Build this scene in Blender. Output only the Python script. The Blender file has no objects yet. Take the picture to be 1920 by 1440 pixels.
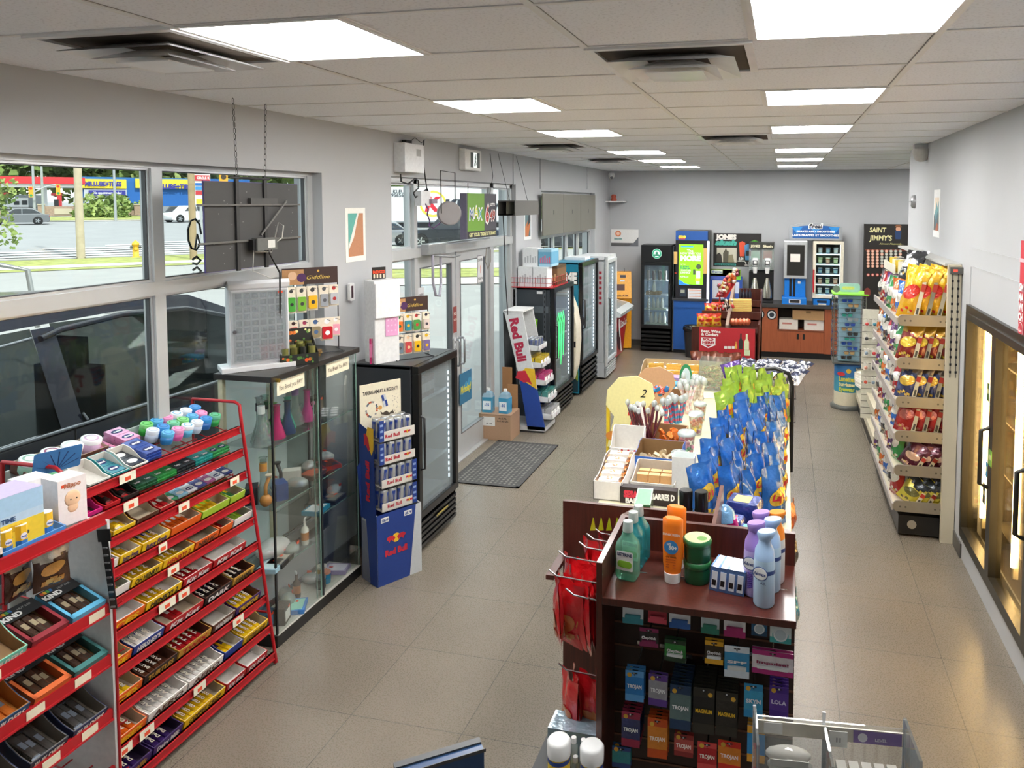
import bpy,math,random
from mathutils import Matrix,Vector,Euler
from math import sin,cos,pi,radians as rad
rnd=random.Random(7)
SC=bpy.context.scene
COL=SC.collection

# ------------------------------------------------------------------ camera
FPX,CX,CY=1416.0,1137.3,464.26  # focal length and optical axis, for a 1920x1440 frame
YAW,PITCH,ROLL,CAMZ=-0.2303,-0.0607,0.0026,2.6311
def cam_axes():
    cy,sy,cp,sp=cos(YAW),sin(YAW),cos(PITCH),sin(PITCH)
    f=Vector((sy*cp,cy*cp,sp));r=Vector((cy,-sy,0));u=r.cross(f)
    c,s=cos(ROLL),sin(ROLL)
    return c*r+s*u,-s*r+c*u,f
RX,UX,FX_=cam_axes()
cd=bpy.data.cameras.new('camera');cam=bpy.data.objects.new('camera',cd);COL.objects.link(cam)
cam.matrix_world=Matrix.Translation((0,0,CAMZ))@Matrix((RX,UX,-FX_)).transposed().to_4x4()
cd.sensor_width=36;cd.lens=36*FPX/1920
cd.shift_x=(960-CX)/1920;cd.shift_y=(CY-720)/1920
cd.clip_start=0.02;cd.clip_end=400
SC.camera=cam

# ------------------------------------------------------------------ world, sun, exposure
w=bpy.data.worlds.new('world');SC.world=w;w.use_nodes=True
nt=w.node_tree;bg=nt.nodes['Background']
sky=nt.nodes.new('ShaderNodeTexSky');sky.sky_type='HOSEK_WILKIE';sky.turbidity=6;sky.ground_albedo=0.35
sky.sun_direction=Vector((0.55,0.35,0.75)).normalized()
mx=nt.nodes.new('ShaderNodeMix');mx.data_type='RGBA';mx.inputs[0].default_value=0.72
nt.links.new(sky.outputs[0],mx.inputs[6]);mx.inputs[7].default_value=(0.93,0.96,1.0,1)
nt.links.new(mx.outputs[2],bg.inputs[0]);bg.inputs[1].default_value=1.45
SUN_ON=True
sd=bpy.data.lights.new('sun','SUN');so=bpy.data.objects.new('sun',sd);COL.objects.link(so)
sd.energy=2.4;sd.angle=0.03;sd.color=(1,0.97,0.92)
so.rotation_euler=Vector((-0.50,0.30,-0.62)).to_track_quat('-Z','Y').to_euler();so.location=(20,-10,30)
LIGHT_PANEL=22.0
COOLER_TUBE=45.0
SC.view_settings.view_transform='Standard';SC.view_settings.look='None'
SC.view_settings.gamma=1;SC.view_settings.use_curve_mapping=False
SC.view_settings.exposure=0.72

# ------------------------------------------------------------------ turning measured image points into places on real planes
def ray(u,v):
    x,y=(u-CX)/FPX,-(v-CY)/FPX
    return RX*x+UX*y+FX_
def at(u,v,ax,val):
    r=ray(u,v);o=Vector((0,0,CAMZ));t=(val-o[ax])/r[ax]
    return o+r*t
def atz(u,v,z):return at(u,v,2,z)
def atx(u,v,x):return at(u,v,0,x)
def aty(u,v,y):return at(u,v,1,y)
def atd(u,v,d,az):  # plane at distance d facing back along azimuth az (degrees)
    n=Vector((sin(rad(az)),cos(rad(az)),0));r=ray(u,v)
    return Vector((0,0,CAMZ))+r*(d/r.dot(n))

# ------------------------------------------------------------------ materials
def lin(h):
    if isinstance(h,str):
        c=[int(h[i:i+2],16)/255 for i in(0,2,4)]
    else:c=h
    return tuple((x/12.92 if x<=0.04045 else((x+0.055)/1.055)**2.4)for x in c)
MATS={}
def mat(h,rough=0.5,metal=0.0,kind='plain',scale=40,amt=0.06,bump=0.0,emit=0,alpha=1,spec=0.5,coat=0,name=None):
    key=(h,rough,metal,kind,scale,amt,bump,emit,alpha,spec,coat)
    if key in MATS:return MATS[key]
    m=bpy.data.materials.new(name or 'mat_'+str(h));m.use_nodes=True
    n=m.node_tree;b=n.nodes['Principled BSDF'];c=lin(h)
    b.inputs['Roughness'].default_value=rough;b.inputs['Metallic'].default_value=metal
    b.inputs['Specular IOR Level'].default_value=spec
    if coat:b.inputs['Coat Weight'].default_value=coat;b.inputs['Coat Roughness'].default_value=0.12
    tc=n.nodes.new('ShaderNodeTexCoord');no=n.nodes.new('ShaderNodeTexNoise')
    no.inputs['Scale'].default_value=scale;no.inputs['Detail'].default_value=3
    if kind=='wood':
        mp=n.nodes.new('ShaderNodeMapping');mp.inputs['Scale'].default_value=(1,1,0.06)if amt>=0 else(1,0.06,1)
        n.links.new(tc.outputs['Object'],mp.inputs[0]);n.links.new(mp.outputs[0],no.inputs[0])
    else:n.links.new(tc.outputs['Object'],no.inputs[0])
    mr=n.nodes.new('ShaderNodeMapRange');a=abs(amt)
    mr.inputs[1].default_value=0.3;mr.inputs[2].default_value=0.7
    mr.inputs[3].default_value=1-a;mr.inputs[4].default_value=1+a
    n.links.new(no.outputs[0],mr.inputs[0])
    vm=n.nodes.new('ShaderNodeVectorMath');vm.operation='SCALE';vm.inputs[0].default_value=c
    n.links.new(mr.outputs[0],vm.inputs['Scale']);n.links.new(vm.outputs[0],b.inputs['Base Color'])
    if bump:
        bp=n.nodes.new('ShaderNodeBump');bp.inputs['Strength'].default_value=min(bump,1);bp.inputs['Distance'].default_value=0.004 if bump<1 else 0.006
        n.links.new(no.outputs[0],bp.inputs['Height']);n.links.new(bp.outputs[0],b.inputs['Normal'])
    if emit:
        b.inputs['Emission Color'].default_value=(*c,1);b.inputs['Emission Strength'].default_value=emit
    if alpha<1:b.inputs['Alpha'].default_value=alpha
    m.diffuse_color=(*c,1)
    MATS[key]=m
    return m
def glass(tint='f4faf8',refl=0.02,name='glass',body=0.0,bodycol='dfe8e6'):
    key=('g',tint,refl,body)
    if key in MATS:return MATS[key]
    m=bpy.data.materials.new(name);m.use_nodes=True;n=m.node_tree;n.nodes.clear()
    o=n.nodes.new('ShaderNodeOutputMaterial');t=n.nodes.new('ShaderNodeBsdfTransparent');g=n.nodes.new('ShaderNodeBsdfGlossy')
    t.inputs[0].default_value=(*lin(tint),1);g.inputs['Roughness'].default_value=0.02
    f=n.nodes.new('ShaderNodeLayerWeight');f.inputs[0].default_value=0.25
    mr=n.nodes.new('ShaderNodeMapRange');mr.inputs[3].default_value=refl*0.6;mr.inputs[4].default_value=min(0.75,refl*6)
    x=n.nodes.new('ShaderNodeMixShader');n.links.new(f.outputs['Fresnel'],mr.inputs[0]);n.links.new(mr.outputs[0],x.inputs[0])
    n.links.new(t.outputs[0],x.inputs[1]);n.links.new(g.outputs[0],x.inputs[2])
    out=x
    if body:
        d=n.nodes.new('ShaderNodeBsdfDiffuse');d.inputs[0].default_value=(*lin(bodycol),1)
        y=n.nodes.new('ShaderNodeMixShader');y.inputs[0].default_value=body
        n.links.new(x.outputs[0],y.inputs[1]);n.links.new(d.outputs[0],y.inputs[2]);out=y
    n.links.new(out.outputs[0],o.inputs[0]);MATS[key]=m
    return m
def foil(h,rough=0.24):return mat(h,rough,0.35,scale=34,amt=0.07,bump=1.1,coat=0.9)
def frosted(h):
    m=bpy.data.materials.new('frosted_panel');m.use_nodes=True;n=m.node_tree;n.nodes.clear();o=n.nodes.new('ShaderNodeOutputMaterial')
    t=n.nodes.new('ShaderNodeBsdfTranslucent');d=n.nodes.new('ShaderNodeBsdfDiffuse');x=n.nodes.new('ShaderNodeMixShader');x.inputs[0].default_value=0.45
    t.inputs[0].default_value=d.inputs[0].default_value=(*lin(h),1);n.links.new(t.outputs[0],x.inputs[1]);n.links.new(d.outputs[0],x.inputs[2]);n.links.new(x.outputs[0],o.inputs[0]);return m
def card(h,rough=0.55):return mat(h,rough,scale=60,amt=0.04)
def plastic(h,rough=0.35):return mat(h,rough,scale=30,amt=0.03)
def metal(h='b8b8ba',rough=0.35):return mat(h,rough,0.9,scale=30,amt=0.04)
WHITE=card('f2f2ef');BLACK=plastic('161618');CARDB=card('b08a5e');CARDI=card('a89c88')
RED=mat('b01822',0.35,scale=12,amt=0.05,name='red_powder_coat')
BROWN=mat('4a2018',0.32,kind='wood',scale=90,amt=0.28,coat=0.25,name='mahogany_laminate')
CLEAR=glass()
# ------------------------------------------------------------------ mesh builder
TXT={}
def text_mesh(s,bold=0.0,shear=0.0):
    k=(s,bold,shear)
    if k in TXT:return TXT[k]
    cu=bpy.data.curves.new('t','FONT');cu.body=s;cu.size=1;cu.offset=bold;cu.shear=shear;cu.resolution_u=2
    ob=bpy.data.objects.new('t',cu);me=ob.to_mesh()
    vs=[(v.co.x,v.co.y)for v in me.vertices];fs=[tuple(p.vertices)for p in me.polygons]
    ob.to_mesh_clear();bpy.data.objects.remove(ob);bpy.data.curves.remove(cu)
    if vs:
        x0=min(v[0]for v in vs);x1=max(v[0]for v in vs);y0=min(v[1]for v in vs);y1=max(v[1]for v in vs)
    else:x0=x1=y0=y1=0
    TXT[k]=(vs,fs,x0,x1,y0,y1)
    return TXT[k]
class MB:
    def __init__(s):s.v=[];s.f=[];s.m=[];s.sm=[];s.mats=[];s.X=Matrix.Identity(4);s.stk=[]
    def push(s,M):s.stk.append(s.X.copy());s.X=s.X@M;return s
    def pop(s):s.X=s.stk.pop();return s
    def mi(s,m):
        if m not in s.mats:s.mats.append(m)
        return s.mats.index(m)
    def add(s,vs,fs,m,smooth=False):
        b=len(s.v);i=s.mi(m)if not isinstance(m,list)else None
        X=s.X
        for v in vs:
            q=X@Vector(v);s.v.append((q.x,q.y,q.z))
        for k,f in enumerate(fs):
            s.f.append(tuple(b+a for a in f));s.m.append(i if i is not None else s.mi(m[k]));s.sm.append(smooth)
        return s
    def box(s,x0,x1,y0,y1,z0,z1,m):
        v=[(x,y,z)for x in(x0,x1)for y in(y0,y1)for z in(z0,z1)]
        f=[(0,1,3,2),(4,6,7,5),(0,4,5,1),(2,3,7,6),(0,2,6,4),(1,5,7,3)]
        return s.add(v,f,m)
    def cbox(s,c,d,m):return s.box(c[0]-d[0]/2,c[0]+d[0]/2,c[1]-d[1]/2,c[1]+d[1]/2,c[2]-d[2]/2,c[2]+d[2]/2,m)
    def quad(s,a,b,c,d,m):return s.add([a,b,c,d],[(0,1,2,3)],m)
    def prism(s,pts,y0,y1,m,ax=1):  # outline in the two other axes, swept along ax
        def P(p,t):
            return{0:(t,p[0],p[1]),1:(p[0],t,p[1]),2:(p[0],p[1],t)}[ax]
        n=len(pts);v=[P(p,y0)for p in pts]+[P(p,y1)for p in pts]
        f=[tuple(range(n)),tuple(range(2*n-1,n-1,-1))]+[(i,i+n,(i+1)%n+n,(i+1)%n)for i in range(n)]
        return s.add(v,f,m)
    def frame(s,a0,a1,b0,b1,t,d0,d1,m,ax=0):  # rectangular ring, bars t wide, thickness d0..d1 along ax
        for(p0,p1,q0,q1)in((a0,a1,b0,b0+t),(a0,a1,b1-t,b1),(a0,a0+t,b0+t,b1-t),(a1-t,a1,b0+t,b1-t)):
            if ax==0:s.box(d0,d1,p0,p1,q0,q1,m)
            elif ax==1:s.box(p0,p1,d0,d1,q0,q1,m)
            else:s.box(p0,p1,q0,q1,d0,d1,m)
        return s
    def lathe(s,prof,m,n=16,c=(0,0,0),smooth=True,caps=True):  # prof: (r, z) or (r, z, mat) from bottom to top
        v=[];f=[];fm=[]
        for p in prof:
            for k in range(n):
                a=2*pi*k/n;v.append((c[0]+p[0]*cos(a),c[1]+p[0]*sin(a),c[2]+p[1]))
        for i in range(len(prof)-1):
            mm=prof[i][2]if len(prof[i])>2 else m
            for k in range(n):
                f.append((i*n+k,i*n+(k+1)%n,(i+1)*n+(k+1)%n,(i+1)*n+k));fm.append(mm)
        s.add(v,f,fm,smooth)
        if caps:
            q=prof[-1];mt=prof[-2][2]if len(prof[-2])>2 else m
            if len(q)>2:mt=q[2]
            if q[0]>1e-4:s.add([(c[0]+q[0]*cos(2*pi*k/n),c[1]+q[0]*sin(2*pi*k/n),c[2]+q[1])for k in range(n)],[tuple(range(n))],mt)
            q=prof[0];mt=prof[0][2]if len(prof[0])>2 else m
            if q[0]>1e-4:s.add([(c[0]+q[0]*cos(2*pi*k/n),c[1]+q[0]*sin(2*pi*k/n),c[2]+q[1])for k in range(n)][::-1],[tuple(range(n))],mt)
        return s
    def tube(s,pts,r,m,n=8,r1=None):
        pts=[Vector(p)for p in pts];v=[];f=[];N=len(pts);prev=None
        for i,p in enumerate(pts):
            t=(pts[min(i+1,N-1)]-pts[max(i-1,0)]).normalized()
            if prev is None:prev=Vector((0,0,1))if abs(t.z)<0.9 else Vector((1,0,0))
            a=(prev-t*prev.dot(t)).normalized();b=t.cross(a);prev=a
            rr=r if r1 is None else r+(r1-r)*i/(N-1)
            for k in range(n):
                an=2*pi*k/n;q=p+(a*cos(an)+b*sin(an))*rr;v.append(tuple(q))
        for i in range(N-1):
            for k in range(n):f.append((i*n+k,i*n+(k+1)%n,(i+1)*n+(k+1)%n,(i+1)*n+k))
        s.add(v,f,m,n>5)
        s.add([v[k]for k in range(n)],[tuple(range(n-1,-1,-1))],m);s.add([v[(N-1)*n+k]for k in range(n)],[tuple(range(n))],m)
        return s
    def ball(s,c,r,m,n=12,sz=(1,1,1)):
        h=max(4,n//2);prof=[(r*sin(pi*i/h),-r*cos(pi*i/h))for i in range(h+1)]
        s.push(Matrix.Translation(c)@Matrix.Diagonal((*sz,1)));s.lathe(prof,m,n,caps=False);s.pop();return s
    def disc(s,c,nrm,r,m,n=20,ry=None,up=None):
        nrm=Vector(nrm).normalized();a=Vector(up)if up else(Vector((0,0,1))if abs(nrm.z)<0.9 else Vector((0,1,0)))
        a=(a-nrm*a.dot(nrm)).normalized();b=a.cross(nrm);c=Vector(c);ry=ry or r
        return s.add([tuple(c+a*ry*sin(2*pi*k/n)+b*r*cos(2*pi*k/n))for k in range(n)],[tuple(range(n))],m)
    def flat(s,pts,o,r,u,m,off=0.0):  # 2-D outline placed on a plane (origin o, right r, up u)
        o,r,u=Vector(o),Vector(r),Vector(u);n=r.cross(u).normalized()
        return s.add([tuple(o+r*p[0]+u*p[1]+n*off)for p in pts],[tuple(range(len(pts)))],m)
    def text(s,t,o,r,u,h,m,bold=0.02,shear=0,w=None,al='c',off=0.0008):  # o = centre of line (al c) or left
        vs,fs,x0,x1,y0,y1=text_mesh(t,bold,shear)
        if not vs:return s
        r,u,o=Vector(r).normalized(),Vector(u).normalized(),Vector(o);n=r.cross(u)
        W=x1-x0;H=y1-y0;k=h/0.72;kx=k
        if w:kx=w/W
        xo=(x0+x1)/2 if al=='c' else x0
        return s.add([tuple(o+r*(v[0]-xo)*kx+u*(v[1]-0.36)*k+n*off)for v in vs],fs,m)
    def build(s,name,parent=None,loc=None,rot=None,bevel=0,subsurf=0):
        me=bpy.data.meshes.new(name);me.from_pydata(s.v,[],s.f)
        for m in s.mats:me.materials.append(m)
        me.polygons.foreach_set('material_index',s.m);me.polygons.foreach_set('use_smooth',s.sm);me.update()
        o=bpy.data.objects.new(name,me);COL.objects.link(o);o.parent=parent
        if loc is not None:o.location=loc
        if rot is not None:o.rotation_euler=rot
        if bevel:
            b=o.modifiers.new('bevel','BEVEL');b.width=bevel;b.segments=2;b.limit_method='ANGLE';b.harden_normals=False
        if subsurf:
            b=o.modifiers.new('sub','SUBSURF');b.levels=b.render_levels=subsurf
        return o
REP=((' of the glass cabinet',' of the cabinet'),(' hanging pack on the brown stand, %s from the front on its hook',' pack'),('lying in the ','in the '),(' against the far wall',' by the far wall'),(' standing on the ',' on the '),('round coffee pod lid in the black dispenser','pod lid in the black dispenser'),(' the near rack',' the near rack'))
def LB(s):
    for a,b in REP:s=s.replace(a,b)
    return s
def tag(o,label,cat,group=None,kind=None):
    o['label']=LB(label);o['category']=cat
    if group:o['group']=group
    if kind:o['kind']=kind
    return o
def thing(name,label,cat,loc=(0,0,0),rz=0,group=None):
    o=bpy.data.objects.new(name,None);COL.objects.link(o);o.location=loc;o.rotation_euler=(0,0,rz)
    o.empty_display_size=0.1
    return tag(o,label,cat,group)
def struct(name,mb,**k):
    o=mb.build(name,**k);o['kind']='structure';return o
def single(mb,name,label,cat,loc=None,rot=None,group=None,bevel=0,kind=None,**k):
    return tag(mb.build(name,None,loc,rot,bevel,**k),label,cat,group,kind)
KIDS={}
def clone(src,loc,rot,label,group=None):
    def cp(o,par):
        c=o.copy();COL.objects.link(c);c.parent=par
        for ch in[x for x in o.children]:cp(ch,c)
        return c
    r=cp(src,None);r.location=loc;r.rotation_euler=rot;r['label']=LB(label)
    if group:r['group']=group
    return r
USED=set()
def place(src,loc,rot,label,group=None):  # first use moves the prototype itself
    if src.name not in USED:
        USED.add(src.name);src.location=loc;src.rotation_euler=rot;src['label']=LB(label)
        if group:src['group']=group
        return src
    r=clone(src,loc,rot,label,group);return r
Xp,Yp,Zp=Vector((1,0,0)),Vector((0,1,0)),Vector((0,0,1))
ORD=['first','second','third','fourth','fifth','sixth','seventh','eighth','ninth','tenth','eleventh','twelfth','thirteenth','fourteenth','fifteenth','sixteenth']
def rrect(x0,x1,y0,y1,r,n=4):
    p=[]
    for cx,cy,a0 in((x1-r,y1-r,0),(x0+r,y1-r,90),(x0+r,y0+r,180),(x1-r,y0+r,270)):
        for k in range(n+1):
            a=rad(a0+90*k/n);p.append((cx+r*cos(a),cy+r*sin(a)))
    return p
def circ(cx,cy,r,n=20,ry=None):return[(cx+r*cos(2*pi*k/n),cy+(ry or r)*sin(2*pi*k/n))for k in range(n)]
# ================================================================== the room
XL,XR,YF,HC=-3.12,1.32,13.52,3.19
WALLP=mat('b3b5b8',0.7,scale=3,amt=0.015,name='wall_paint')
FRAME=mat('c3c5c6',0.4,0.35,scale=8,amt=0.03,name='aluminium_frame')
ALU=mat('c9cbcd',0.3,0.5,scale=8,amt=0.03)
def floor_mat():
    m=bpy.data.materials.new('floor_tile');m.use_nodes=True;n=m.node_tree;b=n.nodes['Principled BSDF']
    tc=n.nodes.new('ShaderNodeTexCoord');mp=n.nodes.new('ShaderNodeMapping');mp.inputs['Location'].default_value=(2.7292,-0.8862,0)
    br=n.nodes.new('ShaderNodeTexBrick');br.offset=0;br.inputs['Scale'].default_value=1
    br.inputs['Brick Width'].default_value=0.61;br.inputs['Row Height'].default_value=0.61
    br.inputs['Mortar Size'].default_value=0.0022;br.inputs['Mortar Smooth'].default_value=0.1
    br.inputs['Color1'].default_value=(*lin('80776a'),1);br.inputs['Color2'].default_value=(*lin('7c7366'),1);br.inputs['Mortar'].default_value=(*lin('48443c'),1)
    n.links.new(tc.outputs['Object'],mp.inputs[0]);n.links.new(mp.outputs[0],br.inputs[0])
    no=n.nodes.new('ShaderNodeTexNoise');no.inputs['Scale'].default_value=1.6;no.inputs['Detail'].default_value=6;n.links.new(tc.outputs['Object'],no.inputs[0])
    n2=n.nodes.new('ShaderNodeTexNoise');n2.inputs['Scale'].default_value=130;n2.inputs['Detail'].default_value=2;n.links.new(tc.outputs['Object'],n2.inputs[0])
    mr=n.nodes.new('ShaderNodeMapRange');mr.inputs[1].default_value=0.3;mr.inputs[2].default_value=0.7;mr.inputs[3].default_value=0.90;mr.inputs[4].default_value=1.07
    m2=n.nodes.new('ShaderNodeMapRange');m2.inputs[1].default_value=0.3;m2.inputs[2].default_value=0.5;m2.inputs[3].default_value=0.86;m2.inputs[4].default_value=1.02
    n.links.new(no.outputs[0],mr.inputs[0]);n.links.new(n2.outputs[0],m2.inputs[0])
    mm=n.nodes.new('ShaderNodeMath');mm.operation='MULTIPLY';n.links.new(mr.outputs[0],mm.inputs[0]);n.links.new(m2.outputs[0],mm.inputs[1])
    v=n.nodes.new('ShaderNodeVectorMath');v.operation='SCALE';n.links.new(br.outputs[0],v.inputs[0]);n.links.new(mm.outputs[0],v.inputs['Scale'])
    n.links.new(v.outputs[0],b.inputs['Base Color'])
    rr=n.nodes.new('ShaderNodeMapRange');rr.inputs[3].default_value=0.20;rr.inputs[4].default_value=0.36;n.links.new(n2.outputs[0],rr.inputs[0]);n.links.new(rr.outputs[0],b.inputs['Roughness'])
    bp=n.nodes.new('ShaderNodeBump');bp.inputs['Strength'].default_value=0.25;bp.inputs['Distance'].default_value=0.002
    ad=n.nodes.new('ShaderNodeMath');ad.operation='MULTIPLY_ADD';ad.inputs[1].default_value=-3;n.links.new(br.outputs['Fac'],ad.inputs[0]);n.links.new(n2.outputs[0],ad.inputs[2])
    n.links.new(ad.outputs[0],bp.inputs['Height']);n.links.new(bp.outputs[0],b.inputs['Normal'])
    return m
def ceil_mat():
    m=bpy.data.materials.new('acoustic_tile');m.use_nodes=True;n=m.node_tree;b=n.nodes['Principled BSDF'];b.inputs['Roughness'].default_value=0.85
    tc=n.nodes.new('ShaderNodeTexCoord');vo=n.nodes.new('ShaderNodeTexNoise');vo.inputs['Scale'].default_value=95;vo.inputs['Detail'].default_value=4
    n.links.new(tc.outputs['Object'],vo.inputs[0])
    mr=n.nodes.new('ShaderNodeMapRange');mr.inputs[1].default_value=0.36;mr.inputs[2].default_value=0.46;mr.inputs[3].default_value=0.86;mr.inputs[4].default_value=1.0
    n.links.new(vo.outputs[0],mr.inputs[0]);v=n.nodes.new('ShaderNodeVectorMath');v.operation='SCALE';v.inputs[0].default_value=lin('f0f2f6')
    n.links.new(mr.outputs[0],v.inputs['Scale']);n.links.new(v.outputs[0],b.inputs['Base Color'])
    bp=n.nodes.new('ShaderNodeBump');bp.inputs['Strength'].default_value=0.3;bp.inputs['Distance'].default_value=0.003
    n.links.new(mr.outputs[0],bp.inputs['Height']);n.links.new(bp.outputs[0],b.inputs['Normal'])
    return m
struct('floor',MB().box(XL-0.2,3.7,-2.2,YF+0.2,-0.1,0,floor_mat()))
struct('ceiling',MB().box(XL-0.2,3.7,-2.2,YF+0.2,HC,HC+0.1,ceil_mat()))
g=MB();TEE=mat('e6e6e4',0.4,0.1,scale=10,amt=0.01)
for x in(-1.92,-0.71,0.487,1.69,2.9):g.box(x-0.012,x+0.012,-2.1,YF,HC-0.006,HC-0.0005,TEE)
YJ=[2.07+0.603*j for j in range(-6,19)]
DG=mat('6e6d6b',0.7)  # dark greys for strips beside the tees, shading lines put into colour
DG0=mat('8a8987',0.7)
for x in(-1.92,-0.71,0.487,1.69,2.9):g.box(x-0.0145,x-0.012,-2.1,YF,HC-0.002,HC-0.0003,DG0);g.box(x+0.012,x+0.0145,-2.1,YF,HC-0.002,HC-0.0003,DG0)
for y in YJ:g.box(XL,3.6,y-0.009,y+0.009,HC-0.004,HC-0.0004,TEE);g.box(XL,3.6,y+0.009,y+0.0115,HC-0.002,HC-0.0003,DG)
for x in(-1.318,-0.115):
    for j in(0,3,6,10,13,16):y=YJ[j+6];g.box(x-0.012,x+0.012,y,y+0.6,HC-0.005,HC-0.0005,TEE)
struct('trim_1',g)
W1=(0.5,4.66,0.33,2.825);DR=(5.61,8.55,0.0,2.835);W2=(9.52,12.42,0.95,2.775)
wl=MB();xo=XL-0.22
y=-2.2
for(a,b_,z0,z1)in(W1,DR,W2):
    wl.box(xo,XL,y,a,0,HC,WALLP);wl.box(xo,XL,a,b_,z1+.035,HC,WALLP);wl.box(XL-.05,XL,a,b_,z1,z1+.035,WALLP)
    if z0>0:wl.box(xo,XL,a,b_,0,z0,WALLP)
    y=b_
wl.box(xo,XL,y,YF,0,HC,WALLP)
struct('wall_left',wl)
struct('wall_far',MB().box(xo,3.7,YF,YF+0.2,0,HC,WALLP))
struct('wall_back',MB().box(xo,3.7,-2.2,-2.0,0,HC,WALLP))
CO=(3.55,5.86,0.2,1.9)  # cooler opening in the right wall
wr=MB();xr=XR+0.12
wr.box(XR,xr,-2.2,CO[0],0,HC,WALLP);wr.box(XR,xr,CO[0],CO[1],CO[3],HC,WALLP);wr.box(XR,xr,CO[0],CO[1],0,CO[2],WALLP);wr.box(XR,xr,CO[1],8.75,0,HC,WALLP)
struct('wall_right',wr)
struct('wall_alcove',MB().box(xr,3.7,8.63,8.75,0,HC,WALLP).box(3.6,3.7,8.75,YF,0,HC,WALLP))
BASE=mat('55534f',0.4,scale=8,amt=0.08)
bb=MB();bb.box(XR-0.012,XR,5.9,8.75,0,0.11,BASE);struct('baseboard_right',bb)
bb=MB()
for a,b_ in((-2,DR[0]),(DR[1],YF)):bb.box(XL,XL+0.012,a,b_,0,0.11,BASE)
struct('baseboard_left',bb)
struct('baseboard_far',MB().box(XL,3.6,YF-0.012,YF,0,0.11,BASE))
# faint old repair patch outlines above the cooler, conduit on the left wall
tr=MB();TP=mat('b2b4b7',0.6)
tr.box(XR-0.004,XR,4.2,5.88,2.30,2.31,TP).box(XR-0.004,XR,4.2,5.88,2.17,2.18,TP).box(XR-0.004,XR,5.87,5.88,1.9,2.18,TP)
for yy in(8.46,11.9):tr.box(XL,XL+0.012,yy-0.01,yy+0.01,2.83,HC,TP)
tr.box(XL,XL+0.015,9.46,9.49,2.8,HC,TP)
struct('trim_2',tr)

# window 1: two wide bays with a transom
def window(name,Y0,Y1,Z0,Z1,muls,tr_z,xc=-3.225,fw=0.055):
    f=MB();x0,x1=xc-0.035,xc+0.03
    f.frame(Y0,Y1,Z0,Z1,fw,x0,x1,FRAME,0)
    for m_ in muls:f.box(x0-0.004,x1+0.006,m_-0.035,m_+0.035,Z0+fw,Z1-fw,FRAME)
    ys=[Y0]+list(muls)+[Y1]
    for tz in tr_z:f.box(x0+0.004,x1+0.012,Y0+fw,Y1-fw,tz-0.035,tz+0.035,FRAME)
    # inner glazing stops, dark gasket lines
    zs=[Z0+fw-0.035]+list(tr_z)+[Z1-fw+0.035]
    GK=mat('4a4b4e',0.5)
    for i in range(len(ys)-1):
        a=ys[i]+(fw if i==0 else 0.035);b_=ys[i+1]-(fw if i==len(ys)-2 else 0.035)
        for k in range(len(zs)-1):
            f.frame(a,b_,zs[k]+0.035,zs[k+1]-0.035,0.012,xc-0.02,xc+0.02,ALU,0)
            f.frame(a+0.012,b_-0.012,zs[k]+0.047,zs[k+1]-0.047,0.005,xc-0.012,xc+0.012,GK,0)
    o=struct(name,f)
    gl=MB()
    for i in range(len(ys)-1):
        for k in range(len(zs)-1):
            gl.box(xc-0.003,xc+0.003,ys[i]+0.04,ys[i+1]-0.04,zs[k]+0.04,zs[k+1]-0.04,CLEAR)
    gl.build('pane',o)
    return o
window('window_1',W1[0],W1[1],W1[2],W1[3]+.03,[1.9,3.315],[2.172])
window('window_2',W2[0],W2[1],W2[2],W2[3],[10.3,10.98,11.62],[2.17],fw=0.05)
sl=MB();sl.box(XL-0.2,XL+0.02,W1[0],W1[1],W1[2]-0.03,W1[2],WALLP);struct('trim_3',sl)

# entrance: storefront frame with transom lights, side lights, two doors
e=MB();xc=-3.22;x0,x1=xc-0.05,xc+0.05
Y0,Y1=DR[0],DR[1];TZ=2.17
for a,b_ in((Y0,Y0+0.05),(6.09,6.15),(7.86,7.96),(Y1-0.06,Y1)):e.box(x0,x1,a,b_,0,2.835,FRAME)
e.box(x0,x1,Y0,Y1,2.785,2.835,FRAME);e.box(x0,x1+0.01,Y0,Y1,2.13,2.215,FRAME)
e.box(x0,x1,Y0,6.15,0,0.10,FRAME);e.box(x0,x1,7.86,Y1,0,0.10,FRAME)
e.box(x0-0.05,x1+0.03,6.15,7.86,0,0.012,ALU)
for a,b_,c_,d_ in((Y0+0.05,6.09,2.215,2.785),(6.15,7.86,2.215,2.785),(7.96,Y1-0.06,2.215,2.785),(Y0+0.05,6.09,0.1,2.13),(7.96,Y1-0.06,0.1,2.13)):
    e.frame(a,b_,c_,d_,0.018,xc-0.02,xc+0.02,ALU,0)
en=struct('window_3',e)
gl=MB()
for a,b_,c_,d_ in((Y0+0.05,6.09,2.215,2.785),(6.15,7.86,2.215,2.785),(7.96,Y1-0.06,2.215,2.785),(Y0+0.05,6.09,0.1,2.13),(7.96,Y1-0.06,0.1,2.13)):
    gl.box(xc-0.003,xc+0.003,a,b_,c_,d_,CLEAR)
gl.build('pane',en)
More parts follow.
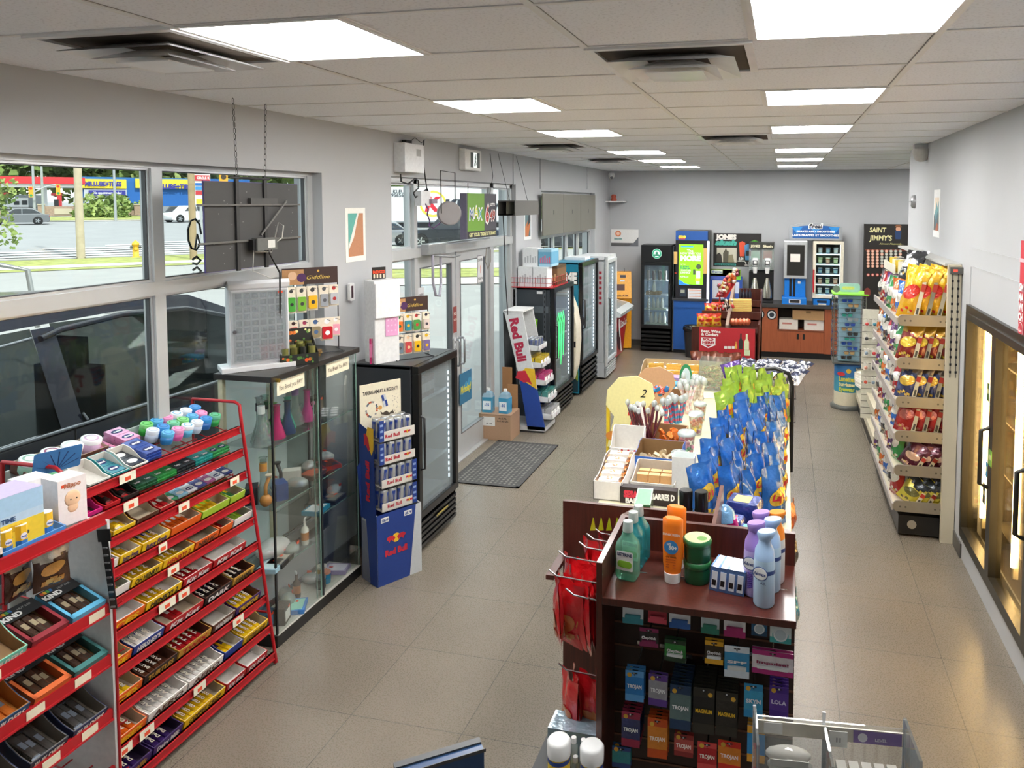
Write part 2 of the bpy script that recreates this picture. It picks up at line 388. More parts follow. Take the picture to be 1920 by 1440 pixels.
def door(name,a,b_,hand):
    d=MB();st=0.085
    d.box(xc-0.022,xc+0.022,a,a+st,0.015,2.125,FRAME);d.box(xc-0.022,xc+0.022,b_-st,b_,0.015,2.125,FRAME)
    d.box(xc-0.022,xc+0.022,a+st,b_-st,0.015,0.24,FRAME);d.box(xc-0.022,xc+0.022,a+st,b_-st,2.03,2.125,FRAME)
    d.frame(a+st,b_-st,0.24,2.03,0.012,xc-0.028,xc+0.028,mat('6a6b6e',0.4),0)
    o=struct(name,d)
    MB().box(xc-0.003,xc+0.003,a+st,b_-st,0.24,2.03,CLEAR).build('pane',o)
    h=MB();yh=b_-st/2 if hand>0 else a+st/2;q=0.0
    h.tube([(xc+0.02,yh,1.25),(xc+0.075,yh,1.25),(xc+0.085,yh+0.0,1.235),(xc+0.085,yh,1.0),(xc+0.075,yh,0.985),(xc+0.02,yh,0.985)],0.011,metal('b9bcc2',0.25))
    h.build('door_handle',o)
    return o
door('door_1',6.155,6.99,1);door('door_2',7.02,7.855,-1)

# ceiling lights and vents
DIFF=bpy.data.materials.new('lamp_diffuser');DIFF.use_nodes=True
_n=DIFF.node_tree;_b=_n.nodes['Principled BSDF'];_b.inputs['Base Color'].default_value=(0.9,0.9,0.88,1)
_tc=_n.nodes.new('ShaderNodeTexCoord');_sp=_n.nodes.new('ShaderNodeSeparateXYZ');_n.links.new(_tc.outputs['Object'],_sp.inputs[0])
_m1=_n.nodes.new('ShaderNodeMath');_m1.operation='MULTIPLY';_m1.inputs[1].default_value=21.0;_n.links.new(_sp.outputs[1],_m1.inputs[0])
_m2=_n.nodes.new('ShaderNodeMath');_m2.operation='COSINE';_n.links.new(_m1.outputs[0],_m2.inputs[0])
_m3=_n.nodes.new('ShaderNodeMapRange');_m3.inputs[1].default_value=-1;_m3.inputs[2].default_value=1;_m3.inputs[3].default_value=LIGHT_PANEL*1.12;_m3.inputs[4].default_value=LIGHT_PANEL*0.86
_n.links.new(_m2.outputs[0],_m3.inputs[0]);_b.inputs['Emission Color'].default_value=(1,0.985,0.955,1);_n.links.new(_m3.outputs[0],_b.inputs['Emission Strength'])
lamp0=thing('ceiling_light','','ceiling light')
lf=MB();lf.frame(-0.3,0.3,-0.3,0.3,0.016,-0.008,0.0,plastic('e2e2e0'),2);lf.build('frame',lamp0)
MB().box(-0.284,0.284,-0.284,0.284,-0.0045,-0.001,DIFF).build('diffuser',lamp0)
lw=['nearest','second','third','fourth','fifth','farthest']
for x,nm in((-1.618,'left row nearer the windows'),(0.186,'right row above the gondola aisle')):
    for q,j in enumerate((0,3,6,10,13,16)):
        place(lamp0,(x,YJ[j+6]+0.3015,HC),(0,0,0),'square white ceiling light panel, %s in the %s'%(lw[q],nm),'lit ceiling panels')
place(lamp0,(2.3,YJ[22]+0.3015,HC),(0,0,0),'lit ceiling panel peeking out beyond the corner of the right wall','lit ceiling panels')
def pyr(mb,a,z0,b_,z1,m,t=0):  # four sloped faces of a square funnel
    for k in range(4):
        c0,s0=[(1,0),(0,1),(-1,0),(0,-1)][k]
        def P(r,s):return(c0*r-s0*s,s0*r+c0*s)
        p=[P(a,-a),P(a,a),P(b_,b_),P(b_,-b_)]
        mb.quad((*p[0],z0),(*p[1],z0),(*p[2],z1),(*p[3],z1),m)
        if t:mb.quad((*p[3],z1+t),(*p[2],z1+t),(*p[1],z0+t),(*p[0],z0+t),m)
vent0=thing('ceiling_vent','','air vent')
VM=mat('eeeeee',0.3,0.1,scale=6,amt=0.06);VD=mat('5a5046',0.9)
v=MB();v.frame(-0.3,0.3,-0.3,0.3,0.03,-0.012,-0.001,VM,2);v.build('frame',vent0)
v=MB();pyr(v,0.12,-0.006,0.235,-0.045,VM,0.002);v.build('louvre',vent0);v=MB();pyr(v,0.07,-0.02,0.165,-0.062,VM,0.002);v.build('louvre',vent0)
v=MB();v.box(-0.11,0.11,-0.11,0.11,-0.068,-0.064,VM);v.build('centre_plate',vent0)
v=MB();v.box(-0.27,0.27,-0.27,0.27,-0.003,-0.0015,VD);v.build('duct_shade',vent0)  # flat dark sheet, its colour stands for shade in the vent recess
for x,y,lb in((-2.22,2.37,'large ceiling vent nearest the front window, left of a lit panel'),(-0.415,2.98,'ceiling vent in the middle near the camera, left of the right row'),
                 (-0.415,YJ[13]+0.3,'smaller looking ceiling vent halfway down the middle'),(-2.22,YJ[14]+0.3,'ceiling vent above the entrance side, halfway down the room'),(-2.22,YJ[18]+0.3,'farthest ceiling vent, near the security camera corner')):
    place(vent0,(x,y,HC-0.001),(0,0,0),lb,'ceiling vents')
# ================================================================== outside
AZ=-50
def WP(d,r,z,az=AZ):
    n=(sin(rad(az)),cos(rad(az)));t=(cos(rad(az)),-sin(rad(az)))
    return(n[0]*d+t[0]*r,n[1]*d+t[1]*r,z)
def gz(d):return-0.2 if d<47 else(-0.2+(d-47)/37*0.7 if d<84 else 0.5+(d-84)*0.012)
ASPH=mat('a5a4a2',0.9,scale=0.9,amt=0.05,bump=0.2,name='asphalt');CONC=mat('cfc9bf',0.9,scale=1.5,amt=0.05);GRASS=mat('a3a860',0.95,scale=3,amt=0.28)
ROAD=mat('9d9d9f',0.9,scale=0.5,amt=0.05);PAINT=mat('eeeeee',0.8)
def strip(mb,d0,d1,r0,r1,m,up=0.0,n=1):
    ds=[d0]+[x for x in(47,84)if d0<x<d1]+[d1]
    for a,b_ in zip(ds,ds[1:]):
        mb.quad(WP(a,r0,gz(a)+up),WP(a,r1,gz(a)+up),WP(b_,r1,gz(b_)+up),WP(b_,r0,gz(b_)+up),m)
struct('ground',(lambda m:(strip(m,-60,47,-160,160,ASPH),strip(m,47,220,-160,160,ROAD),m)[-1])(MB()))
mb=MB();strip(mb,37.5,38.6,-11,40,GRASS,0.02);strip(mb,40.3,44.5,-5,40,GRASS,0.02);single(mb,'grass','green grass strips beside the pavement by the yellow hydrant','grass',kind='stuff')
mb=MB();strip(mb,38.6,40.3,-90,40,CONC,0.03);strip(mb,36.5,38.6,-90,-11,CONC,0.03);strip(mb,44.5,45.0,-90,40,CONC,0.08);struct('sidewalk',mb)
mb=MB()
for k in range(8):
    r0=-6+k*0.2
    strip(mb,46.6+k*1.7,47.4+k*1.7,-9+k*3.0,40,PAINT,0.03)
strip(mb,62,62.6,-90,-12,PAINT,0.03);struct('road_marking',mb)
mb=MB();strip(mb,89.5,91.5,-140,120,CONC,0.05);struct('far_sidewalk',mb)
mb=MB();strip(mb,91.5,103.8,-140,120,GRASS,0.08);single(mb,'grass','green verge in front of the far brick wall','grass',kind='stuff')
# cross street seen through the entrance
def WQ(d,r,z):return WP(d,r,z,-24)
def sq(d0,d1,r0,r1,z,m,mb):return mb.quad(WQ(d0,r0,z),WQ(d0,r1,z),WQ(d1,r1,z),WQ(d1,r0,z),m)
mb=MB();sq(28.3,31.8,-9,30,-0.15,GRASS,mb);single(mb,'grass','narrow green grass strip outside the entrance door','grass',kind='stuff')
mb=MB();sq(31.8,34.5,-9,30,-0.13,CONC,mb);sq(45.5,47,-9,40,-0.1,CONC,mb);sq(26.0,28.3,-9,30,-0.17,CONC,mb);struct('street_kerb',mb)

def wheel(r,wd,n=20):
    m=MB();m.push(Matrix.Rotation(pi/2,4,'X'));T_=plastic('1c1c1e',0.8);S_=metal('c9ccd0',0.3)
    m.lathe([(r*0.62,-wd/2),(r*0.93,-wd/2),(r,-wd*0.3),(r,wd*0.3),(r*0.93,wd/2),(r*0.62,wd/2)],T_,n,caps=False)
    m.lathe([(0,-wd*0.42),(r*0.62,-wd*0.42)],S_,n,caps=False);m.lathe([(0.0,wd*0.42),(r*0.62,wd*0.42)],plastic('303236'),n,caps=False)
    for k in range(5):
        a=2*pi*k/5
        for s in(-1,1):m.box(0,0,0,0,0,0,S_)if False else None
        m.push(Matrix.Rotation(a,4,'Z'));m.box(r*0.08,r*0.6,-r*0.07,r*0.07,wd*0.40,wd*0.5,S_);m.box(r*0.08,r*0.6,-r*0.07,r*0.07,-wd*0.5,-wd*0.4,S_);m.pop()
    m.pop();return m
def loft(m,secs,mt,smooth=True):  # secs: list of rings (same length)
    n=len(secs[0]);v=[p for s_ in secs for p in s_];f=[]
    for i in range(len(secs)-1):
        for k in range(n):f.append((i*n+k,i*n+(k+1)%n,(i+1)*n+(k+1)%n,(i+1)*n+k))
    m.add(v,f,mt,smooth);m.add(secs[0],[tuple(range(n-1,-1,-1))],mt);m.add(secs[-1],[tuple(range(n))],mt)
def car(name,label,cat,L,Wd,H,paint,kind='sedan',loc=(0,0,0),rz=0,group=None):
    """nose towards -x; greenhouse tapers towards the roof"""
    t=thing(name,label,cat,loc,rz,group);P=mat(paint,0.25,0.3,scale=3,amt=0.02,coat=0.6);G=mat('23282c',0.08,0.2,spec=0.8,coat=0.5)
    hb=H*(0.60 if kind!='suv' else 0.62);g0=H*0.13
    prof={'sedan':[(-.5,g0*1.4),(-.49,hb*.72),(-.44,hb*.86),(-.20,hb),(.38,hb*1.03),(.49,hb*.98),(.5,hb*.6),(.495,g0*1.5)],
            'suv':[(-.5,g0*1.4),(-.49,hb*.8),(-.45,hb*.93),(-.24,hb),(.47,hb),(.5,hb*.9),(.5,g0*1.5)],
            'pickup':[(-.5,g0*1.6),(-.495,hb*.85),(-.46,hb*.97),(-.24,hb),(.0,hb*1.0),(.49,hb*.95),(.5,hb*.9),(.5,g0*1.6)]}[kind]
    bot=[(.40,g0),(-.40,g0)]
    out=[(x*L,z)for x,z in prof+bot]
    secs=[]
    for s_,ins,dz in((-1,.06,.02),(-1,0,0),(1,0,0),(1,.06,.02)):
        pass
    b=MB();W2_=Wd/2
    loft(b,[[(x*.98,-W2_+0.0,z*.97+.01)for x,z in out],[(x,-W2_+.06,z)for x,z in out],[(x,W2_-.06,z)for x,z in out],[(x*.98,W2_,z*.97+.01)for x,z in out]],P)
    for wx in(-.31,.31):  # wheel wells
        for s_ in(-1,1):b.disc((wx*L,s_*(W2_+.004),H*.22),(0,s_,0),H*.255,plastic('101012'),20)
    b.build('body',t)
    gh={'sedan':[(-.20,hb),(-.06,H*.985),(.16,H),(.25,H*.97),(.40,hb*1.03)],'suv':[(-.24,hb),(-.12,H*.98),(.05,H),(.42,H*.97),(.48,hb)],
          'pickup':[(-.24,hb),(-.13,H*.98),(.04,H),(.14,H*.97),(.17,hb)]}[kind]
    c=MB();gp=[(x*L,z)for x,z in gh]
    def inset(z):return 0.17*(z-hb)/max(H-hb,.01)
    r1=[(x,-W2_+.05+inset(z),z)for x,z in gp];r2=[(x,W2_-.05-inset(z),z)for x,z in gp]
    loft(c,[r1,r2],P,False);c.build('cabin',t)
    gl=MB()
    for s_ in(-1,1):
        cx_=sum(p[0]for p in gp)/len(gp);zz=(hb+H)/2
        q=[((x-cx_)*.88+cx_,s_*(W2_-.05-inset(zz+(z-zz)*.78)+.006),zz+(z-zz)*.74)for x,z in gp]
        gl.add(q,[tuple(range(len(q)))],G)
        px={'sedan':.07,'suv':.08,'pickup':.02}[kind]*L
        gl.quad((px-.03,s_*(W2_-.05+.012),hb),(px+.03,s_*(W2_-.05+.012),hb),(px+.03,s_*(W2_-.05-.155),H*.99),(px-.03,s_*(W2_-.05-.155),H*.99),P)
    (xa,za),(xb,zb)=gp[0],gp[1]
    gl.quad((xa+.05,-W2_+.14,za+.05),(xa+.05,W2_-.14,za+.05),(xb,W2_-.25,zb-.03),(xb,-W2_+.25,zb-.03),G)
    gl.push(Matrix.Translation((-0.02,0,0.015)));gl.pop();gl.build('window',t)
    for wx in(-.31,.31):
        for s_ in(-1,1):
            wh=wheel(H*.225,.2);wh.build('wheel',t,(wx*L,s_*(W2_-.07),H*.225))
    l=MB();RL=mat('a31818',.3);HL=mat('e9edf2',.2)
    for s_ in(-1,1):l.cbox((.485*L,s_*(W2_-.12),hb*.84),(.07,.22,.14),RL);l.cbox((-.475*L,s_*(W2_-.16),hb*.72),(.08,.26,.12),HL)
    l.build('light',t);return t
p=atd(34,425,84,AZ);car('sedan_car','grey four-door sedan driving on the road, at the left edge of the front window','car',4.55,1.75,1.45,'77797d','sedan',(p.x,p.y,gz(84)),rad(50),'cars')
p=atd(354,418,85,AZ);car('white_car','white sport utility car on the far road, left of the hanging black screen','car',4.6,1.8,1.65,'e8eaec','suv',(p.x,p.y,gz(84)),rad(75))
p=atd(322,414,92,AZ);car('dark_car','dark grey car half hidden behind the window mullion, ahead of the white one','car',4.5,1.8,1.5,'50545a','suv',(p.x,p.y,gz(88)),rad(70))
p=atd(848,454,47,-24);car('pickup_truck','dark pickup outside the entrance in front of the white trailer','pickup truck',5.9,1.95,1.85,'2b2f37','pickup',(p.x,p.y,-0.15),rad(24))
p=atd(742,452,49,-26);car('silver_car','silver car at the left edge of the entrance glass, under the trailer','car',4.4,1.8,1.5,'9a9da2','sedan',(p.x-1.2,p.y,-0.15),rad(30))
p=atd(1062,447,47,-16);car('dark_car','dark car glimpsed through the small far window below the grey panel','car',5.2,1.8,1.6,'2c3038','suv',(p.x,p.y,-0.3),rad(10))

# trailer with writing
t=thing('truck_trailer','long white freight trailer with a red and yellow emblem, seen through the entrance transom','trailer')
dT=56
P0=atd(700,417,dT,-24);P1=atd(965,417,dT,-24);zt=atd(760,350,dT,-24).z;zb=atd(760,417,dT,-24).z
rx=(P1-P0);rx.z=0;Lt=rx.length;rx.normalize();nrm=Vector((-rx.y,rx.x,0))
M_=Matrix((rx,nrm,Zp)).transposed().to_4x4();M_.translation=(P0.x,P0.y,0)
t.matrix_world=M_
WT=mat('e9ebee',.5,scale=1,amt=.02)
MB().box(0,Lt,0,2.5,zb,zt,WT).box(0,Lt,-.02,0,zb,zb+.12,mat('8d9196',.5)).build('box_body',t)
m=MB();kx=lambda u:(atd(u,380,dT,-24)-P0).dot(rx);kz=lambda v:atd(780,v,dT,-24).z
cK=(kx(812),-.03,kz(382));m.disc(cK,(0,-1,0),0.95,mat('f2d64a',.5));m.disc((cK[0],-.05,cK[2]),(0,-1,0),0.8,WT)
m.text('K',(cK[0],-.07,cK[2]),(1,0,0),(0,0,1),1.0,mat('cf1f33',.5),.05,.2)
m.text('Kleysen',(kx(832),-.04,kz(386)),(1,0,0),(0,0,1),.95,mat('2b2f3c',.5),.05,.15,al='l')
m.text('KLEU',(kx(748),-.04,kz(359)),(1,0,0),(0,0,1),.25,mat('2b2f3c',.5));m.text('956567',(kx(748),-.04,kz(366)),(1,0,0),(0,0,1),.25,mat('2b2f3c',.5))
m.build('lettering',t)
for a in(1.0,2.2,Lt-2,Lt-3.2):wheel(.5,.3).build('wheel',t,(a,.3,.35))
MB().box(0.5,Lt-.5,0.6,1.2,.7,zb,plastic('2a2b2e')).build('chassis',t)

# concrete pole, hydrant, street poles, signals
cp=atz(152,485,-.2)
m=MB();m.lathe([(.18,0),(.17,3),(.13,12)],mat('b9ab95',.9,scale=4,amt=.08),16);single(m,'concrete_pole','thick beige concrete utility pole by the road in the left window','pole',cp)
cp=atz(363,487,-.2)
m=MB();m.lathe([(.16,0),(.15,3),(.12,12)],mat('a08c6c',.9,scale=4,amt=.1),16);single(m,'wooden_pole','brown wooden utility pole beside the red and blue price sign','pole',cp)
hp=atz(255,483,-.2);h=thing('fire_hydrant','yellow fire hydrant on the grass strip outside the front window','hydrant',hp,rad(50))
HY=mat('e2b33c',.5);HB=plastic('3b3a38')
MB().lathe([(.2,0),(.2,.05),(.14,.06),(.14,.62),(.17,.63),(.17,.68),(.13,.76),(.06,.82),(.03,.86)],HY,16).build('barrel',h)
m=MB();m.tube([(-.24,0,.52),(-.12,0,.52)],.07,HB);m.tube([(.12,0,.52),(.24,0,.52)],.07,HB);m.tube([(0,-.22,.46),(0,-.1,.46)],.08,HY);m.build('outlet_cap',h)
def lamp_post(u,v,d,r,label,h=9):
    p=atd(u,v,d,AZ);m=MB();m.lathe([(r,0),(r*.7,h)],mat('9fa3a4',.6),10);m.tube([(0,0,h),(.6,.3,h+.2),(1.6,.8,h+.25)],.05,mat('9fa3a4',.6));m.cbox((1.9,1,h+.23),(.6,.3,.12),mat('9fa3a4',.6))
    return single(m,'street_lamp',label,'street lamp',(p.x,p.y,gz(d)-.1),rz(0))
def rz(a):return(0,0,a)
lamp_post(65,400,93,.13,'slim grey street pole left of the traffic lights arm',10)
lamp_post(81,395,98,.13,'slim grey street pole behind the petrol station canopy front',10)
lamp_post(217,414,90,.13,'grey street pole in front of the yellow and blue garage',10)
tr_=thing('traffic_light','yellow traffic light on a grey arm in front of the petrol station','traffic light');OY=mat('e8a423',.5);PG=mat('a8abac',.5)
a0=atd(65,360,92,AZ);a1=atd(105,346,92,AZ)
MB().tube([tuple(a0),tuple((a0+a1)/2+Vector((0,0,.15))),tuple(a1)],.07,PG).build('arm',tr_)
for(u,v)in((58,360),(109,356)):
    c=atd(u,v,91.8,AZ);m=MB();m.cbox((0,0,0),(.36,.3,1.05),OY)
    for k,hx in enumerate(('c8321e','d8a01e','2f8a4a')):m.disc((0,-.16,.33-.33*k),(0,-1,0),.12,mat(hx,.4))
    m.build('signal_head',tr_,c,rz(rad(50)))
c=atd(419,332,40,-42);t2=thing('traffic_light','yellow traffic signal head above the black hanging screen','traffic light',c,rad(42))
m=MB();m.cbox((0,0,0),(.36,.3,.95),OY);m.disc((0,-.16,.0),(0,-1,0),.12,mat('3a2d1c',.4));m.disc((0,-.16,.3),(0,-1,0),.12,mat('3a2d1c',.4));m.build('signal_head',t2)
MB().tube([(0,.1,.2),(6,1,.5),(6.2,1,-c.z-.2)],.06,PG).build('arm',t2)

# boundary wall with pillars and iron fence
PK=mat('a58c7e',.9,scale=6,amt=.14);PC=mat('c4b7a6',.9)
def dpt(u,v,d):return atd(u,v,d,AZ)
def RR(u,d):return(dpt(u,400,d)-Vector(WP(d,0,0))).dot(Vector((cos(rad(AZ)),-sin(rad(AZ)),0)))
dW=104;Rot=Matrix.Rotation(rad(-AZ),4,'Z')
def flatbox(mb,u0,u1,v0,v1,d,m,th=.4,z0=None):
    r0,r1=RR(u0,d),RR(u1,d);za=dpt((u0+u1)/2,v0,d).z;zb_=dpt((u0+u1)/2,v1,d).z if z0 is None else z0
    mb.push(Rot);mb.box(r0,r1,d,d+th,zb_,za,m);mb.pop()
bw=thing('boundary_wall','low brown brick wall with pillars and black iron fence across the road','wall')
m=MB();flatbox(m,85,142,387,0,dW,PK,.4,.9);flatbox(m,-40,70,396,0,dW,PK,.4,.9);flatbox(m,165,252,395,0,dW,PK,.4,.9);flatbox(m,265,300,395,0,dW,PK,.4,.9);m.build('brick_panel',bw)
for(a,b_)in((71,85),(153,165),(252,264)):
    m=MB();flatbox(m,a,b_,384,0,dW-.15,PK,.7,.9);flatbox(m,a-1,b_+1,382.5,384.5,dW-.25,PC,.9);m.build('pillar',bw)
m=MB();IR=plastic('24262a')
for(a,b_)in((-30,70),(165,252),(265,300)):
    flatbox(m,a,b_,388,388.8,dW+.15,IR,.05);flatbox(m,a,b_,394,395,dW+.15,IR,.05)
    k=a
    while k<b_:flatbox(m,k,k+.5,387.5,395.5,dW+.15,IR,.04);k+=2.2
m.build('iron_fence',bw)
m=MB();flatbox(m,102,135,391,402,dW-.06,PC,.05);m.build('stone_plaque',bw)

# petrol station canopy
gs=thing('petrol_station','petrol station canopy with a red band and white columns across the road','petrol station')
m=MB();dG=108;CR=mat('cf3038',.5);CW=mat('dfe3e6',.6)
flatbox(m,-60,162,331,344,dG,CR,8);flatbox(m,-60,150,344,350,dG+.3,CW,8);m.build('canopy',gs)
for(a,b_)in((80,90),(-32,-23)):
    m=MB();flatbox(m,a,b_,349,0,dG+3,CW,1,.8);m.build('column',gs)
m=MB();flatbox(m,30,86,366,396,dG+6,mat('c9cfd4',.6),3);m.build('kiosk',gs)
m=MB();flatbox(m,108,117,366,395,dG-1,mat('c9343a',.5),.8);flatbox(m,102,111,374,395,dG-2,IR,.6);m.build('fuel_pump',gs)
m=MB();flatbox(m,4,18,361,368,dG-1,mat('8f1f25',.5),.3);flatbox(m,97,118,362,367,dG-1,mat('8f1f25',.5),.3);m.build('sign_board',gs)
# box truck by the pumps
bt=thing('white_van','white van standing by the petrol pumps','van')
m=MB();flatbox(m,5,54,371,392,111,mat('eef0f2',.5),2.2);flatbox(m,-2,16,379,392,110.8,mat('e6e9eb',.5),2.4);m.build('body',bt)
m=MB();flatbox(m,42,52,376,384,110.9,plastic('2b3036'),.1);flatbox(m,27,37,377,384,110.9,plastic('2b3036'),.1);flatbox(m,3,14,375,382,110.7,plastic('56625f'),.1);m.build('window',bt)
# garage: blue and yellow
ga=thing('garage_building','blue garage with a yellow fascia and a navy banner across the road','garage')
BL=mat('1f62ad',.6);YL=mat('f1d83a',.6);NV=mat('31338f',.6);GW=mat('c3c7d0',.6)
m=MB();flatbox(m,153,470,334,0,120,BL,12,.8);m.build('wall',ga)
m=MB();flatbox(m,159,239,355,0,119.7,GW,.4,.8);m.build('shutter',ga)
for a,b_ in((153,239),(256,372)):
    m=MB();flatbox(m,a,b_,336,353,119.5,YL,.6);m.build('fascia',ga)
def wtext(mb,s,u,v,d,hpx,wpx,m,bold=.04):
    c=dpt(u,v,d);mb.text(s,c,Rot@Xp,Zp,hpx*(c.z-dpt(u,v+1,d).z),m,bold,0,wpx*(RR(u+.5,d)-RR(u-.5,d)))
m=MB();wtext(m,'MR.LUBE+TIRES',194,344.5,119.3,8,69,NV,.06);m.build('lettering',ga)
m=MB();wtext(m,'MR.LUBE+TIRES',326,349.5,119.3,8.5,78,NV,.06);m.build('lettering',ga)
m=MB();flatbox(m,168,237,357,366,119.4,NV,.2);wtext(m,'No appointment needed',202,361.5,119.2,4.6,52,WHITE,.02);m.build('banner',ga)
# price sign
ps=thing('price_sign','tall roadside price sign with red, white and blue panels left of the black screen','sign')
m=MB();d_=50;flatbox(m,366,396,327,384,d_,WHITE,.4);m.build('panel',ps)
m=MB();flatbox(m,367,395,328.5,339,d_-.06,mat('c22a35',.5),.1);flatbox(m,368,383,343,348,d_-.06,BL,.1);flatbox(m,368,383,350,356,d_-.06,mat('3a86c8',.5),.1);flatbox(m,368,383,358,365,d_-.06,mat('b8323a',.5),.1);flatbox(m,369,383,373,382,d_-.06,YL,.1)
m.text('CIRCLE K',dpt(381,333.5,d_-.12),Rot@Xp,Zp,4*d_/FPX,WHITE,.04,0,24*(RR(381.5,d_)-RR(380.5,d_)));m.build('lettering',ps)
MB().push(Rot).box(RR(376,d_),RR(380,d_),d_+.1,d_+.3,.0,dpt(380,380,d_).z,PG).build('post',ps)

# trees
def tree(seed,R,H,n=4200,q0=.5):
    r=random.Random(seed);m=MB();LV=[mat(h,.95,scale=1.3,amt=.25)for h in('8a9c58','6f8446','9aa864','59703a')];C=[(R*math.sqrt(r.random())*.7,r.uniform(0,6.3),r.uniform(.2,.88)*H,R*r.uniform(.36,.5))for _ in range(16)];V=[];Fc=[];Fm=[]
    for k in range(n):
        a,b_,c,s=C[k%16];d=Vector((r.gauss(0,1),r.gauss(0,1),r.gauss(0,.8))).normalized()*s*r.uniform(.75,1.05);o=Vector((a*cos(b_),a*sin(b_),c))+d
        e=Vector((r.gauss(0,1),r.gauss(0,1),r.gauss(0,1))).normalized();g=e.orthogonal().normalized();z=r.uniform(.6,1.3)*q0*R/5;i=len(V)
        V+=[tuple(o-e*z),tuple(o-g*z*.6),tuple(o+e*z),tuple(o+g*z*.6)];Fc.append((i,i+1,i+2,i+3));Fm.append(LV[(k+int(d.z<0))%4])
    return m.add(V,Fc,Fm)
tg='trees behind the petrol station and garage'
src=[]
for k,(R,H,lb)in enumerate(((8.5,16,'broad'),(7.5,15,'narrow'),(9.5,17,'wide'))):
    t=thing('tree','','tree',group=tg);tree(k+3,R,H).build('crown',t,subsurf=0)
    MB().lathe([(.35,0),(.22,H*.6)],mat('5b4a38',.9),8).build('trunk',t);src.append(t)
for k in range(13):
    r=-62+k*9.5;q=WP(142+(k%2)*14,r*1.35,1.0)
    place(src[k%3],q,rz(k*1.3),['broad','narrow','wide'][k%3]+' green tree, %s from the left in the row behind the garage'%ORD[k],tg)
for k in range(7):
    q=WP(100+(k%2)*15,-34+k*14,-.2,-14)
    place(src[k%3],q,rz(k*1.7),'green tree far beyond the cross street, %s from the left'%ORD[k],'trees beyond the cross street')
def flip0(mb,dz):mb.v=[(x,y,z-dz)for x,y,z in mb.v];return mb
def bush(label,u,v,d,R,az=AZ,cat='shrub',hx=('7f9a3a','93a944','6c8433')):
    m=flip0(tree(int(u),R,R*.85,1200,.5),.3)
    p=atd(u,v,d,az);return single(m,'shrub',label,cat,(p.x,p.y,gz(d)-.1))
bush('large yellow-green shrub by the fence below the navy banner',196,397,101.5,2.9)
bush('small dark green shrub at the foot of the grey street pole',224,404,99,1.3,hx=('5d7a34','4d6a2c','6a8438'))
bush('brownish shrub right of the navy banner',240,392,107.5,1.9,hx=('8f8a50','7d8444','8a9048'))
tt=thing('tree','leafy light green branch of a street tree at the far left of the front window','tree',WP(46,RR(-26,46),-.2));tree(31,1.5,5.2,900,.45).build('crown',tt)
MB().lathe([(.12,0),(.08,3)],mat('5b4a38',.9),8).build('trunk',tt)

# the dark car parked right against the window
sv=thing('parked_car','black sport utility car parked right outside the front window','car')
PB=mat('2b2c38',.22,.2,scale=3,amt=.03,coat=.8);GT=glass('5a605e',.02,'tinted_glass',.3,'23282a');TRM=metal('a9abb0',.3);SEAM=plastic('0c0c0e')
def side_x(z):return-4.58-max(0,z-1.15)*.36
prof=[(0.9,.3),(0.6,.8),(.75,1.12),(1.3,1.15),(2.0,1.7),(2.6,1.83),(4.6,1.86),(5.4,1.82),(5.9,1.62),(6.5,1.18),(7.5,1.05),(7.8,.8),(7.85,.35)]
b=MB();secs=[]
N_=len(prof)
low=[(y,min(z,1.12))for y,z in prof]
loft(b,[[(-4.62,y,max(z,.3))for y,z in low],[(-4.56,y,z*.99)for y,z in low]],PB,False)
loft(b,[[(-6.4,y,z)for y,z in low],[(-4.6,y,z)for y,z in low]],PB,False)
roof=[(1.55,1.42),(2.0,1.70),(2.6,1.86),(4.6,1.90),(5.3,1.85),(5.85,1.62)]
loft(b,[[(-6.2,y,z)for y,z in roof+[(5.80,1.56),(5.25,1.76),(4.6,1.81),(2.6,1.78),(2.1,1.64),(1.65,1.4)]],[(side_x(z),y,z)for y,z in roof+[(5.80,1.56),(5.25,1.76),(4.6,1.81),(2.6,1.78),(2.1,1.64),(1.65,1.4)]]],PB,True)
def pil(y0,z0,y1,z1,wd,m=PB):b.quad((side_x(z0)+.005,y0-wd/2,z0),(side_x(z0)+.005,y0+wd/2,z0),(side_x(z1)+.005,y1+wd/2,z1),(side_x(z1)+.005,y1-wd/2,z1),m)
pil(6.5,1.12,5.84,1.60,.12);pil(4.0,1.12,4.0,1.78,.16);pil(2.9,1.12,2.95,1.78,.12);pil(1.5,1.12,1.9,1.6,.2);b.build('body',sv)
m=MB();wz=1.14
m.add([(side_x(z)-.01,y,z)for y,z in((4.07,wz),(6.4,wz),(5.8,1.58),(5.25,1.76),(4.07,1.80))],[(0,1,2,3,4)],GT)
m.add([(side_x(z)-.01,y,z)for y,z in((2.95,wz),(3.93,wz),(3.93,1.785),(3.0,1.76))],[(0,1,2,3)],GT)
m.add([(side_x(z)-.01,y,z)for y,z in((1.5,wz),(2.86,wz),(2.88,1.76),(2.0,1.66))],[(0,1,2,3)],GT)
m.quad((-4.8,6.5,1.18),(-6.2,6.5,1.18),(-6.1,5.86,1.62),(-4.85,5.86,1.62),GT);m.build('window',sv)
m=MB();m.tube([(-4.57,y,1.13)for y in(1.5,3,4.2,6.4)],.012,TRM);m.tube([(side_x(z)+.015,y,z)for y,z in((2.7,1.16),(3.15,1.62),(3.3,1.68),(3.9,1.73))],.01,TRM);m.tube([(side_x(z)+.015,y,z)for y,z in((4.1,1.15),(4.08,1.2))],.008,TRM)
m.box(-4.56,-4.53,4.15,4.4,.98,1.0,TRM);m.build('chrome_trim',sv)
m=MB()
for(y,z0,z1)in((4.0,.4,1.12),(5.7,.5,1.1),(2.9,.4,1.1)):m.tube([(-4.56,y,z0),(-4.56,y,z1)],.006,SEAM,5)
m.build('door_seam',sv)
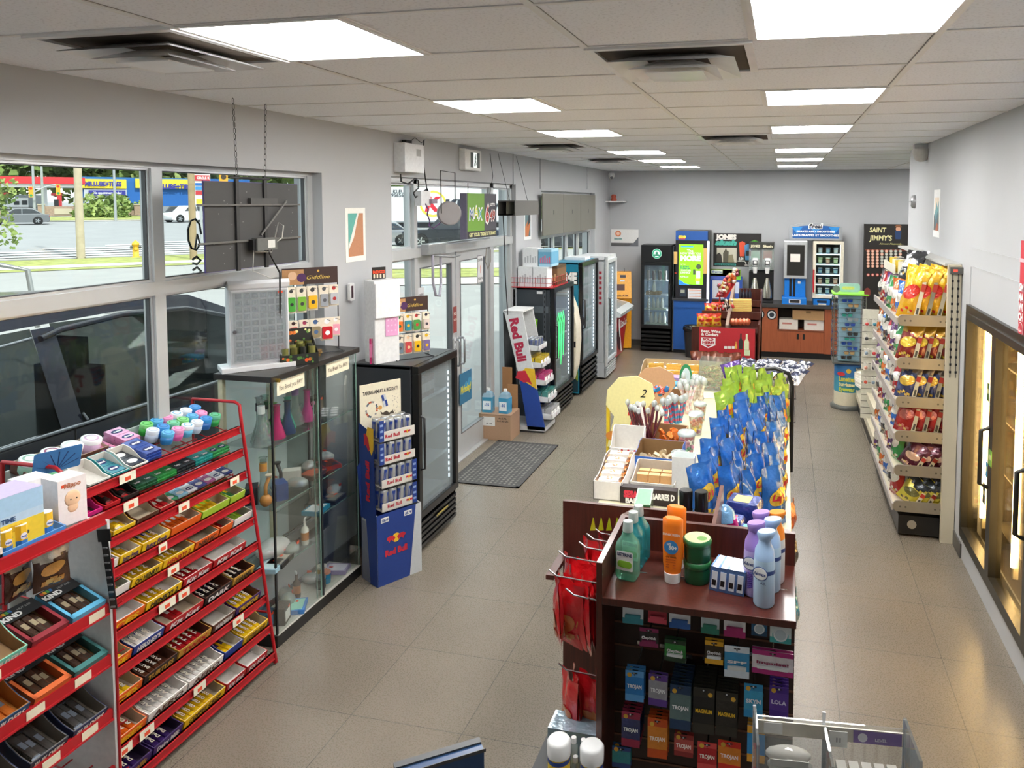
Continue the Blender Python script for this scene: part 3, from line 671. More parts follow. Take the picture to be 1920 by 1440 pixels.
m=MB();m.tube([(side_x(z)+.03,y,z)for y,z in((3.95,1.72),(4.1,1.755),(4.6,1.785),(5.2,1.75),(5.7,1.60))],.022,mat('1b1c26',.2,coat=.6),8);m.build('rain_visor',sv)
m=MB();m.tube([(-4.98,y,1.93)for y in(2.1,2.4,4.0,4.3)],.02,TRM);m.tube([(-4.98,2.0,1.85),(-4.98,2.15,1.93)],.02,TRM);m.tube([(-5.9,y,z)for y,z in((2.2,1.88),(2.4,1.95),(4.2,1.95))],.02,PB);m.build('roof_rail',sv)
m=MB();m.push(Matrix.Translation((-5.5,4.1,1.86)));m.prism([(-.12,0),(.12,0),(.02,.1),(-.04,.1)],-.02,.02,PB,0);m.pop();m.build('aerial_fin',sv)
m=MB();SE=plastic('3a3b3d',.8)
for y in(2.9,4.3):
    m.push(Matrix.Translation((-5.0,y,.7)));m.box(-.25,.25,0,.12,.2,.75,SE);m.box(-.13,.13,.0,.1,.75,.95,SE);m.box(-.25,.25,0,.5,.1,.25,SE);m.pop()
m.box(-6.0,-4.75,5.3,5.9,.8,1.1,SE);m.build('seat',sv)
for y in(1.5,6.2):w_=wheel(.37,.22);w_.build('wheel',sv,(-4.68,y,.17),rz(pi/2))
# steel hoop of a bicycle rack in the lot, blue drop box
m=MB();c=atz(0,540,-.2);m.tube([(-.9,0,0),(-.9,0,.8),(-.75,0,1.0),(.0,0,1.05),(.35,0,.95),(.45,0,.0)],.04,metal('9b9b98',.3));p=aty(10,520,9.5)
single(m,'steel_hoop','bent stainless steel guard hoop at the lower left of the front window','guard rail',(p.x-.1,9.5,0.55),rz(rad(45)))
# ================================================================== product makers (front faces -y, base at z 0)
def bag_mesh(w,h,d,front,top=None,back=None,logo=None,ltxt=None,lcol='f2f2ef',seed=0,nx=12,nz=16,panel=None,lean=0.0,tc='c21f2b',lz=.52):
    r=random.Random(seed);ph=[r.uniform(0,6.28)for _ in range(6)]
    def th(x,z):
        e=z/h;s_=lambda q:max(0,min(1,q))*(2-max(0,min(1,q)))
        a=1-abs(2*x/w)**2.4;b_=s_((e-.04)/.24)*s_((.95-e)/.42)
        return d/2*a*b_*(1+.16*sin(e*13+ph[0]+x/w*6)+.13*sin(x/w*15+ph[1]+e*5))+.0015
    def lx(x,z):return .35*d*(z/h-.6)*sin(ph[4]+9*x/w)*(z/h>.6)+lean*(z/h)**2*h
    def pos(i,j,s):
        x=(i/nx-.5)*w;z=j/nz*h;pin=1-.09*sin(pi*z/h)+.025*sin(z/h*9+ph[2])
        zz=z+(.014*sin(x/w*7+ph[3])+.10*abs(x/w)**2)*h*(z/h)**3
        return(x*pin,s*th(x,z)+lx(x,z),zz)
    m=MB();F=foil(front);T_=foil(top)if top else F;B=foil(back)if back else F;PN=card(panel)if panel else B
    for s_ in(-1,1):
        v=[pos(i,j,s_)for j in range(nz+1)for i in range(nx+1)];f=[];fm=[]
        for j in range(nz):
            for i in range(nx):
                a=j*(nx+1)+i;q=(a,a+1,a+nx+2,a+nx+1)
                f.append(q if s_<0 else q[::-1]);cx_,cz_=(i+.5)/nx-.5,(j+.5)/nz
                if s_<0:mm=T_ if cz_>.74+.05*sin(cx_*7+ph[5])else F
                else:mm=PN if(abs(cx_)<.27 and .15<cz_<.8)else B
                fm.append(mm)
        m.add(v,f,fm,True)
    def conf(vs,fs,mt,off):m.add([(x,-th(x,z)-off+lx(x,z),z)for x,z in vs],fs,mt)
    if logo:
        vs=[(0,h*lz)]+[(w*.32*k/3*cos(t),h*lz+h*.15*k/3*sin(t+.3))for k in(1,2,3)for t in[2*pi*q/16 for q in range(16)]]
        fs=[(0,1+q,1+(q+1)%16)for q in range(16)]+[(1+k*16+q,17+k*16+q,17+k*16+(q+1)%16,1+k*16+(q+1)%16)for k in(0,1)for q in range(16)];conf(vs,fs,foil(logo),.003)
        for q in range(5):zz=h*(.12+.035*(q%3));x0=w*(-.22+q*.1);conf([(x0-.012,zz),(x0+.012,zz),(x0+.014,zz+.018),(x0-.010,zz+.02)],[(0,1,2,3)],foil('d8b46a' if q%2 else logo),.003)
    if ltxt:q=MB();q.text(ltxt,(0,0,h*lz),Xp,Zp,h*.11,card(lcol),.05,.15,w=w*.46);conf([(p_[0],p_[2])for p_ in q.v],q.f,card(lcol),.0045)
    return m
def tray_mesh(w,d,hb,hf,outer,inner=None,txt=None,tcol='f4f1e6',band=None,shape='slope'):
    """open carton: back wall hb, front wall hf; sides slope down to the front; w along x, d along y (front at y=-d)"""
    O=card(outer);I=card(inner)if inner else CARDI;m=MB();t=.003
    m.box(-w/2,w/2,-d,0,0,t,I)
    m.box(-w/2,w/2,-t,0,0,hb,O);m.box(-w/2+t,w/2-t,-2*t,-t,0,hb,I)
    m.box(-w/2,w/2,-d,-d+t,0,hf,O);m.box(-w/2+t,w/2-t,-d+t,-d+2*t,0,hf,I)
    if shape=='slope':sp=[(0,0),(-d,0),(-d,hf),(-d*.72,hf),(-d*.45,hb*.8),(-d*.25,hb),(0,hb)]
    else:sp=[(0,0),(-d,0),(-d,hf),(0,hb)]
    m.prism(sp,-w/2,-w/2+t,O,0);m.prism(sp,w/2-t,w/2,O,0)
    m.prism([(a*.99-.002,b_)for a,b_ in sp],-w/2+t,-w/2+1.5*t,I,0);m.prism([(a*.99-.002,b_)for a,b_ in sp],w/2-1.5*t,w/2-t,I,0)
    if band:m.box(-w/2-.0005,w/2+.0005,-d-.001,-d,0,hf*.35,card(band))
    if txt:m.text(txt,(0,-d-.0012,hf*.55),Xp,Zp,hf*.5,card(tcol),.04,.1,w=w*.78)
    return m
def bar_mesh(L,w,h,col,c2=None,txt=None,tcol='f5f0e0'):
    C1=foil(col);C2=foil(c2)if c2 else C1;m=MB();e=.012
    pr_=[(-w/2,0),(w/2,0),(w/2*.9,h*.8),(w*.25,h),(-w*.25,h),(-w/2*.9,h*.8)]
    m.prism([(a,b_)for a,b_ in pr_],-L/2+e,L/2-e,C1,0)
    m.box(-L/2,-L/2+e,-w/2,w/2,h*.3,h*.36,C2);m.box(L/2-e,L/2,-w/2,w/2,h*.3,h*.36,C2)
    m.box(-L*.12,L*.12,-w*.27,w*.27,h,h+.0006,C2)
    if txt:m.text(txt,(0,0,h+.0008),Xp,Yp,w*.45,card(tcol),.05,.15,w=L*.6)
    return m
def jar_mesh(r,h,lid,body,lidh=.02,n=18):
    return MB().lathe([(r*.86,0),(r*.97,h*.25),(r*.97,h*.7),(r*.9,h-lidh)],plastic(body,.3),n).lathe([(r,h-lidh),(r,h-.003),(r*.93,h)],plastic(lid),n).disc((0,0,h+.0006),(0,0,1),r*.7,plastic(body,.4),16).disc((0,0,h+.001),(0,0,1),r*.5,plastic(lid,.4),14)
def can_mesh(r,h,c1,c2,n=16):
    A=mat(c1,.25,.6,scale=8,amt=.04);m=MB();m.lathe([(r*.8,0),(r,h*.05),(r,h*.92),(r*.82,h)],A,n)
    m.disc((0,0,h+.0005),(0,0,1),r*.75,metal('c8c8ca',.3),n);B=mat(c2,.3,.4,scale=8,amt=.04)
    for k in[q for q in range(n)if q%4<2]:
        a0,a1=2*pi*k/n,2*pi*(k+1)/n;rr=r*1.03
        m.quad((rr*cos(a0),rr*sin(a0),h*.12),(rr*cos(a1),rr*sin(a1),h*.12),(rr*cos(a1+.25),rr*sin(a1+.25),h*.88),(rr*cos(a0+.25),rr*sin(a0+.25),h*.88),B)
    return m
def flip(mb,M):
    """bake a matrix into a mesh builder"""
    mb.v=[tuple(M@Vector(p))for p in mb.v];return mb
FR=rad(90)  # left-wall fixtures face +x
def onwall(x,y,z):return(x,y,z)

# ------------------------------------------------------------------ big red candy rack
RZ=[aty(441+(506-441)*(v-801)/425,v,3.58)for v in(801,843,885,930,972,1018,1068,1119,1175,1226)]
RYA,RYB=2.53,3.60
rk=thing('candy_rack','large red wire candy rack with ten sloping tiers under the front window','display rack')
for k,p in enumerate(RZ):
    m=MB();m.box(p.x,p.x+.012,RYA,RYB,p.z-.038,p.z+.002,RED);m.box(p.x-.006,p.x+.018,RYA,RYB,p.z-.041,p.z-.034,RED);m.box(p.x,p.x+.02,RYA,RYB,p.z-.004,p.z+.002,RED)
    m.build('shelf_rail',rk)
    m=MB();dp=.30;up=.085
    for q in range(9):m.tube([(p.x+.005,RYA+.02+q*(RYB-RYA-.04)/8,p.z-.045),(p.x-dp,RYA+.02+q*(RYB-RYA-.04)/8,p.z-.045+up)],.003,RED,5)
    for q in(.25,.6,.97):m.tube([(p.x-dp*q,RYA,p.z-.047+up*q),(p.x-dp*q,RYB,p.z-.047+up*q)],.003,RED,5)
    m.build('wire_shelf',rk)
for y in(RYA-.006,RYB+.006):
    m=MB();a,b_=RZ[0],RZ[-1];xb=a.x-.30
    m.tube([(b_.x+.02,y,.012),(a.x+.02,y,a.z+.02),(a.x+.01,y,1.485),(a.x-.02,y,1.50),(xb,y,1.50)],.009,RED)
    m.tube([(b_.x+.02,y,.012),(b_.x-.06,y,.04),(b_.x-.12,y,.10),(xb-.05,y,.42)],.009,RED)
    m.tube([(xb,y,1.50),(xb-.03,y,.7),(xb-.06,y,.012)],.009,RED)
    m.tube([(b_.x-.03,y,.3),(xb-.03,y,.3)],.006,RED)
    m.build('side_frame',rk)
m=MB();m.box(RZ[0].x-.315,RZ[0].x-.305,RYA,RYB,.25,1.45,mat('c9c9cb',.5));m.build('back_panel',rk)
for(k,y0,y1)in((0,2.80,2.89),(1,2.80,2.88),(2,3.46,3.53),(2,3.10,3.17),(4,2.98,3.05),(5,3.02,3.09),(5,2.90,3.0),(7,3.33,3.41),(8,3.02,3.1),(8,2.70,2.78),(8,2.58,2.66),(3,2.95,3.0)):
    p=RZ[k];m=MB();m.box(p.x+.0205,p.x+.022,y0,y1,p.z-.040,p.z+.002,card('ece6cf'));m.cbox((p.x+.0226,(y0+y1)/2,p.z-.024),(.0006,.03,.018),card('e8532e'))
    m.build('price_tag',rk)
SH=math.atan2(.085,.30)
def on_tier(k,y,back=.0,lift=.0):  # place on the sloping tier k, back = distance behind the lip
    p=RZ[k];return(p.x-.006-back*cos(SH),y,p.z-.010+back*sin(SH)+lift)
TILT=Euler((-SH,0,FR))  # front (-y) pointed down the slope, towards +x
TILT=(Matrix.Rotation(FR,4,'Z')@Matrix.Rotation(SH,4,'X')).to_euler()
TN=['top','second','third','fourth','fifth','sixth','seventh','eighth','ninth','bottom']
bars_cache={}
def fill_bars(kp,depth,w,n,col,c2,txt,base,rot,lab,grp,lean=0):
    key=(round(depth,2),col,c2,txt)
    if key not in bars_cache:bars_cache[key]=bar_mesh(depth,.032,.016,col,c2,txt)
    for q in range(n):
        row,colm=divmod(q,max(1,int(w/.034)))
        nn=min(n,max(1,int(w/.034)))
        off=(colm-(nn-1)/2)*.033
        M_=rot.to_matrix().to_4x4();pos=Vector(base)+M_@Vector((off,-depth*.5-.018,.004+row*.0165))
        R_=(M_@Matrix.Rotation(pi/2+rnd.uniform(-.03,.03),4,'Z')).to_euler()
        mb=bars_cache[key]
        if isinstance(mb,MB):
            o=single(mb,'candy_bar',lab,'candy bar',pos,R_,grp);bars_cache[key]=o
        else:clone(mb,pos,R_,lab,grp)
# tier contents: (width, outer, inner, text, textcolour, n bars, bar colour, bar second colour, bar text, words)
def tray(k,y,w,outer,inner,txt,tcol,nb,bc,b2,bt,words,hb=.075,hf=.038,d=.2):
    m=tray_mesh(w-.006,d,hb,hf,outer,inner,txt,tcol)
    lab='%s candy tray on the %s tier of the red rack'%(words,TN[k])
    single(m,'candy_tray',lab,'tray',on_tier(k,y+w/2,d),TILT)
    if nb:
        fill_bars(k,d-.03,w-.03,nb,bc,b2,bt,on_tier(k,y+w/2,d),TILT,'%s bar in the %s tray, %s tier of the red rack'%(COLN.get(bc,'wrapped'),words,TN[k]),'bars in the %s tray, %s tier'%(words,TN[k]))
COLN={}
def cn(h,n):COLN[h]=n;return h
Y_,O_,R_,P_,W_,N_,K_,G_,LG_,TL,PKc,GD,BRN=cn('f3c81c','yellow'),cn('e8641a','orange'),cn('b81c22','red'),cn('3f2668','purple'),cn('eceae4','white'),cn('24408f','blue'),cn('2a211f','dark'),cn('2f8c46','green'),cn('a8cc3a','lime'),cn('2f9aa0','teal'),cn('d0257c','magenta'),cn('c99a3c','gold'),cn('5c3524','brown')
CI='b5a68e';GI='a9a69d';WI='e4e0da'
rows={
 3:[(.10,W_,GI,'',W_,3,W_,PKc,'','white and pink mint'),(.10,W_,GI,'',W_,0,0,0,'','empty pale grey'),(.12,Y_,WI,'Juicy Fruit',P_,2,Y_,WI,'','yellow and white gum'),(.17,Y_,WI,'Juicy Fruit',P_,4,Y_,N_,'Juicy Fruit','bright yellow gum'),(.20,O_,CI,'',W_,4,O_,W_,'','orange toffee'),(.20,LG_,CI,'',Y_,4,Y_,LG_,'','lime and yellow'),(.12,LG_,CI,'',W_,2,G_,Y_,'','small lime green')],
 4:[(.12,W_,GI,'',P_,2,P_,W_,'','white and purple'),(.12,W_,GI,'',W_,2,LG_,W_,'','white with green packs'),(.18,Y_,CI,'OH HENRY!',K_,4,Y_,R_,'NRTY','yellow'),(.20,Y_,CI,'HENRY! 2',R_,3,Y_,K_,'NRTY 2','wide yellow and red'),(.17,O_,CI,'NRHC',BRN,0,0,0,'','half empty orange'),(.10,O_,CI,'',BRN,2,R_,O_,'','small orange and red'),(.15,W_,GI,'',G_,3,LG_,G_,'','white and green')],
 5:[(.30,O_,WI,'PIECES',Y_,0,0,0,'','empty orange and white'),(.22,Y_,WI,'HENRY! 2',K_,3,Y_,O_,'HENRY','yellow white-lined'),(.20,R_,WI,'Kit Kat',W_,3,R_,W_,'Kit Kat','red'),(.25,R_,WI,'Kit Kat',W_,0,0,0,'','empty wide red'),],
 6:[(.20,O_,CI,"REESE",Y_,5,Y_,O_,'','orange and yellow'),(.18,N_,WI,"HERSHEY'S",W_,4,W_,N_,"HERSHEY'S",'blue and white'),(.25,R_,CI,'Kit Kat',W_,2,R_,W_,'','red paper-lined'),(.20,K_,BRN,'DARK',W_,4,K_,P_,'DARK','dark brown'),(.17,GD,BRN,'CARAMEL',K_,3,K_,GD,'MARS','gold and brown')],
 7:[(.23,O_,CI,"REESE'S",Y_,6,Y_,O_,'REESE','deep orange'),(.20,K_,BRN,'TURTLES',GD,4,BRN,K_,'EATMORE','black and bronze'),(.22,GD,BRN,'TWIX',R_,5,R_,GD,'TWIX','gold and red'),(.17,BRN,'c9c4ba','WUNDERBAR',W_,0,0,0,'','half open brown'),(.20,P_,BRN,'CRUNCHIE',Y_,5,Y_,P_,'CRISPY','purple with yellow bars')],
 8:[(.22,O_,CI,"REESE'S",Y_,5,O_,Y_,'REESE','vivid orange'),(.24,W_,WI,'AERO',BRN,6,W_,BRN,'AERO','white and brown'),(.24,W_,WI,'AERO',BRN,6,W_,BRN,'AERO','second white and brown'),(.14,N_,'c9c4ba','',W_,2,Y_,P_,'','small blue'),(.20,Y_,CI,'COFFEE CRISP',BRN,5,Y_,BRN,'COFFEE CRISP','yellow and brown')],
 9:[(.22,P_,'30203f','Caramilk',GD,4,P_,GD,'Dairy Milk','purple'),(.18,P_,'30203f','Dairy Milk',W_,3,P_,W_,'Dairy Milk','second purple'),(.28,Y_,CI,'COFFEE CRISP',BRN,6,Y_,BRN,'COFFEE CRISP','long yellow'),(.15,R_,WI,'Kit Kat',W_,0,0,0,'','empty red and white'),(.17,R_,WI,'Kit Kat',W_,0,0,0,'','second empty red')],
 1:[(.07,G_,G_,'',W_,2,K_,G_,'','bright green'),(.10,PKc,PKc,'',W_,3,K_,PKc,'','magenta'),(.09,R_,R_,'',W_,2,K_,R_,'','crimson'),(.10,K_,K_,'',W_,3,K_,R_,'','black')],
 2:[(.07,LG_,CI,'',W_,2,LG_,G_,'','light green'),(.12,BRN,CI,'HALLS',W_,3,P_,W_,'HALLS','brown card with purple sweets'),(.13,Y_,CI,'',W_,3,Y_,W_,'','yellow lozenge'),(.13,BRN,CI,'',W_,0,0,0,'','empty brown card'),(.10,R_,CI,'',W_,2,R_,W_,'','dull red')],
}
for k,row in rows.items():
    y=RYA+.01
    for(w_,o_,i_,tx,tc_,nb,bc,b2,bt,words)in row:
        tray(k,y,w_,o_,i_,tx,tc_,nb,bc,b2,bt,words,hb=.09 if k>2 else .06,hf=.052 if k>2 else .03,d=.22 if k>2 else .15);y+=w_+.004
# chewing gum packs on the top three tiers: flat cartons in neat blocks
def pack(w,d,h,col,txt=None,tcol='f4f4f2',oval=None):
    m=MB();C1=foil(col,.35);m.box(-w/2,w/2,-d,0,0,h,C1)
    if oval:m.add([(w*.36*cos(2*pi*q/16),-d/2+d*.26*sin(2*pi*q/16),h+.0006)for q in range(16)],[tuple(range(16))],card(oval))
    if txt:m.text(txt,(0,-d/2,h+.0012),Xp,Yp,d*.22,card(tcol),.05,.1,w=w*.52)
    return m
gum={}
def put_pack(k,y,back,key,label,group,lift=.004,sz=(.07,.075,.014)):
    kk=key+sz
    if kk not in gum:gum[kk]=single(pack(*sz,key[0],key[1],'f4f4f2',key[2]),'gum_pack',label,'gum pack',on_tier(k,y,back,lift),TILT,group)
    else:clone(gum[kk],on_tier(k,y,back,lift),TILT,label,group)
def block(k,y,nx,key,words,nb=2,st=1,sz=(.07,.075,.014),back0=.085):
    for q in range(nb):
        for i in range(nx):
            for s_ in range(st):
                put_pack(k,y+sz[0]/2+i*(sz[0]+.002),back0+q*(sz[1]+.003),key,'%s gum pack on the %s tier of the red rack'%(words,TN[k]),'%s gum packs, %s tier'%(words,TN[k]),.004+s_*(sz[2]+.001),sz)
EX='excel';NV2='1f2f6e'
block(0,2.56,1,('2f9c5a',EX,NV2),'green with a navy oval',2,2,(.08,.075,.014))
for(y,w_,o_,words)in((2.66,.12,W_,'empty white and grey'),(2.785,.10,TL,'teal-packed'),(2.89,.10,K_,'black-packed')):
    tray(0,y,w_,W_ if o_!=TL else TL,'d8d4cc','',W_,0,0,0,'',words+' gum',.05,.02,.16)
for i,(y,key,words)in enumerate(((2.80,('2a8fa3',EX,NV2),'teal with a navy oval'),(2.905,('3a3f4a',EX,'f4f4f2'),'charcoal with a white oval'))):
    block(0,y,1,key,words,2,1,(.075,.07,.014),.085)
block(0,2.99,1,('2b4fa8',EX,NV2),'blue with a navy oval',2,3,(.09,.075,.014))
block(0,3.02,1,('e59ac4',EX,NV2),'pink with a navy oval',2,3,(.09,.065,.014),.235)
block(0,2.92,1,('e28bb0',EX,NV2),'small pink',2,1,(.075,.065,.014),.235)
x=MB()
for i,(y,r_,lid,bd)in enumerate(((2.70,.045,'8e2a5c','e9e3e6'),(2.80,.045,'e9e6c4','dfe6e0'),(2.90,.045,'dfeaf3','c9a6c4'),(2.60,.045,'d8e6dc','8fb8a4'))):
    single(jar_mesh(r_,.07,'f0eef0' if i else 'eee6ea',lid if i==0 else bd),'gum_tub','%s gum tub in the brown tray of the top tier, %s'%(['maroon','pale yellow','lilac','pale green'][i],['second from the left','third from the left','rightmost','leftmost'][i]),'gum tub',on_tier(0,y,.26,.004),TILT)
single(tray_mesh(.40,.11,.05,.03,BRN,CI),'candy_tray','long brown tray of gum tubs at the back of the top tier','tray',on_tier(0,2.76,.32),TILT)
jl=[('5ab0dc','2f7fc0'),('6dc39a','2e9a4e'),('dfe6ee','b9c6d8'),('e99ac6','d05c9c'),('7fd07a','35a03c'),('3a92d8','2769b4'),('eaf2f6','58a8cc')]
for(r0,b0,nn,ypos)in((0,.10,6,3.20),(1,.165,6,3.17),(2,.235,6,3.20)):
    for i in range(nn):
        c_=jl[(i*3+r0*2)%7];kk=('jar',c_)
        lb='round gum tub, %s from left, %s row, right end of the top tier'%(ORD[i],['front','middle','rear'][r0])
        pos=on_tier(0,ypos+i*.066,b0,.004)
        if kk not in gum:gum[kk]=single(jar_mesh(.031,.062,c_[0],c_[1]),'gum_tub',lb,'gum tub',pos,TILT,'gum tubs on the top tier')
        else:clone(gum[kk],pos,TILT,lb,'gum tubs on the top tier')
sz1=(.06,.06,.014)
for(y,key,words)in((2.92,('20603c','Dentyne',None),'dark green'),(3.045,('2f9a48','Dentyne',None),'bright green'),(3.17,('20282c','Dentyne',None),'black and silver'),(3.295,('1f9c98','Dentyne',None),'teal'),(3.42,('3aa05a',EX,NV2),'green oval')):
    block(1,y,2,key,words,2,2,sz1)
for(y,key,words)in((3.10,('3c9c6c',EX,'f4f4f2'),'sea green'),(3.165,('8fc6e4',EX,'f4f4f2'),'pale blue'),(3.23,('e7edf4',EX,NV2),'white and blue'),(3.295,('39418e',EX,'f4f4f2'),'indigo'),(3.36,('a5508c',EX,'f4f4f2'),'plum'),(3.425,('e4e6ee',EX,NV2),'white'),(3.49,('2c3c80',EX,'f4f4f2'),'navy')):
    block(2,y,1,key,words,3,1,(.062,.05,.012))

# ------------------------------------------------------------------ snack-bar rack nearest the camera
X2,Y2=-2.62,2.40
r2=thing('snack_rack','red edged snack rack with a white end panel at the lower left corner','display rack')
m=MB();m.box(X2-.40,X2+.02,Y2,Y2+.012,.0,1.36,mat('d4d4d2',.45));m.build('end_panel',r2)
z2=[atx(191,966,X2).z,atx(195,1137,X2).z,atx(195,1236,X2).z,atx(199,1338,X2).z,.33]
for z in z2:
    m=MB();m.box(X2,X2+.014,1.0,Y2,z-.035,z+.012,RED);m.box(X2+.014,X2+.02,1.0,Y2,z-.035,z-.028,RED);m.build('shelf_rail',r2)
    m=MB()
    for q in range(14):m.tube([(X2,1.05+q*.1,z-.02),(X2-.38,1.05+q*.1,z+.02)],.0035,RED,5)
    for q in(.1,.2,.3,.38):m.tube([(X2-q,1.0,z-.02+q*.1),(X2-q,Y2,z-.02+q*.1)],.0035,RED,5)
    m.build('wire_shelf',r2)
MB().box(X2-.42,X2-.39,2.1,2.16,0,1.3,RED).build('post',r2);MB().box(X2-.42,X2-.39,1.0,1.05,0,1.3,RED).build('post',r2);m=MB();m.tube([(X2+.022,Y2+.016,1.2),(X2+.022,Y2+.016,.05)],.006,RED)
for q in range(10):m.tube([(X2+.022,Y2+.016,1.1-q*.1),(X2+.05,Y2+.03,1.12-q*.1)],.003,RED,5)
m.build('post',r2)
for(k,y0)in((1,2.31),(2,2.24),(2,2.05),(3,2.26),(3,2.10),(1,1.9),(3,1.95)):
    m=MB();m.box(X2+.0145,X2+.016,y0,y0+.07,z2[k]-.03,z2[k]+.004,card('e6dcc0'));m.build('price_tag',r2)
T2=(Matrix.Rotation(FR,4,'Z')@Matrix.Rotation(rad(22),4,'X')).to_euler()
def kind_box(col,txt='KIND',blk='1c1c1e',filled=True):
    m=MB();w_,d_,h_=.145,.19,.045;t=.003;O=card(blk);C=card(col);I=card('b08a5c')
    m.box(-w_/2,w_/2,-d_,0,0,t,I)
    for s_ in(-1,1):m.box(s_*w_/2-t*(s_>0),s_*w_/2+t*(s_<0),-d_,0,0,h_,C)
    m.box(-w_/2,w_/2,-d_,-d_+t,0,h_,C);m.box(-w_/2,w_/2,-t,0,0,h_,O)
    m.box(-w_/2,w_/2,-.062,0,h_-.001,h_+.001,O);m.box(-w_/2,w_/2,-d_,-d_+.022,h_-.001,h_+.001,C)
    for s_ in(-1,1):m.box(s_*w_/2-.012*(s_>0),s_*w_/2+.012*(s_<0),-d_,-.06,h_-.001,h_+.001,C)
    if txt:m.text(txt,(-.035,-.04,h_+.0015),Xp,Yp,.022,WHITE,.05)
    for q,cc in enumerate(('d8572a','e8b32a','4f9a4a','3a6fb0')):m.box(-w_/2+.01+q*.012,-w_/2+.02+q*.012,-.02,-.006,h_+.001,h_+.0016,card(cc))
    m.text('NUT BAR',(.025,-.022,h_+.0015),Xp,Yp,.009,card('9a9a96'),.03)
    return m
kb=[('5fb4d8','blue trimmed'),('8f2430','red trimmed'),('3c7a78','dark teal trimmed'),('d8662a','orange trimmed')]
for(c_,words,k,y,lab)in((kb[0][0],kb[0][1],1,2.315,'rightmost on the second shelf'),(kb[1][0],kb[1][1],1,2.155,'second from the right on the second shelf'),(kb[2][0],kb[2][1],2,2.315,'rightmost on the third shelf'),(kb[3][0],kb[3][1],2,2.155,'second from the right on the third shelf')):
    single(kind_box(c_),'snack_box','black box, %s, %s of the near rack'%(words,lab),'box',(X2-.19*cos(rad(22)),y,z2[k]-.01+.19*sin(rad(22))),T2)
    fill_bars(0,.14,.12,5,cn('4a3428','brown'),'b9a98a','',(X2-.17*cos(rad(22)),y,z2[k]-.006+.17*sin(rad(22))),T2,'brown nut bar in the %s box on the near rack'%words,'bars in the %s box'%words)
for(c_,ic,tx,k,y,words)in(('7fd6bf','9a7a54','BUILDERS',1,1.99,'mint green'),('1f4e78','b0702c','BUILDERS',2,1.99,'navy and orange'),('28365c','6f675c','BUILDERS',3,2.30,'navy white-rimmed'),('2c3548','6f675c','BUILDERS',3,2.13,'slate blue'),('7a2430','9a7a54','CLIF',1,1.83,'maroon'),('28365c','6f675c','CLIF',3,1.95,'plain navy')):
    single(tray_mesh(.15,.20,.075,.05,c_,ic,tx,'f4f1e6'),'snack_box','%s snack box on the %s shelf of the near rack'%(words,TN[k]),'box',(X2-.2*cos(rad(22)),y,z2[k]-.01+.2*sin(rad(22))),T2)
    bc={'7fd6bf':None,'1f4e78':cn('d0702a','bronze')}.get(c_,cn('4d4a48','grey'))
    if bc:fill_bars(0,.15,.12,4,bc,'8a94a4','',(X2-.18*cos(rad(22)),y,z2[k]-.006+.18*sin(rad(22))),T2,'protein bar in the %s snack box'%words,'bars in the %s snack box'%words)
# top shelf of the near rack
zt2=z2[0]+.004
def ontop(u,v):return atz(u,v,zt2+.003)
def cbox_thing(name,label,cat,w_,d_,h_,col,loc,rzv=0,extra=None,top=None,bevel=.002):
    m=MB();m.box(-w_/2,w_/2,-d_,0,0,h_,card(col))
    if top:m.box(-w_/2,w_/2,-d_,0,h_,h_+.0006,card(top))
    if extra:extra(m)
    return single(m,name,label,cat,loc,rz(rzv))
def ex(m):
    m.text('Hippo',(0,-.101,.155),Xp,Zp,.018,card('b9785a'),.04,.1);m.ball((0,-.1,.10),.03,card('f0c6a0'),12,(1,.15,1.1));m.ball((0,-.1,.065),.02,card('f0c6a0'),12,(1,.15,1));m.disc((-.01,-.1055,.098),(0,-1,0),.003,BLACK,8);m.disc((.012,-.1055,.098),(0,-1,0),.003,BLACK,8);m.cbox((-.03,-.1005,.155),(.018,.001,.012),card('e8532e'))
cbox_thing('figure_box','white carton with a small peach baby figure printed on it, on the near rack','box',.105,.10,.18,'f1e8e6',(X2-.13,2.32,zt2),rad(80),ex)
cbox_thing('figure_box','plain white carton behind the one with the peach figure','box',.10,.10,.17,'f0ebea',(X2-.27,2.30,zt2),rad(80))
m=MB();m.push(Matrix.Rotation(rad(-12),4,'X'));m.prism(rrect(-.04,.04,0,.155,.012),-.008,0,plastic('c9c2b2'),1);m.prism(rrect(-.035,-.003,.112,.149,.008),-.0105,-.008,plastic('b8b0a0'),1)
for q in((-.027,.14),(-.012,.14),(-.02,.122)):m.disc((q[0],-.011,q[1]),(0,-1,0),.006,BLACK,10)
m.pop();single(m,'phone_case','beige phone case leaning against the cartons on the near rack','phone case',(X2-.16,2.20,zt2),rz(rad(80)))
m=MB()
m.lathe([(.055,0),(.055,.13)],card('d9c6a6'),24);m.disc((0,0,.131),(0,0,1),.052,card('efe2c8'),24);m.add([(.0555*cos(a),.0555*sin(a),z)for a,z in[(-1.9+.9*cos(2*pi*q/16),.075+.035*sin(2*pi*q/16))for q in range(16)]],[tuple(range(16))],card('8a5a3a'))
single(m,'tub','round cream cardboard tub with a picture label behind the phone case','tub',(X2-.30,2.16,zt2+.02),rz(rad(20)))
def ex2(m):
    m.box(-.13,.13,-.151,-.15,.0,.10,card('e9c93a'));m.text('ZIPPERS',(.0,-.1515,.08),Xp,Zp,.022,card('d8ab20'),.05);m.text('PLAY TIME',(-.02,-.1515,.115),Xp,Zp,.016,card('2f4f7a'),.05)
    for q in range(6):m.ball((-.07+q*.028,-.151,.05),.008,card(['c83a2a','2a2a2a','8a4a9c','2a6a3a','c83a2a','3a3a3a'][q]),8,(1,.2,1))
    m.box(-.13,.13,-.15,0,.2,.201,card('cbbce0'));m.quad((-.13,-.1505,.13),(.13,-.1505,.13),(.13,-.1505,.2),(-.13,-.1505,.2),card('a9cbe8'))
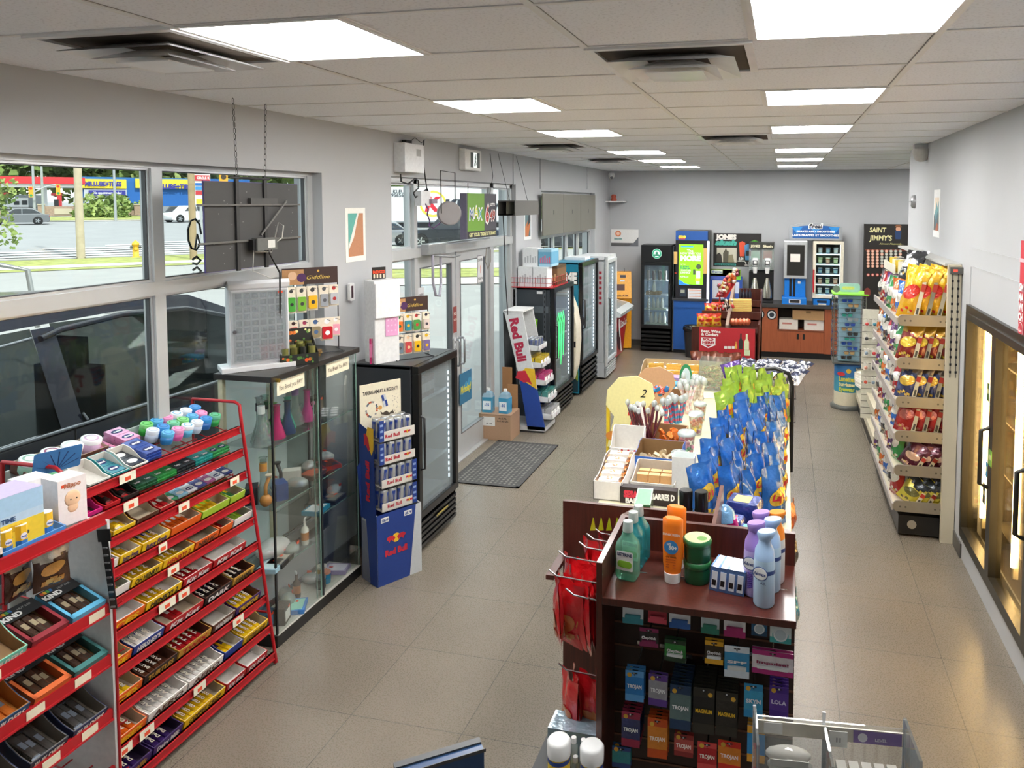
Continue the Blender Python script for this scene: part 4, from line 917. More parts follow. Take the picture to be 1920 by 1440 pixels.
cbox_thing('toy_box','pastel blue and yellow display carton at the far left of the near rack','box',.26,.15,.20,'bcd3ea',(X2-.18,2.06,zt2),rad(84),ex2)
def ytub():
    m=MB();Yc=card('eebf2a');Bc=card('2a6fb8');q=[(.024*cos(a),.024*sin(a))for a in[2*pi*k/8+.39 for k in range(8)]]
    m.prism([(a,b_)for a,b_ in q],0,.03,Bc,2);m.prism(q,.03,.083,Yc,2);m.prism([(a*.98,b_*.98)for a,b_ in q],.083,.085,WHITE,2)
    m.disc((0,-.0228,.045),(0,-1,0),.012,card('e8e6ee'),12);m.text('goo',(0,-.0235,.045),Xp,Zp,.01,card('2a4f9a'),.04);return m
yt=single(ytub(),'candy_tub','','candy tub')
for i,(a,b_)in enumerate(((0,0),(.055,.0),(.11,.012),(.165,.015),(.03,.055),(.085,.06),(.14,.065),(-.05,.01),(-.02,.06))):
    place(yt,(X2-.035-b_,2.04+a+.0,zt2),rz(rad(85)),'yellow and blue candy tub, %s in the blue tray'%['front row left','front row centre','front row right of centre','front row right end','back row left of centre','back row centre','back row right','front row far left','back row far left'][i],'yellow candy tubs')
single(tray_mesh(.32,.13,.05,.02,'3a7fc4','8fb8dc',shape='s'),'tub_tray','low blue tray holding the yellow candy tubs','tray',(X2-.135,2.09,zt2-.002),rz(FR))
m=MB();m.cbox((0,0,.02),(.16,.11,.04),card('dfd8cc'));m.cbox((0,-.056,.02),(.14,.001,.03),card('28365c'));single(m,'low_carton','low open white carton with navy print at the left edge of the near rack','box',(X2-.06,1.93,zt2),rz(FR))
m=MB();m.box(-.03,.03,-.03,.03,0,.15,glass('f4f8f8',.1,'clear_plastic',.25));m.lathe([(.012,.02),(.02,.05),(.012,.12)],plastic('d8d0c4'),10);m.disc((.01,-.031,.1),(0,-1,0),.014,card('d84a3a'),12)
single(m,'clear_box','clear plastic box with a red sticker at the left edge of the near rack','box',(X2-.04,1.98,zt2+.042),rz(FR))
m=MB();m.push(Matrix.Rotation(rad(20),4,'X'));m.prism(rrect(-.09,.09,0,.11,.01),0,.002,card('3f7fc0'),1)
for q in range(7):a=rad(20+q*23);m.quad((0,-.0006,.01),(.004,-.0006,.01),(.085*cos(a)+.004,-.0006,.01+.085*sin(a)),(.085*cos(a),-.0006,.01+.085*sin(a)+.004),card('1f3f78'))
m.pop();single(m,'header_card','small blue card with a sunburst on the left end of the red rack','card',on_tier(0,2.56,.05,.10),rz(rad(70)))
# hanging chocolate bags and a clip strip on the near rack
cb=single(flip(bag_mesh(.13,.15,.03,'4a2c20','b9b2a4',logo='c9924a',seed=5),Matrix.Rotation(0,4,'X')),'chocolate_bag','clear bag of chocolate almonds hanging under the top shelf, front one','bag',(X2-.05,2.22,z2[0]-.21),rz(rad(75)),'chocolate bags under the top shelf')
clone(cb,(X2-.12,2.15,z2[0]-.22),(0,0,rad(100)),'clear bag of chocolate almonds hanging under the top shelf, rear one','chocolate bags under the top shelf')
m=MB();m.cbox((0,0,0),(.055,.004,.05),BLACK);m.box(-.014,.014,-.002,.002,-.30,-.02,BLACK)
for q in range(9):m.cbox((0,-.004,-.05-q*.03),(.02,.006,.006),plastic('77787a'))
single(m,'clip_strip','black clip strip hanging on the white end panel of the near rack','clip strip',(X2+.01,Y2-.006,z2[0]-.08),(0,rad(-6),rad(8)))
# ------------------------------------------------------------------ glass display cabinet
KX0,KX1,KY0,KY1,KH=-3.10,-2.87,3.75,4.64,1.62
KX0=-3.23
gc=thing('display_cabinet','tall glass display cabinet with black base and top, full of glass pipes','display cabinet')
GL=glass('fbfefd',.05,'cabinet_glass');GE=mat('9fc4b8',.2,alpha=.6,scale=5)
MB().box(KX0,KX1+.01,KY0-.01,KY1+.01,0,.07,mat('19191a',.3)).box(KX0,KX1+.012,KY0,KY1,.07,.075,mat('b9b6ac',.5)).build('base',gc,bevel=.003)
MB().box(KX0-.01,KX1+.02,KY0-.02,KY1+.02,KH-.035,KH,mat('2b2826',.35)).build('top_board',gc,bevel=.003)
m=MB();m.box(KX0,KX1,KY0,KY0+.005,.075,KH-.035,GL);m.build('side_pane',gc)
m=MB();m.box(KX0,KX1,KY1-.005,KY1,.075,KH-.035,GL);m.build('side_pane',gc)
m=MB();m.box(KX1-.005,KX1,KY0,4.20,.075,KH-.04,GL);m.build('sliding_door',gc)
m=MB();m.box(KX1-.014,KX1-.009,4.16,KY1,.075,KH-.04,GL);m.build('sliding_door',gc)
m=MB()
for(x,y)in((KX1,KY0),(KX1,4.195),(KX1-.012,4.165),(KX1,KY1-.004)):m.box(x-.004,x+.001,y,y+.006,.075,KH-.035,GE)
for y in(KY0,4.21):m.box(KX1-.006,KX1+.004,y,y+.012,.075,KH-.035,mat('232629',.4))
m.box(KX0,KX0+.03,KY0+.003,KY0+.03,.075,KH-.035,mat('e4dcc0',.5));m.box(KX0,KX0+.03,4.17,4.21,.075,KH-.035,mat('e4dcc0',.5));m.build('corner_post',gc);MB().box(KX0,KX0+.006,KY0+.01,4.36,.075,KH-.04,frosted('f4f6f5')).build('back_pane',gc);MB().box(KX0,KX0+.006,4.36,KY1,.075,KH-.04,frosted('b4bab8')).build('back_pane',gc)
KZ={0:(.45,.82,1.19),1:(.60,.83,1.19)}
for s_,(a,b_)in((0,(KY0+.01,4.18)),(1,(4.2,KY1-.01))):
    for z in KZ[s_]:
        m=MB();m.box(KX0+.03,KX1-.02,a,b_,z-.006,z,GL);m.box(KX1-.022,KX1-.02,a,b_,z-.006,z,GE);m.build('glass_shelf',gc)
m=MB();m.tube([(KX1+.01,KY0+.03,KH-.03),(KX1+.035,KY0+.03,KH-.03)],.012,metal('c9a64a',.25));m.build('lock',gc)
for(y,s_)in((3.93,'You Break you PAY!'),(4.42,'You Break You PAY!')):
    m=MB();m.box(KX1+.001,KX1+.003,y-.13,y+.13,KH-.13,KH-.045,card('e9e2c8'));m.text(s_,(KX1+.0035,y,KH-.088),Yp,Zp,.028,card('5b4638'),.0,.2,w=.22)
    single(m,'paper_note','handwritten cream note taped to the %s door of the glass cabinet'%('left' if y<4.2 else 'right'),'note')
# pipes and small goods inside
def pipe(kind,c,c2='e9f2f0'):
    m=MB();A=plastic(c,.25)if kind!='clear' else glass('e9f4f4',.14,'pipe_glass',.22);B=plastic(c2,.3)
    if kind=='beaker':m.lathe([(.045,0),(.05,.01),(.022,.10),(.018,.12),(.018,.20),(.024,.205)],A,14);m.tube([(.02,0,.05),(.06,0,.09)],.006,A);m.ball((.065,0,.1),.014,B,8)
    elif kind=='clear':m.lathe([(.055,0),(.058,.01),(.024,.12),(.02,.15),(.02,.28),(.028,.285)],A,14);m.lathe([(.0235,.20),(.0235,.25)],B,14);m.tube([(.02,0,.06),(.07,0,.12)],.007,A)
    elif kind=='bulb':m.ball((0,0,.03),.03,A,12);m.tube([(0,0,.05),(0,0,.10),(.03,0,.14)],.009,A);m.lathe([(.014,.14),(.02,.15)],B,10,(.03,0,0))
    elif kind=='jar':m.lathe([(.03,0),(.032,.01),(.032,.06),(.028,.065)],A,14);m.lathe([(.033,.065),(.033,.08)],B,14)
    elif kind=='box':m.box(-.045,.045,-.03,.03,0,.09,card(c));m.quad((-.035,-.0305,.015),(.035,-.0305,.015),(.035,-.0305,.07),(-.035,-.0305,.07),card(c2));m.cbox((.02,-.0308,.075),(.02,.001,.012),card('e8532e'))
    elif kind=='flat':m.box(-.06,.06,-.045,.045,0,.02,card(c));m.box(-.05,.05,-.035,.035,.02,.0206,card(c2));m.cbox((.03,.0,.0212),(.02,.012,.001),card('e8532e'))
    elif kind=='bag':m.ball((0,0,.022),.035,glass('f6f8f8',.2,'clear_bag',.35),10,(1.3,.9,.65));m.ball((-.01,0,.015),.014,B,8);m.ball((.014,.005,.018),.013,A,8);m.cbox((.02,-.02,.04),(.02,.002,.012),card('e8532e'))
    elif kind=='bottle':m.lathe([(.022,0),(.024,.01),(.024,.10),(.008,.12),(.008,.15)],A,12);m.lathe([(.0245,.03),(.0245,.08)],B,12);m.tube([(0,0,.15),(0,0,.165),(.02,0,.165)],.005,plastic('dddddd'))
    elif kind=='disc':m.push(Matrix.Rotation(rad(75),4,'X'));m.lathe([(.085,0),(.09,.004),(.085,.008)],A,24);m.pop()
    return m
pc={};PS={'beaker':1.0,'clear':.95,'bulb':1.2,'bag':1.5,'flat':1.3,'box':1.15}
PN_={'beaker':('water_pipe','pipe'),'clear':('water_pipe','pipe'),'bulb':('glass_pipe','pipe'),'jar':('grinder_jar','jar'),'box':('small_carton','box'),'flat':('flat_carton','box'),'bag':('accessory_bag','bag'),'bottle':('cleaner_bottle','bottle'),'disc':('round_tray','tray')}
def cab(kind,c,c2,x,y,z,words,rz_=0.0):
    k=(kind,c,c2);n,ct=PN_[kind];z+=.003
    if k in pc:return clone(pc[k],(x,y,z),rz(FR+rz_),words,None)
    pc[k]=single(pipe(kind,c,c2),n,words,ct,(x,y,z),rz(FR+rz_));s_=PS.get(kind,1);pc[k].scale=(s_,s_,s_);return pc[k]
zt_,zm_,zl_,zb_=1.19,.82,.45,.075
L_=[('clear','e','2c3440',3.84,'clear beaker pipe with a charcoal band'),('clear','e','f0f4f4',3.79,'plain clear beaker pipe'),('clear','e','242b30',3.885,'clear beaker pipe with a black band'),('beaker','d8327c','2a2a2e',3.93,'pink silicone pipe with black'),('beaker','57b84c','c9e8c0',3.965,'green silicone pipe'),('beaker','2c4a78','1f2b3a',4.03,'navy blue silicone pipe'),('beaker','48b89c','7fd8c0',4.10,'mint green and teal silicone pipe')]
for i,(k,c,c2,y,w_)in enumerate(L_):cab(k,c,c2,-3.02+(i%2)*.05,y,zt_,w_+', top shelf of the glass cabinet',.4*i)
cab('beaker','c23a8a','e86ab0',-3.02,4.30,zt_,'magenta pipe with a long stem, right half of the top shelf');cab('clear','e','9a7abf',-3.05,4.22,zt_,'clear pipe with a lilac band, right half of the top shelf');cab('box','3a3836','6a5f54',-3.1,4.5,zt_,'dark carton at the right end of the cabinet top shelf')
M2=[('bulb','c98a4a','e8d8c0',3.80,'amber glass bulb pipe'),('clear','e','e09a52',3.86,'clear pipe with an orange band'),('box','2c3038','54706a',3.83,'dark patterned carton'),('box','2a4a8a','4aa05a',3.93,'blue and green carton'),('bulb','3a3436','2a2628',4.02,'black glass bulb pipe'),('bag','3a8fc0','e8c04a',4.05,'clear bag of blue and yellow parts'),('bag','d0603a','4a6ac0',4.10,'clear bag of orange and blue parts'),('box','d8d4cc','bfa890',4.13,'pale carton')]
for i,(k,c,c2,y,w_)in enumerate(M2):cab(k,c,c2,-2.96-(i%3)*.06,y,zm_,w_+', middle shelf at the left of the cabinet',.3*i)
M3=[('flat','4a3028','b0523a',4.28,'dark red flat box'),('bag','c0402a','2a2a2a',4.36,'bag of red and black parts'),('flat','8a2a20','2a2422',4.46,'long maroon flat box'),('bag','d8d0c8','c03a3a',4.55,'bag of pale and red parts')]
for i,(k,c,c2,y,w_)in enumerate(M3):cab(k,c,c2,-2.98-(i%2)*.08,y,.83,w_+', upper middle shelf at the right of the cabinet',.5*i)
M4=[('flat','2a8aa8','e4ecf0',4.27,'blue and white flat box'),('flat','1f1f21','4a4a4a',4.37,'black flat box'),('flat','2a2a2c','8a8a80',4.46,'black and grey flat box'),('bag','3a5fb0','c8403a',4.55,'bag with blue and red clips')]
for i,(k,c,c2,y,w_)in enumerate(M4):cab(k,c,c2,-2.95-(i%2)*.05,y,.60,w_+', lower middle shelf at the right of the cabinet',.1)
m=MB();m.ball((0,0,.05),.1,glass('f8f8f8',.2,'clear_bag',.5,'f2f2f0'),14,(1.2,.9,.55))
for q,(a,b_)in enumerate(((-.07,-.03),(.0,-.07),(.06,-.04),(.02,.0),(-.03,-.02))):m.disc((a,b_-.01,.085 if q>2 else .06),(a,-1,.9),.016,card('c82a34'),12)
single(m,'plastic_bag','large white plastic bag with red dots on the low shelf of the glass cabinet','bag',(-3.02,3.93,zl_+.003),rz(FR))
L5=[('flat','9ac0d0','d0e4ea',3.80,'pale blue flat box'),('flat','23211f','b8b0a4',3.86,'black marker box'),('bag','c8a23a','5a6a4a',3.98,'bag of gold and olive parts'),('bottle','e8e4da','c07a3a',4.12,'white pump bottle with an orange label')]
for i,(k,c,c2,y,w_)in enumerate(L5):cab(k,c,c2,-2.93,y,zl_,w_+', low shelf of the glass cabinet',.2)
L6=[('box','33485a','5a7890',3.79,'slate blue carton',-2.98),('box','2a3f54','48647c',3.86,'navy carton',-3.1),('box','4a4038','e8e4dc',3.88,'dark carton with a white V',-2.93),('flat','3f7fc8','9fdcc8',4.03,'mint and blue flat carton',-2.94),('disc','5c5a58','5c5a58',3.98,'dark round tray',-3.1),('bag','d8b24a','6a8a4a',4.06,'bag of yellow and green parts',-3.02),('bag','a8683a','3a3a3a',4.12,'bag of brown parts',-3.08),('bottle','5a4438','b8703a',4.15,'brown bottle',-3.02),
      ('jar','2a8ab8','e8a080',4.36,'blue jar with a salmon lid',-2.95),('jar','3a3a3c','8a8a8c',4.29,'grey jar',-2.94),('jar','c8a04a','e8e0d0',4.42,'amber jar with a white lid',-3.02),('bag','e0603a','e8e8e8',4.33,'bag with orange stickers',-3.04),('flat','b0a0c8','e4e0ec',4.52,'lilac flat packet',-2.97)]
for i,(k,c,c2,y,w_,x_)in enumerate(L6):cab(k,c,c2,x_,y,zb_,w_+' on the floor of the glass cabinet',.15*i)

# ------------------------------------------------------------------ things on the cabinet
m=MB();p=aty(415,695,3.80)
kb_=thing('key_cabinet','white lockable display box with a clear grid door on the glass cabinet','display box',(-3.05,3.90,KH),rz(rad(48))[2])
KW=.33;KHt=.49;WH=mat('dcdcde',.4,scale=3,amt=.02)
m=MB();m.box(-KW/2,KW/2,0,.14,.03,KHt+.03,WH);m.prism([(-.012,KHt-.0),(.14,KHt+.01),(.14,KHt+.035),(0,KHt+.05),(-.02,KHt+.03)],-KW/2-.006,KW/2+.006,WH,0);m.box(-KW/2-.05,KW/2+.03,-.03,.14,.0,.03,WH);m.build('case',kb_,bevel=.003)
m=MB();m.frame(-KW/2+.008,KW/2-.008,.045,KHt-.01,.012,-.012,0,plastic('cfd0d2'),1)
cc=glass('f4f6f8',.1,'cell_plastic',.3,'d9dadc')
for a in range(6):
    for b_ in range(10):
        x_=-KW/2+.035+a*.045;z_=.065+b_*.041;bl=(a,b_)in((0,9),(4,8),(5,8),(3,5))
        m.box(x_,x_+.032,-.010,-.004,z_,z_+.03,plastic('9c9da0')if bl else cc);
        if not bl:m.disc((x_+.016,-.0105,z_+.015),(0,-1,0),.008,plastic('b9babd'),8)
m.build('cell_grid',kb_)
m=MB();m.box(-KW/2+.01,KW/2-.01,-.014,-.011,.05,KHt-.015,glass('f4f6f8',.12,'door_pane',.12));m.build('clear_door',kb_)
m=MB();m.tube([(-KW/2+.025,-.012,.24),(-KW/2+.025,-.03,.24)],.011,metal('8a8c90',.25));m.build('lock',kb_)
m=MB();m.box(KW/2-.06,KW/2-.035,-.0155,-.0145,KHt-.035,KHt-.022,card('e8532e'));m.build('price_sticker',kb_)
# black counter display of lighters/grinders
hd=thing('counter_display','black and green counter display box full of small shiny tins on the glass cabinet','display box',(-2.985,4.13,KH),rad(50))
m=MB();BK=card('20211e');m.box(-.11,.11,0,.01,0,.21,BK);m.box(-.11,.11,-.13,0,0,.004,BK);m.box(-.11,.11,-.13,-.126,0,.07,BK)
m.prism([(0,0),(-.13,0),(-.13,.07),(0,.16)],-.112,-.108,BK,0);m.prism([(0,0),(-.13,0),(-.13,.07),(0,.16)],.108,.112,BK,0)
r_=random.Random(3)
for q in range(14):m.disc((r_.uniform(-.1,.1),-.1305,r_.uniform(.01,.06)),(0,-1,0),r_.uniform(.006,.012),card(['5a8a3a','3f6a30','d86a2a'][q%3]),7)
for q in range(10):m.disc((r_.uniform(-.1,.1),-.0006,r_.uniform(.1,.2)),(0,-1,0),r_.uniform(.006,.012),card(['5a8a3a','d86a2a','e8e0a0'][q%3]),7)
m.disc((.04,-.131,.03),(0,-1,0),.012,card('e0582a'),12);m.text('HERB',(-.02,-.001,.185),Xp,Zp,.02,card('e0782a'),.05);m.build('carton',hd)
for a in range(4):
    for b_ in range(3):MB().lathe([(.023,0),(.023,.09)],mat(['6a6a3a','3a3c38','8a8a50'][(a+b_)%3],.25,.5),12).build('tin',hd,(-.08+a*.053,-.03-b_*.036,.02+(2-b_)*.012))
for q in range(4):
    m=MB();m.prism([(-.04,0),(.04,0),(.045,.012),(-.045,.012)],-.012,.012,mat('7a6238',.4,.3),1)
    single(m,'leather_pouch','small brown wrapped packet lying at the right end of the cabinet counter display, %s'%['lowest','second','third','topmost'][q],'packet',(-2.93+.01*q,4.22+.012*q,KH+.002+q*.0135),rz(.4+q*.5))
# wire stands with hanging packs
def hang_stand(name,label,loc,rzv,w_,h_,rows_,header,packs):
    t=thing(name,label,'rack',loc,rzv);m=MB();WR=plastic('26262a')
    for x_ in(-w_/2,w_/2):m.tube([(x_,0,.006),(x_,0,h_)],.004,WR,6);m.tube([(x_,-.10,.006),(x_,.06,.006)],.004,WR,6)
    m.tube([(-w_/2,-.08,.006),(w_/2,-.08,.006)],.004,WR,6)
    for z in rows_:m.tube([(-w_/2,0,z),(w_/2,0,z)],.003,WR,6)
    m.build('wire_frame',t)
    hd_=MB();hd_.box(-w_/2,w_/2,-.004,0,h_-.0,h_+.11,card('3a2520'));hd_.box(-w_/2,-w_/2+w_*.38,-.0048,-.004,h_+.0,h_+.10,card('b98a5c'));hd_.disc((-w_*.32,-.0055,h_+.06),(0,-1,0),.028,card('e0b894'),14);hd_.disc((-w_*.16,-.0055,h_+.045),(0,-1,0),.03,card('4a2458'),14);hd_.text(header,(w_*.14,-.006,h_+.045),Xp,Zp,.026,card('d8b85a'),.0,.3,w=w_*.42);hd_.disc((w_*.14,-.006,h_+.085),(0,-1,0),.008,card('d8a84a'),10);hd_.build('header_card',t)
    for(x_,z,pw,phh,c,c2,nn,words)in packs:
        for q in range(nn):
            m=MB();m.box(-pw/2,pw/2,-.002,0,0,phh,card('e6dcc8'));m.prism(rrect(-pw*.42,pw*.42,phh*.08,phh*.62,pw*.12),-.014,-.002,plastic(c,.3),1);m.disc((0,-.0148,phh*.35),(0,-1,0),pw*.2,plastic(c2,.3),14);m.disc((0,-.0025,phh*.85),(0,-1,0),pw*.22,card(c2),12)
            o=single(m,'hanging_pack','%s hanging pack, %s of %d, on the wire stand %s'%(words,ORD[q],nn,'over the cabinet' if loc[1]<5 else 'over the fridge'),'pack',None,None)
            o.matrix_world=t_mat(loc,rzv)@Matrix.Translation((x_,-.03-q*.022,z-phh))
    m=MB()
    for(x_,z,pw,phh,c,c2,nn,words)in packs:m.tube([(x_,0,z-.012),(x_,-.12,z-.008)],.002,WR,5)
    m.build('hook',t);return t
def t_mat(loc,rzv):return Matrix.Translation(loc)@Matrix.Rotation(rzv,4,'Z')
hang_stand('pack_stand','black wire stand with a brown header and hanging packs on the glass cabinet',(-3.06,4.42,KH),rad(52),.36,.46,(.43,.22),'Giddline',[
    (-.14,.45,.055,.17,'4aa03a','2a2a2a',2,'bright green'),(-.075,.45,.06,.17,'7ab03a','3a3a3a',2,'olive green'),(-.005,.45,.065,.16,'e8b41f','3a3a3a',2,'amber yellow'),(.07,.45,.06,.15,'9a9ea4','5a5a5e',2,'grey chrome'),(.135,.45,.06,.14,'b9bcc0','c03a3a',2,'silver and red'),
    (-.13,.23,.055,.11,'b8242c','3a1a1a',2,'dark red'),(-.06,.23,.06,.12,'6a2448','b03a5c',2,'wine purple'),(.01,.23,.07,.13,'9a8a6a','4a6a9a',2,'beige and blue'),(.085,.23,.08,.15,'c8202c','f4f4f4',2,'red dice'),(.15,.23,.06,.13,'e8a0b4','f4f4f4',1,'pink dice')])
hang_stand('pack_stand','black wire stand with a small brown header and hanging trinkets on the black drinks fridge',(-2.80,5.29,1.425),rad(52),.30,.36,(.34,.19),'Giddline',[
    (-.11,.35,.06,.14,'e8742a','2a6a3a',2,'orange toy car'),(-.04,.35,.06,.14,'2f8a98','e8b41f',2,'teal toy car'),(.03,.35,.06,.14,'4a9a4a','c03a3a',2,'green toy car'),(.11,.35,.055,.14,'d8c8c0','3a3a4a',2,'pale toy'),
    (-.11,.19,.06,.15,'6a7a88','4a4a4a',2,'slate toy'),(-.04,.19,.06,.15,'c84a4a','e8c8a0',2,'coral toy'),(.035,.19,.06,.15,'e8b81f','2a2a2a',2,'yellow toy'),(.11,.19,.06,.15,'7a6a9a','e8b81f',2,'violet toy')])
# ------------------------------------------------------------------ upright drinks fridges
def fridge(name,label,x0,x1,y0,y1,H,body,side=None,glow='dfeaf2',front='101113',base=.2,header=0.0,handle='near',lite=3.0,shelves=4,back='8d9499',gt='dfe8ea',frost=.12):
    """door faces +x"""
    t=thing(name,label,'fridge');B=mat(body,.35,scale=4,amt=.03);F=mat(front,.3,scale=4,amt=.03)
    dz0,dz1=base,H-header;q=.03;m=MB()
    m.box(x0,x1-.06,y0,y0+q,base,H,B);m.box(x0,x1-.06,y1-q,y1,base,H,B);m.box(x0,x1-.06,y0,y1,H-q,H,B);m.box(x0,x0+q,y0,y1,base,H,B)
    m.box(x0,x1-.03,y0,y1,.03,base,B);m.build('body',t,bevel=.006)
    m=MB();I=mat('cfd6da',.5);m.box(x0+q,x0+q+.004,y0+q,y1-q,base,H-q,mat(back,.5));m.box(x0+q,x1-.065,y0+q,y1-q,base,base+.004,I);m.box(x0+q,x1-.07,y0+q,y0+q+.003,base,H-q,mat(back,.5));m.box(x0+q,x1-.07,y1-q-.003,y1-q,base,H-q,mat(back,.5));m.build('liner',t)
    m=MB();m.frame(y0,y1,dz0,dz1,.055,x1-.05,x1,F,0)
    if header:m.box(x1-.05,x1,y0,y1,dz1,H,F)
    DF=m.build('door',t,bevel=.004)
    MB().box(x1-.03,x1-.026,y0+.05,y1-.05,dz0+.05,dz1-.05,glass(gt,.07,'fridge_door_glass',frost,'b9c2c6')).build('door_glass',DF)
    hy=y0+.03 if handle=='near' else y1-.03;hz=(dz0+dz1)/2
    m=MB();m.tube([(x1,hy,hz-.2),(x1+.03,hy,hz-.19),(x1+.03,hy,hz+.19),(x1,hy,hz+.2)],.009,mat('1b1b1d',.3));m.build('handle',DF)
    m=MB()
    for k in range(5):m.box(x1-.03,x1-.012,y0+.02,y1-.02,.05+k*(base-.07)/5,.05+(k+.55)*(base-.07)/5,F)
    m.box(x1-.045,x1-.03,y0,y1,.03,base,F);m.build('grille',t)
    m=MB();zz=[]
    for k in range(shelves):
        z=dz0+.06+(dz1-dz0-.12)*k/shelves;zz.append(z);m.box(x0+.05,x1-.09,y0+q,y1-q,z-.006,z,mat('e3e6e8',.4));m.box(x1-.092,x1-.088,y0+q,y1-q,z-.012,z+.014,plastic('e8ecee'))
    m.build('shelf',t)
    m=MB();ly=y1-.05;E_=mat('f2f8ff',.5,emit=lite*2.2)
    for k in range(int((dz1-dz0-.2)/.05)):m.box(x1-.065,x1-.058,ly-.004,ly+.006,dz0+.1+k*.05,dz0+.128+k*.05,E_)
    m.build('light_strip',t);t['zz']=0;del t['zz']
    return t,zz
f1,zz=fridge('drinks_fridge','black glass-door fridge beside the entrance mat, behind the energy drink display',-3.10,-2.575,4.98,5.66,1.425,'303439',base=.28,handle='near',lite=2.5,shelves=4,back='9aa0a4',frost=.28)
m=MB();m.box(-2.573,-2.571,5.25,5.45,.20,.215,mat('a8974a',.4));m.build('badge',f1);m=MB();m.box(-3.10,-2.62,4.985,5.655,1.426,1.428,mat('3d4043',.4));m.build('top_cover',f1)
btl=single(MB().lathe([(.028,0),(.03,.02),(.03,.13),(.012,.17),(.012,.2)],plastic('c8b86a',.3),12).lathe([(.0305,.05),(.0305,.11)],card('7a5a3a'),12).lathe([(.014,.2),(.014,.215)],plastic('e8b83a'),10),'drink_bottle','','bottle')
def shelf_fill(src,x,ys,z,lab,grp,rot=0.0):
    for i,y in enumerate(ys):place(src,(x,y,z+.001),rz(rot),lab%ORD[i]if '%s' in lab else lab,grp)
shelf_fill(btl,-2.72,[5.10,5.17,5.24],zz[2],'amber bottle on the upper middle shelf of the black fridge, %s from the left','bottles in the black fridge')
pk=single(MB().box(-.03,.03,-.03,.03,0,.16,card('8a4a44')).box(-.031,.031,-.031,.031,.04,.11,card('c9b9b0')),'drink_carton','','carton')
shelf_fill(pk,-2.72,[5.06+.075*k for k in range(6)],zz[3],'brown and cream carton on the top shelf of the black fridge, %s from the left','cartons in the black fridge')
# white riser, pink sticks, on top of fridge
ws=thing('white_dispenser','tall white dispenser column standing on the black fridge','dispenser',(-2.93,5.10,1.426),rad(58))
MB().box(-.10,.10,-.08,.08,0,.62,mat('e6e7e8',.4)).build('column',ws,bevel=.006)
m=MB();m.box(-.10,.10,-.10,-.08,.34,.60,mat('eeeeef',.35));m.build('upper_cover',ws,bevel=.006)
m=MB();m.box(-.015,.085,-.086,-.081,.20,.36,plastic('e0a0cc',.3))
for a in(.005,.035,.065):
    for b_ in(.24,.28,.32):m.disc((a,-.087,b_),(0,-1,0),.007,plastic('efc4e0'),8)
m.build('pink_plate',ws)
m=MB();m.box(-.055,.055,-.004,0,0,.09,card('1d1a19'));m.text('BACKWOODS',(0,-.005,.055),Xp,Zp,.022,card('e04a24'),.06,0,w=.10)
for q in range(4):m.box(-.045+q*.026,-.032+q*.026,-.0048,-.004,.008,.038,card('d9c9b0'))
single(m,'sign_card','small black and orange sign standing on the white dispenser','sign',(-2.95,5.10,2.048),rz(rad(58)))
st=single(MB().box(-.008,.008,-.004,.004,0,.19,foil('c8286c')).box(-.009,.009,-.005,-.004,.05,.15,foil('e87aa8')),'snack_stick','','snack stick')
for q in range(5):place(st,(-2.90+q*.018-.06,4.985+q*.012,1.426),rz(rad(50)),'pink wrapped stick standing on the black fridge, %s from the left'%ORD[q],'pink sticks on the fridge')
m=MB();m.prism(rrect(-.03,.03,-.065,.065,.012),-.02,0,mat('d9d9da',.4),1);m.box(-.012,.012,-.0215,-.02,-.045,.045,mat('3a1c28',.3))
m.build('handle_plate',None).name='tmp_plate'
o=bpy.data.objects['tmp_plate'];o.name='wall_box';o.location=aty(683,548,4.95);o.location.x=XL+.02;o.rotation_euler=rz(FR);tag(o,'small white wall box with a dark slot left of the white dispenser','wall box')

# ------------------------------------------------------------------ standing energy drink display
AN=math.atan2(.294,.174);RB0=Vector((-2.651,4.506,0));RBm=Matrix.Translation(RB0)@Matrix.Rotation(AN,4,'Z')
def tB(name,label,cat,group=None):
    t=thing(name,label,cat,RB0,AN,group);return t
BLU=card('24408a');SIL=card('c4c8cc');RBR=card('c8283c');RBY=card('f0c232')
def bull(m,o,r,u,s,mirror=1):
    """simple sun disc with two charging shapes"""
    o,r,u=Vector(o),Vector(r),Vector(u);n=r.cross(u)
    m.flat([(s*.42*cos(2*pi*k/20),s*.42*sin(2*pi*k/20))for k in range(20)],o,r,u,RBY,.0005)
    b_=[(-.95,.18),(-.75,.30),(-.4,.28),(-.15,.12),(-.08,-.02),(-.2,-.12),(-.28,-.32),(-.36,-.14),(-.6,-.12),(-.72,-.32),(-.8,-.1),(-.98,.02)]
    for s_ in(-1,1):m.flat([(a*-s_*s,c*s)for a,c in(b_ if s_>0 else b_[::-1])][::(1)],o,r,u,RBR,.001)
rb=tB('drink_display','blue and silver floor display with a cream header and four tiers of energy drink cans','display stand')
bw_,bd_,bh_=.345,.21,.50
m=MB();m.box(0,bw_,0,bd_,0,bh_-.08,BLU);m.quad((bw_*.72,-.001,0),(bw_+.001,-.001,0),(bw_+.001,-.001,bh_),(bw_*.88,-.001,bh_),SIL);m.box(0,bw_,-.0006,0,bh_-.09,bh_,BLU)
m.box(0,.006,0,bd_,0,bh_,SIL);m.box(bw_-.006,bw_,0,bd_,0,bh_,SIL);m.box(0,bw_,bd_-.006,bd_,0,bh_,BLU);m.quad((-.001,bd_*.45,0),(-.001,0,0),(-.001,0,bh_),(-.001,bd_*.7,bh_),BLU)
bull(m,(bw_*.42,-.002,bh_*.62),Xp,Zp,.075);m.text('Red Bull',(bw_*.42,-.002,bh_*.44),Xp,Zp,.042,RBR,.05,w=.17)
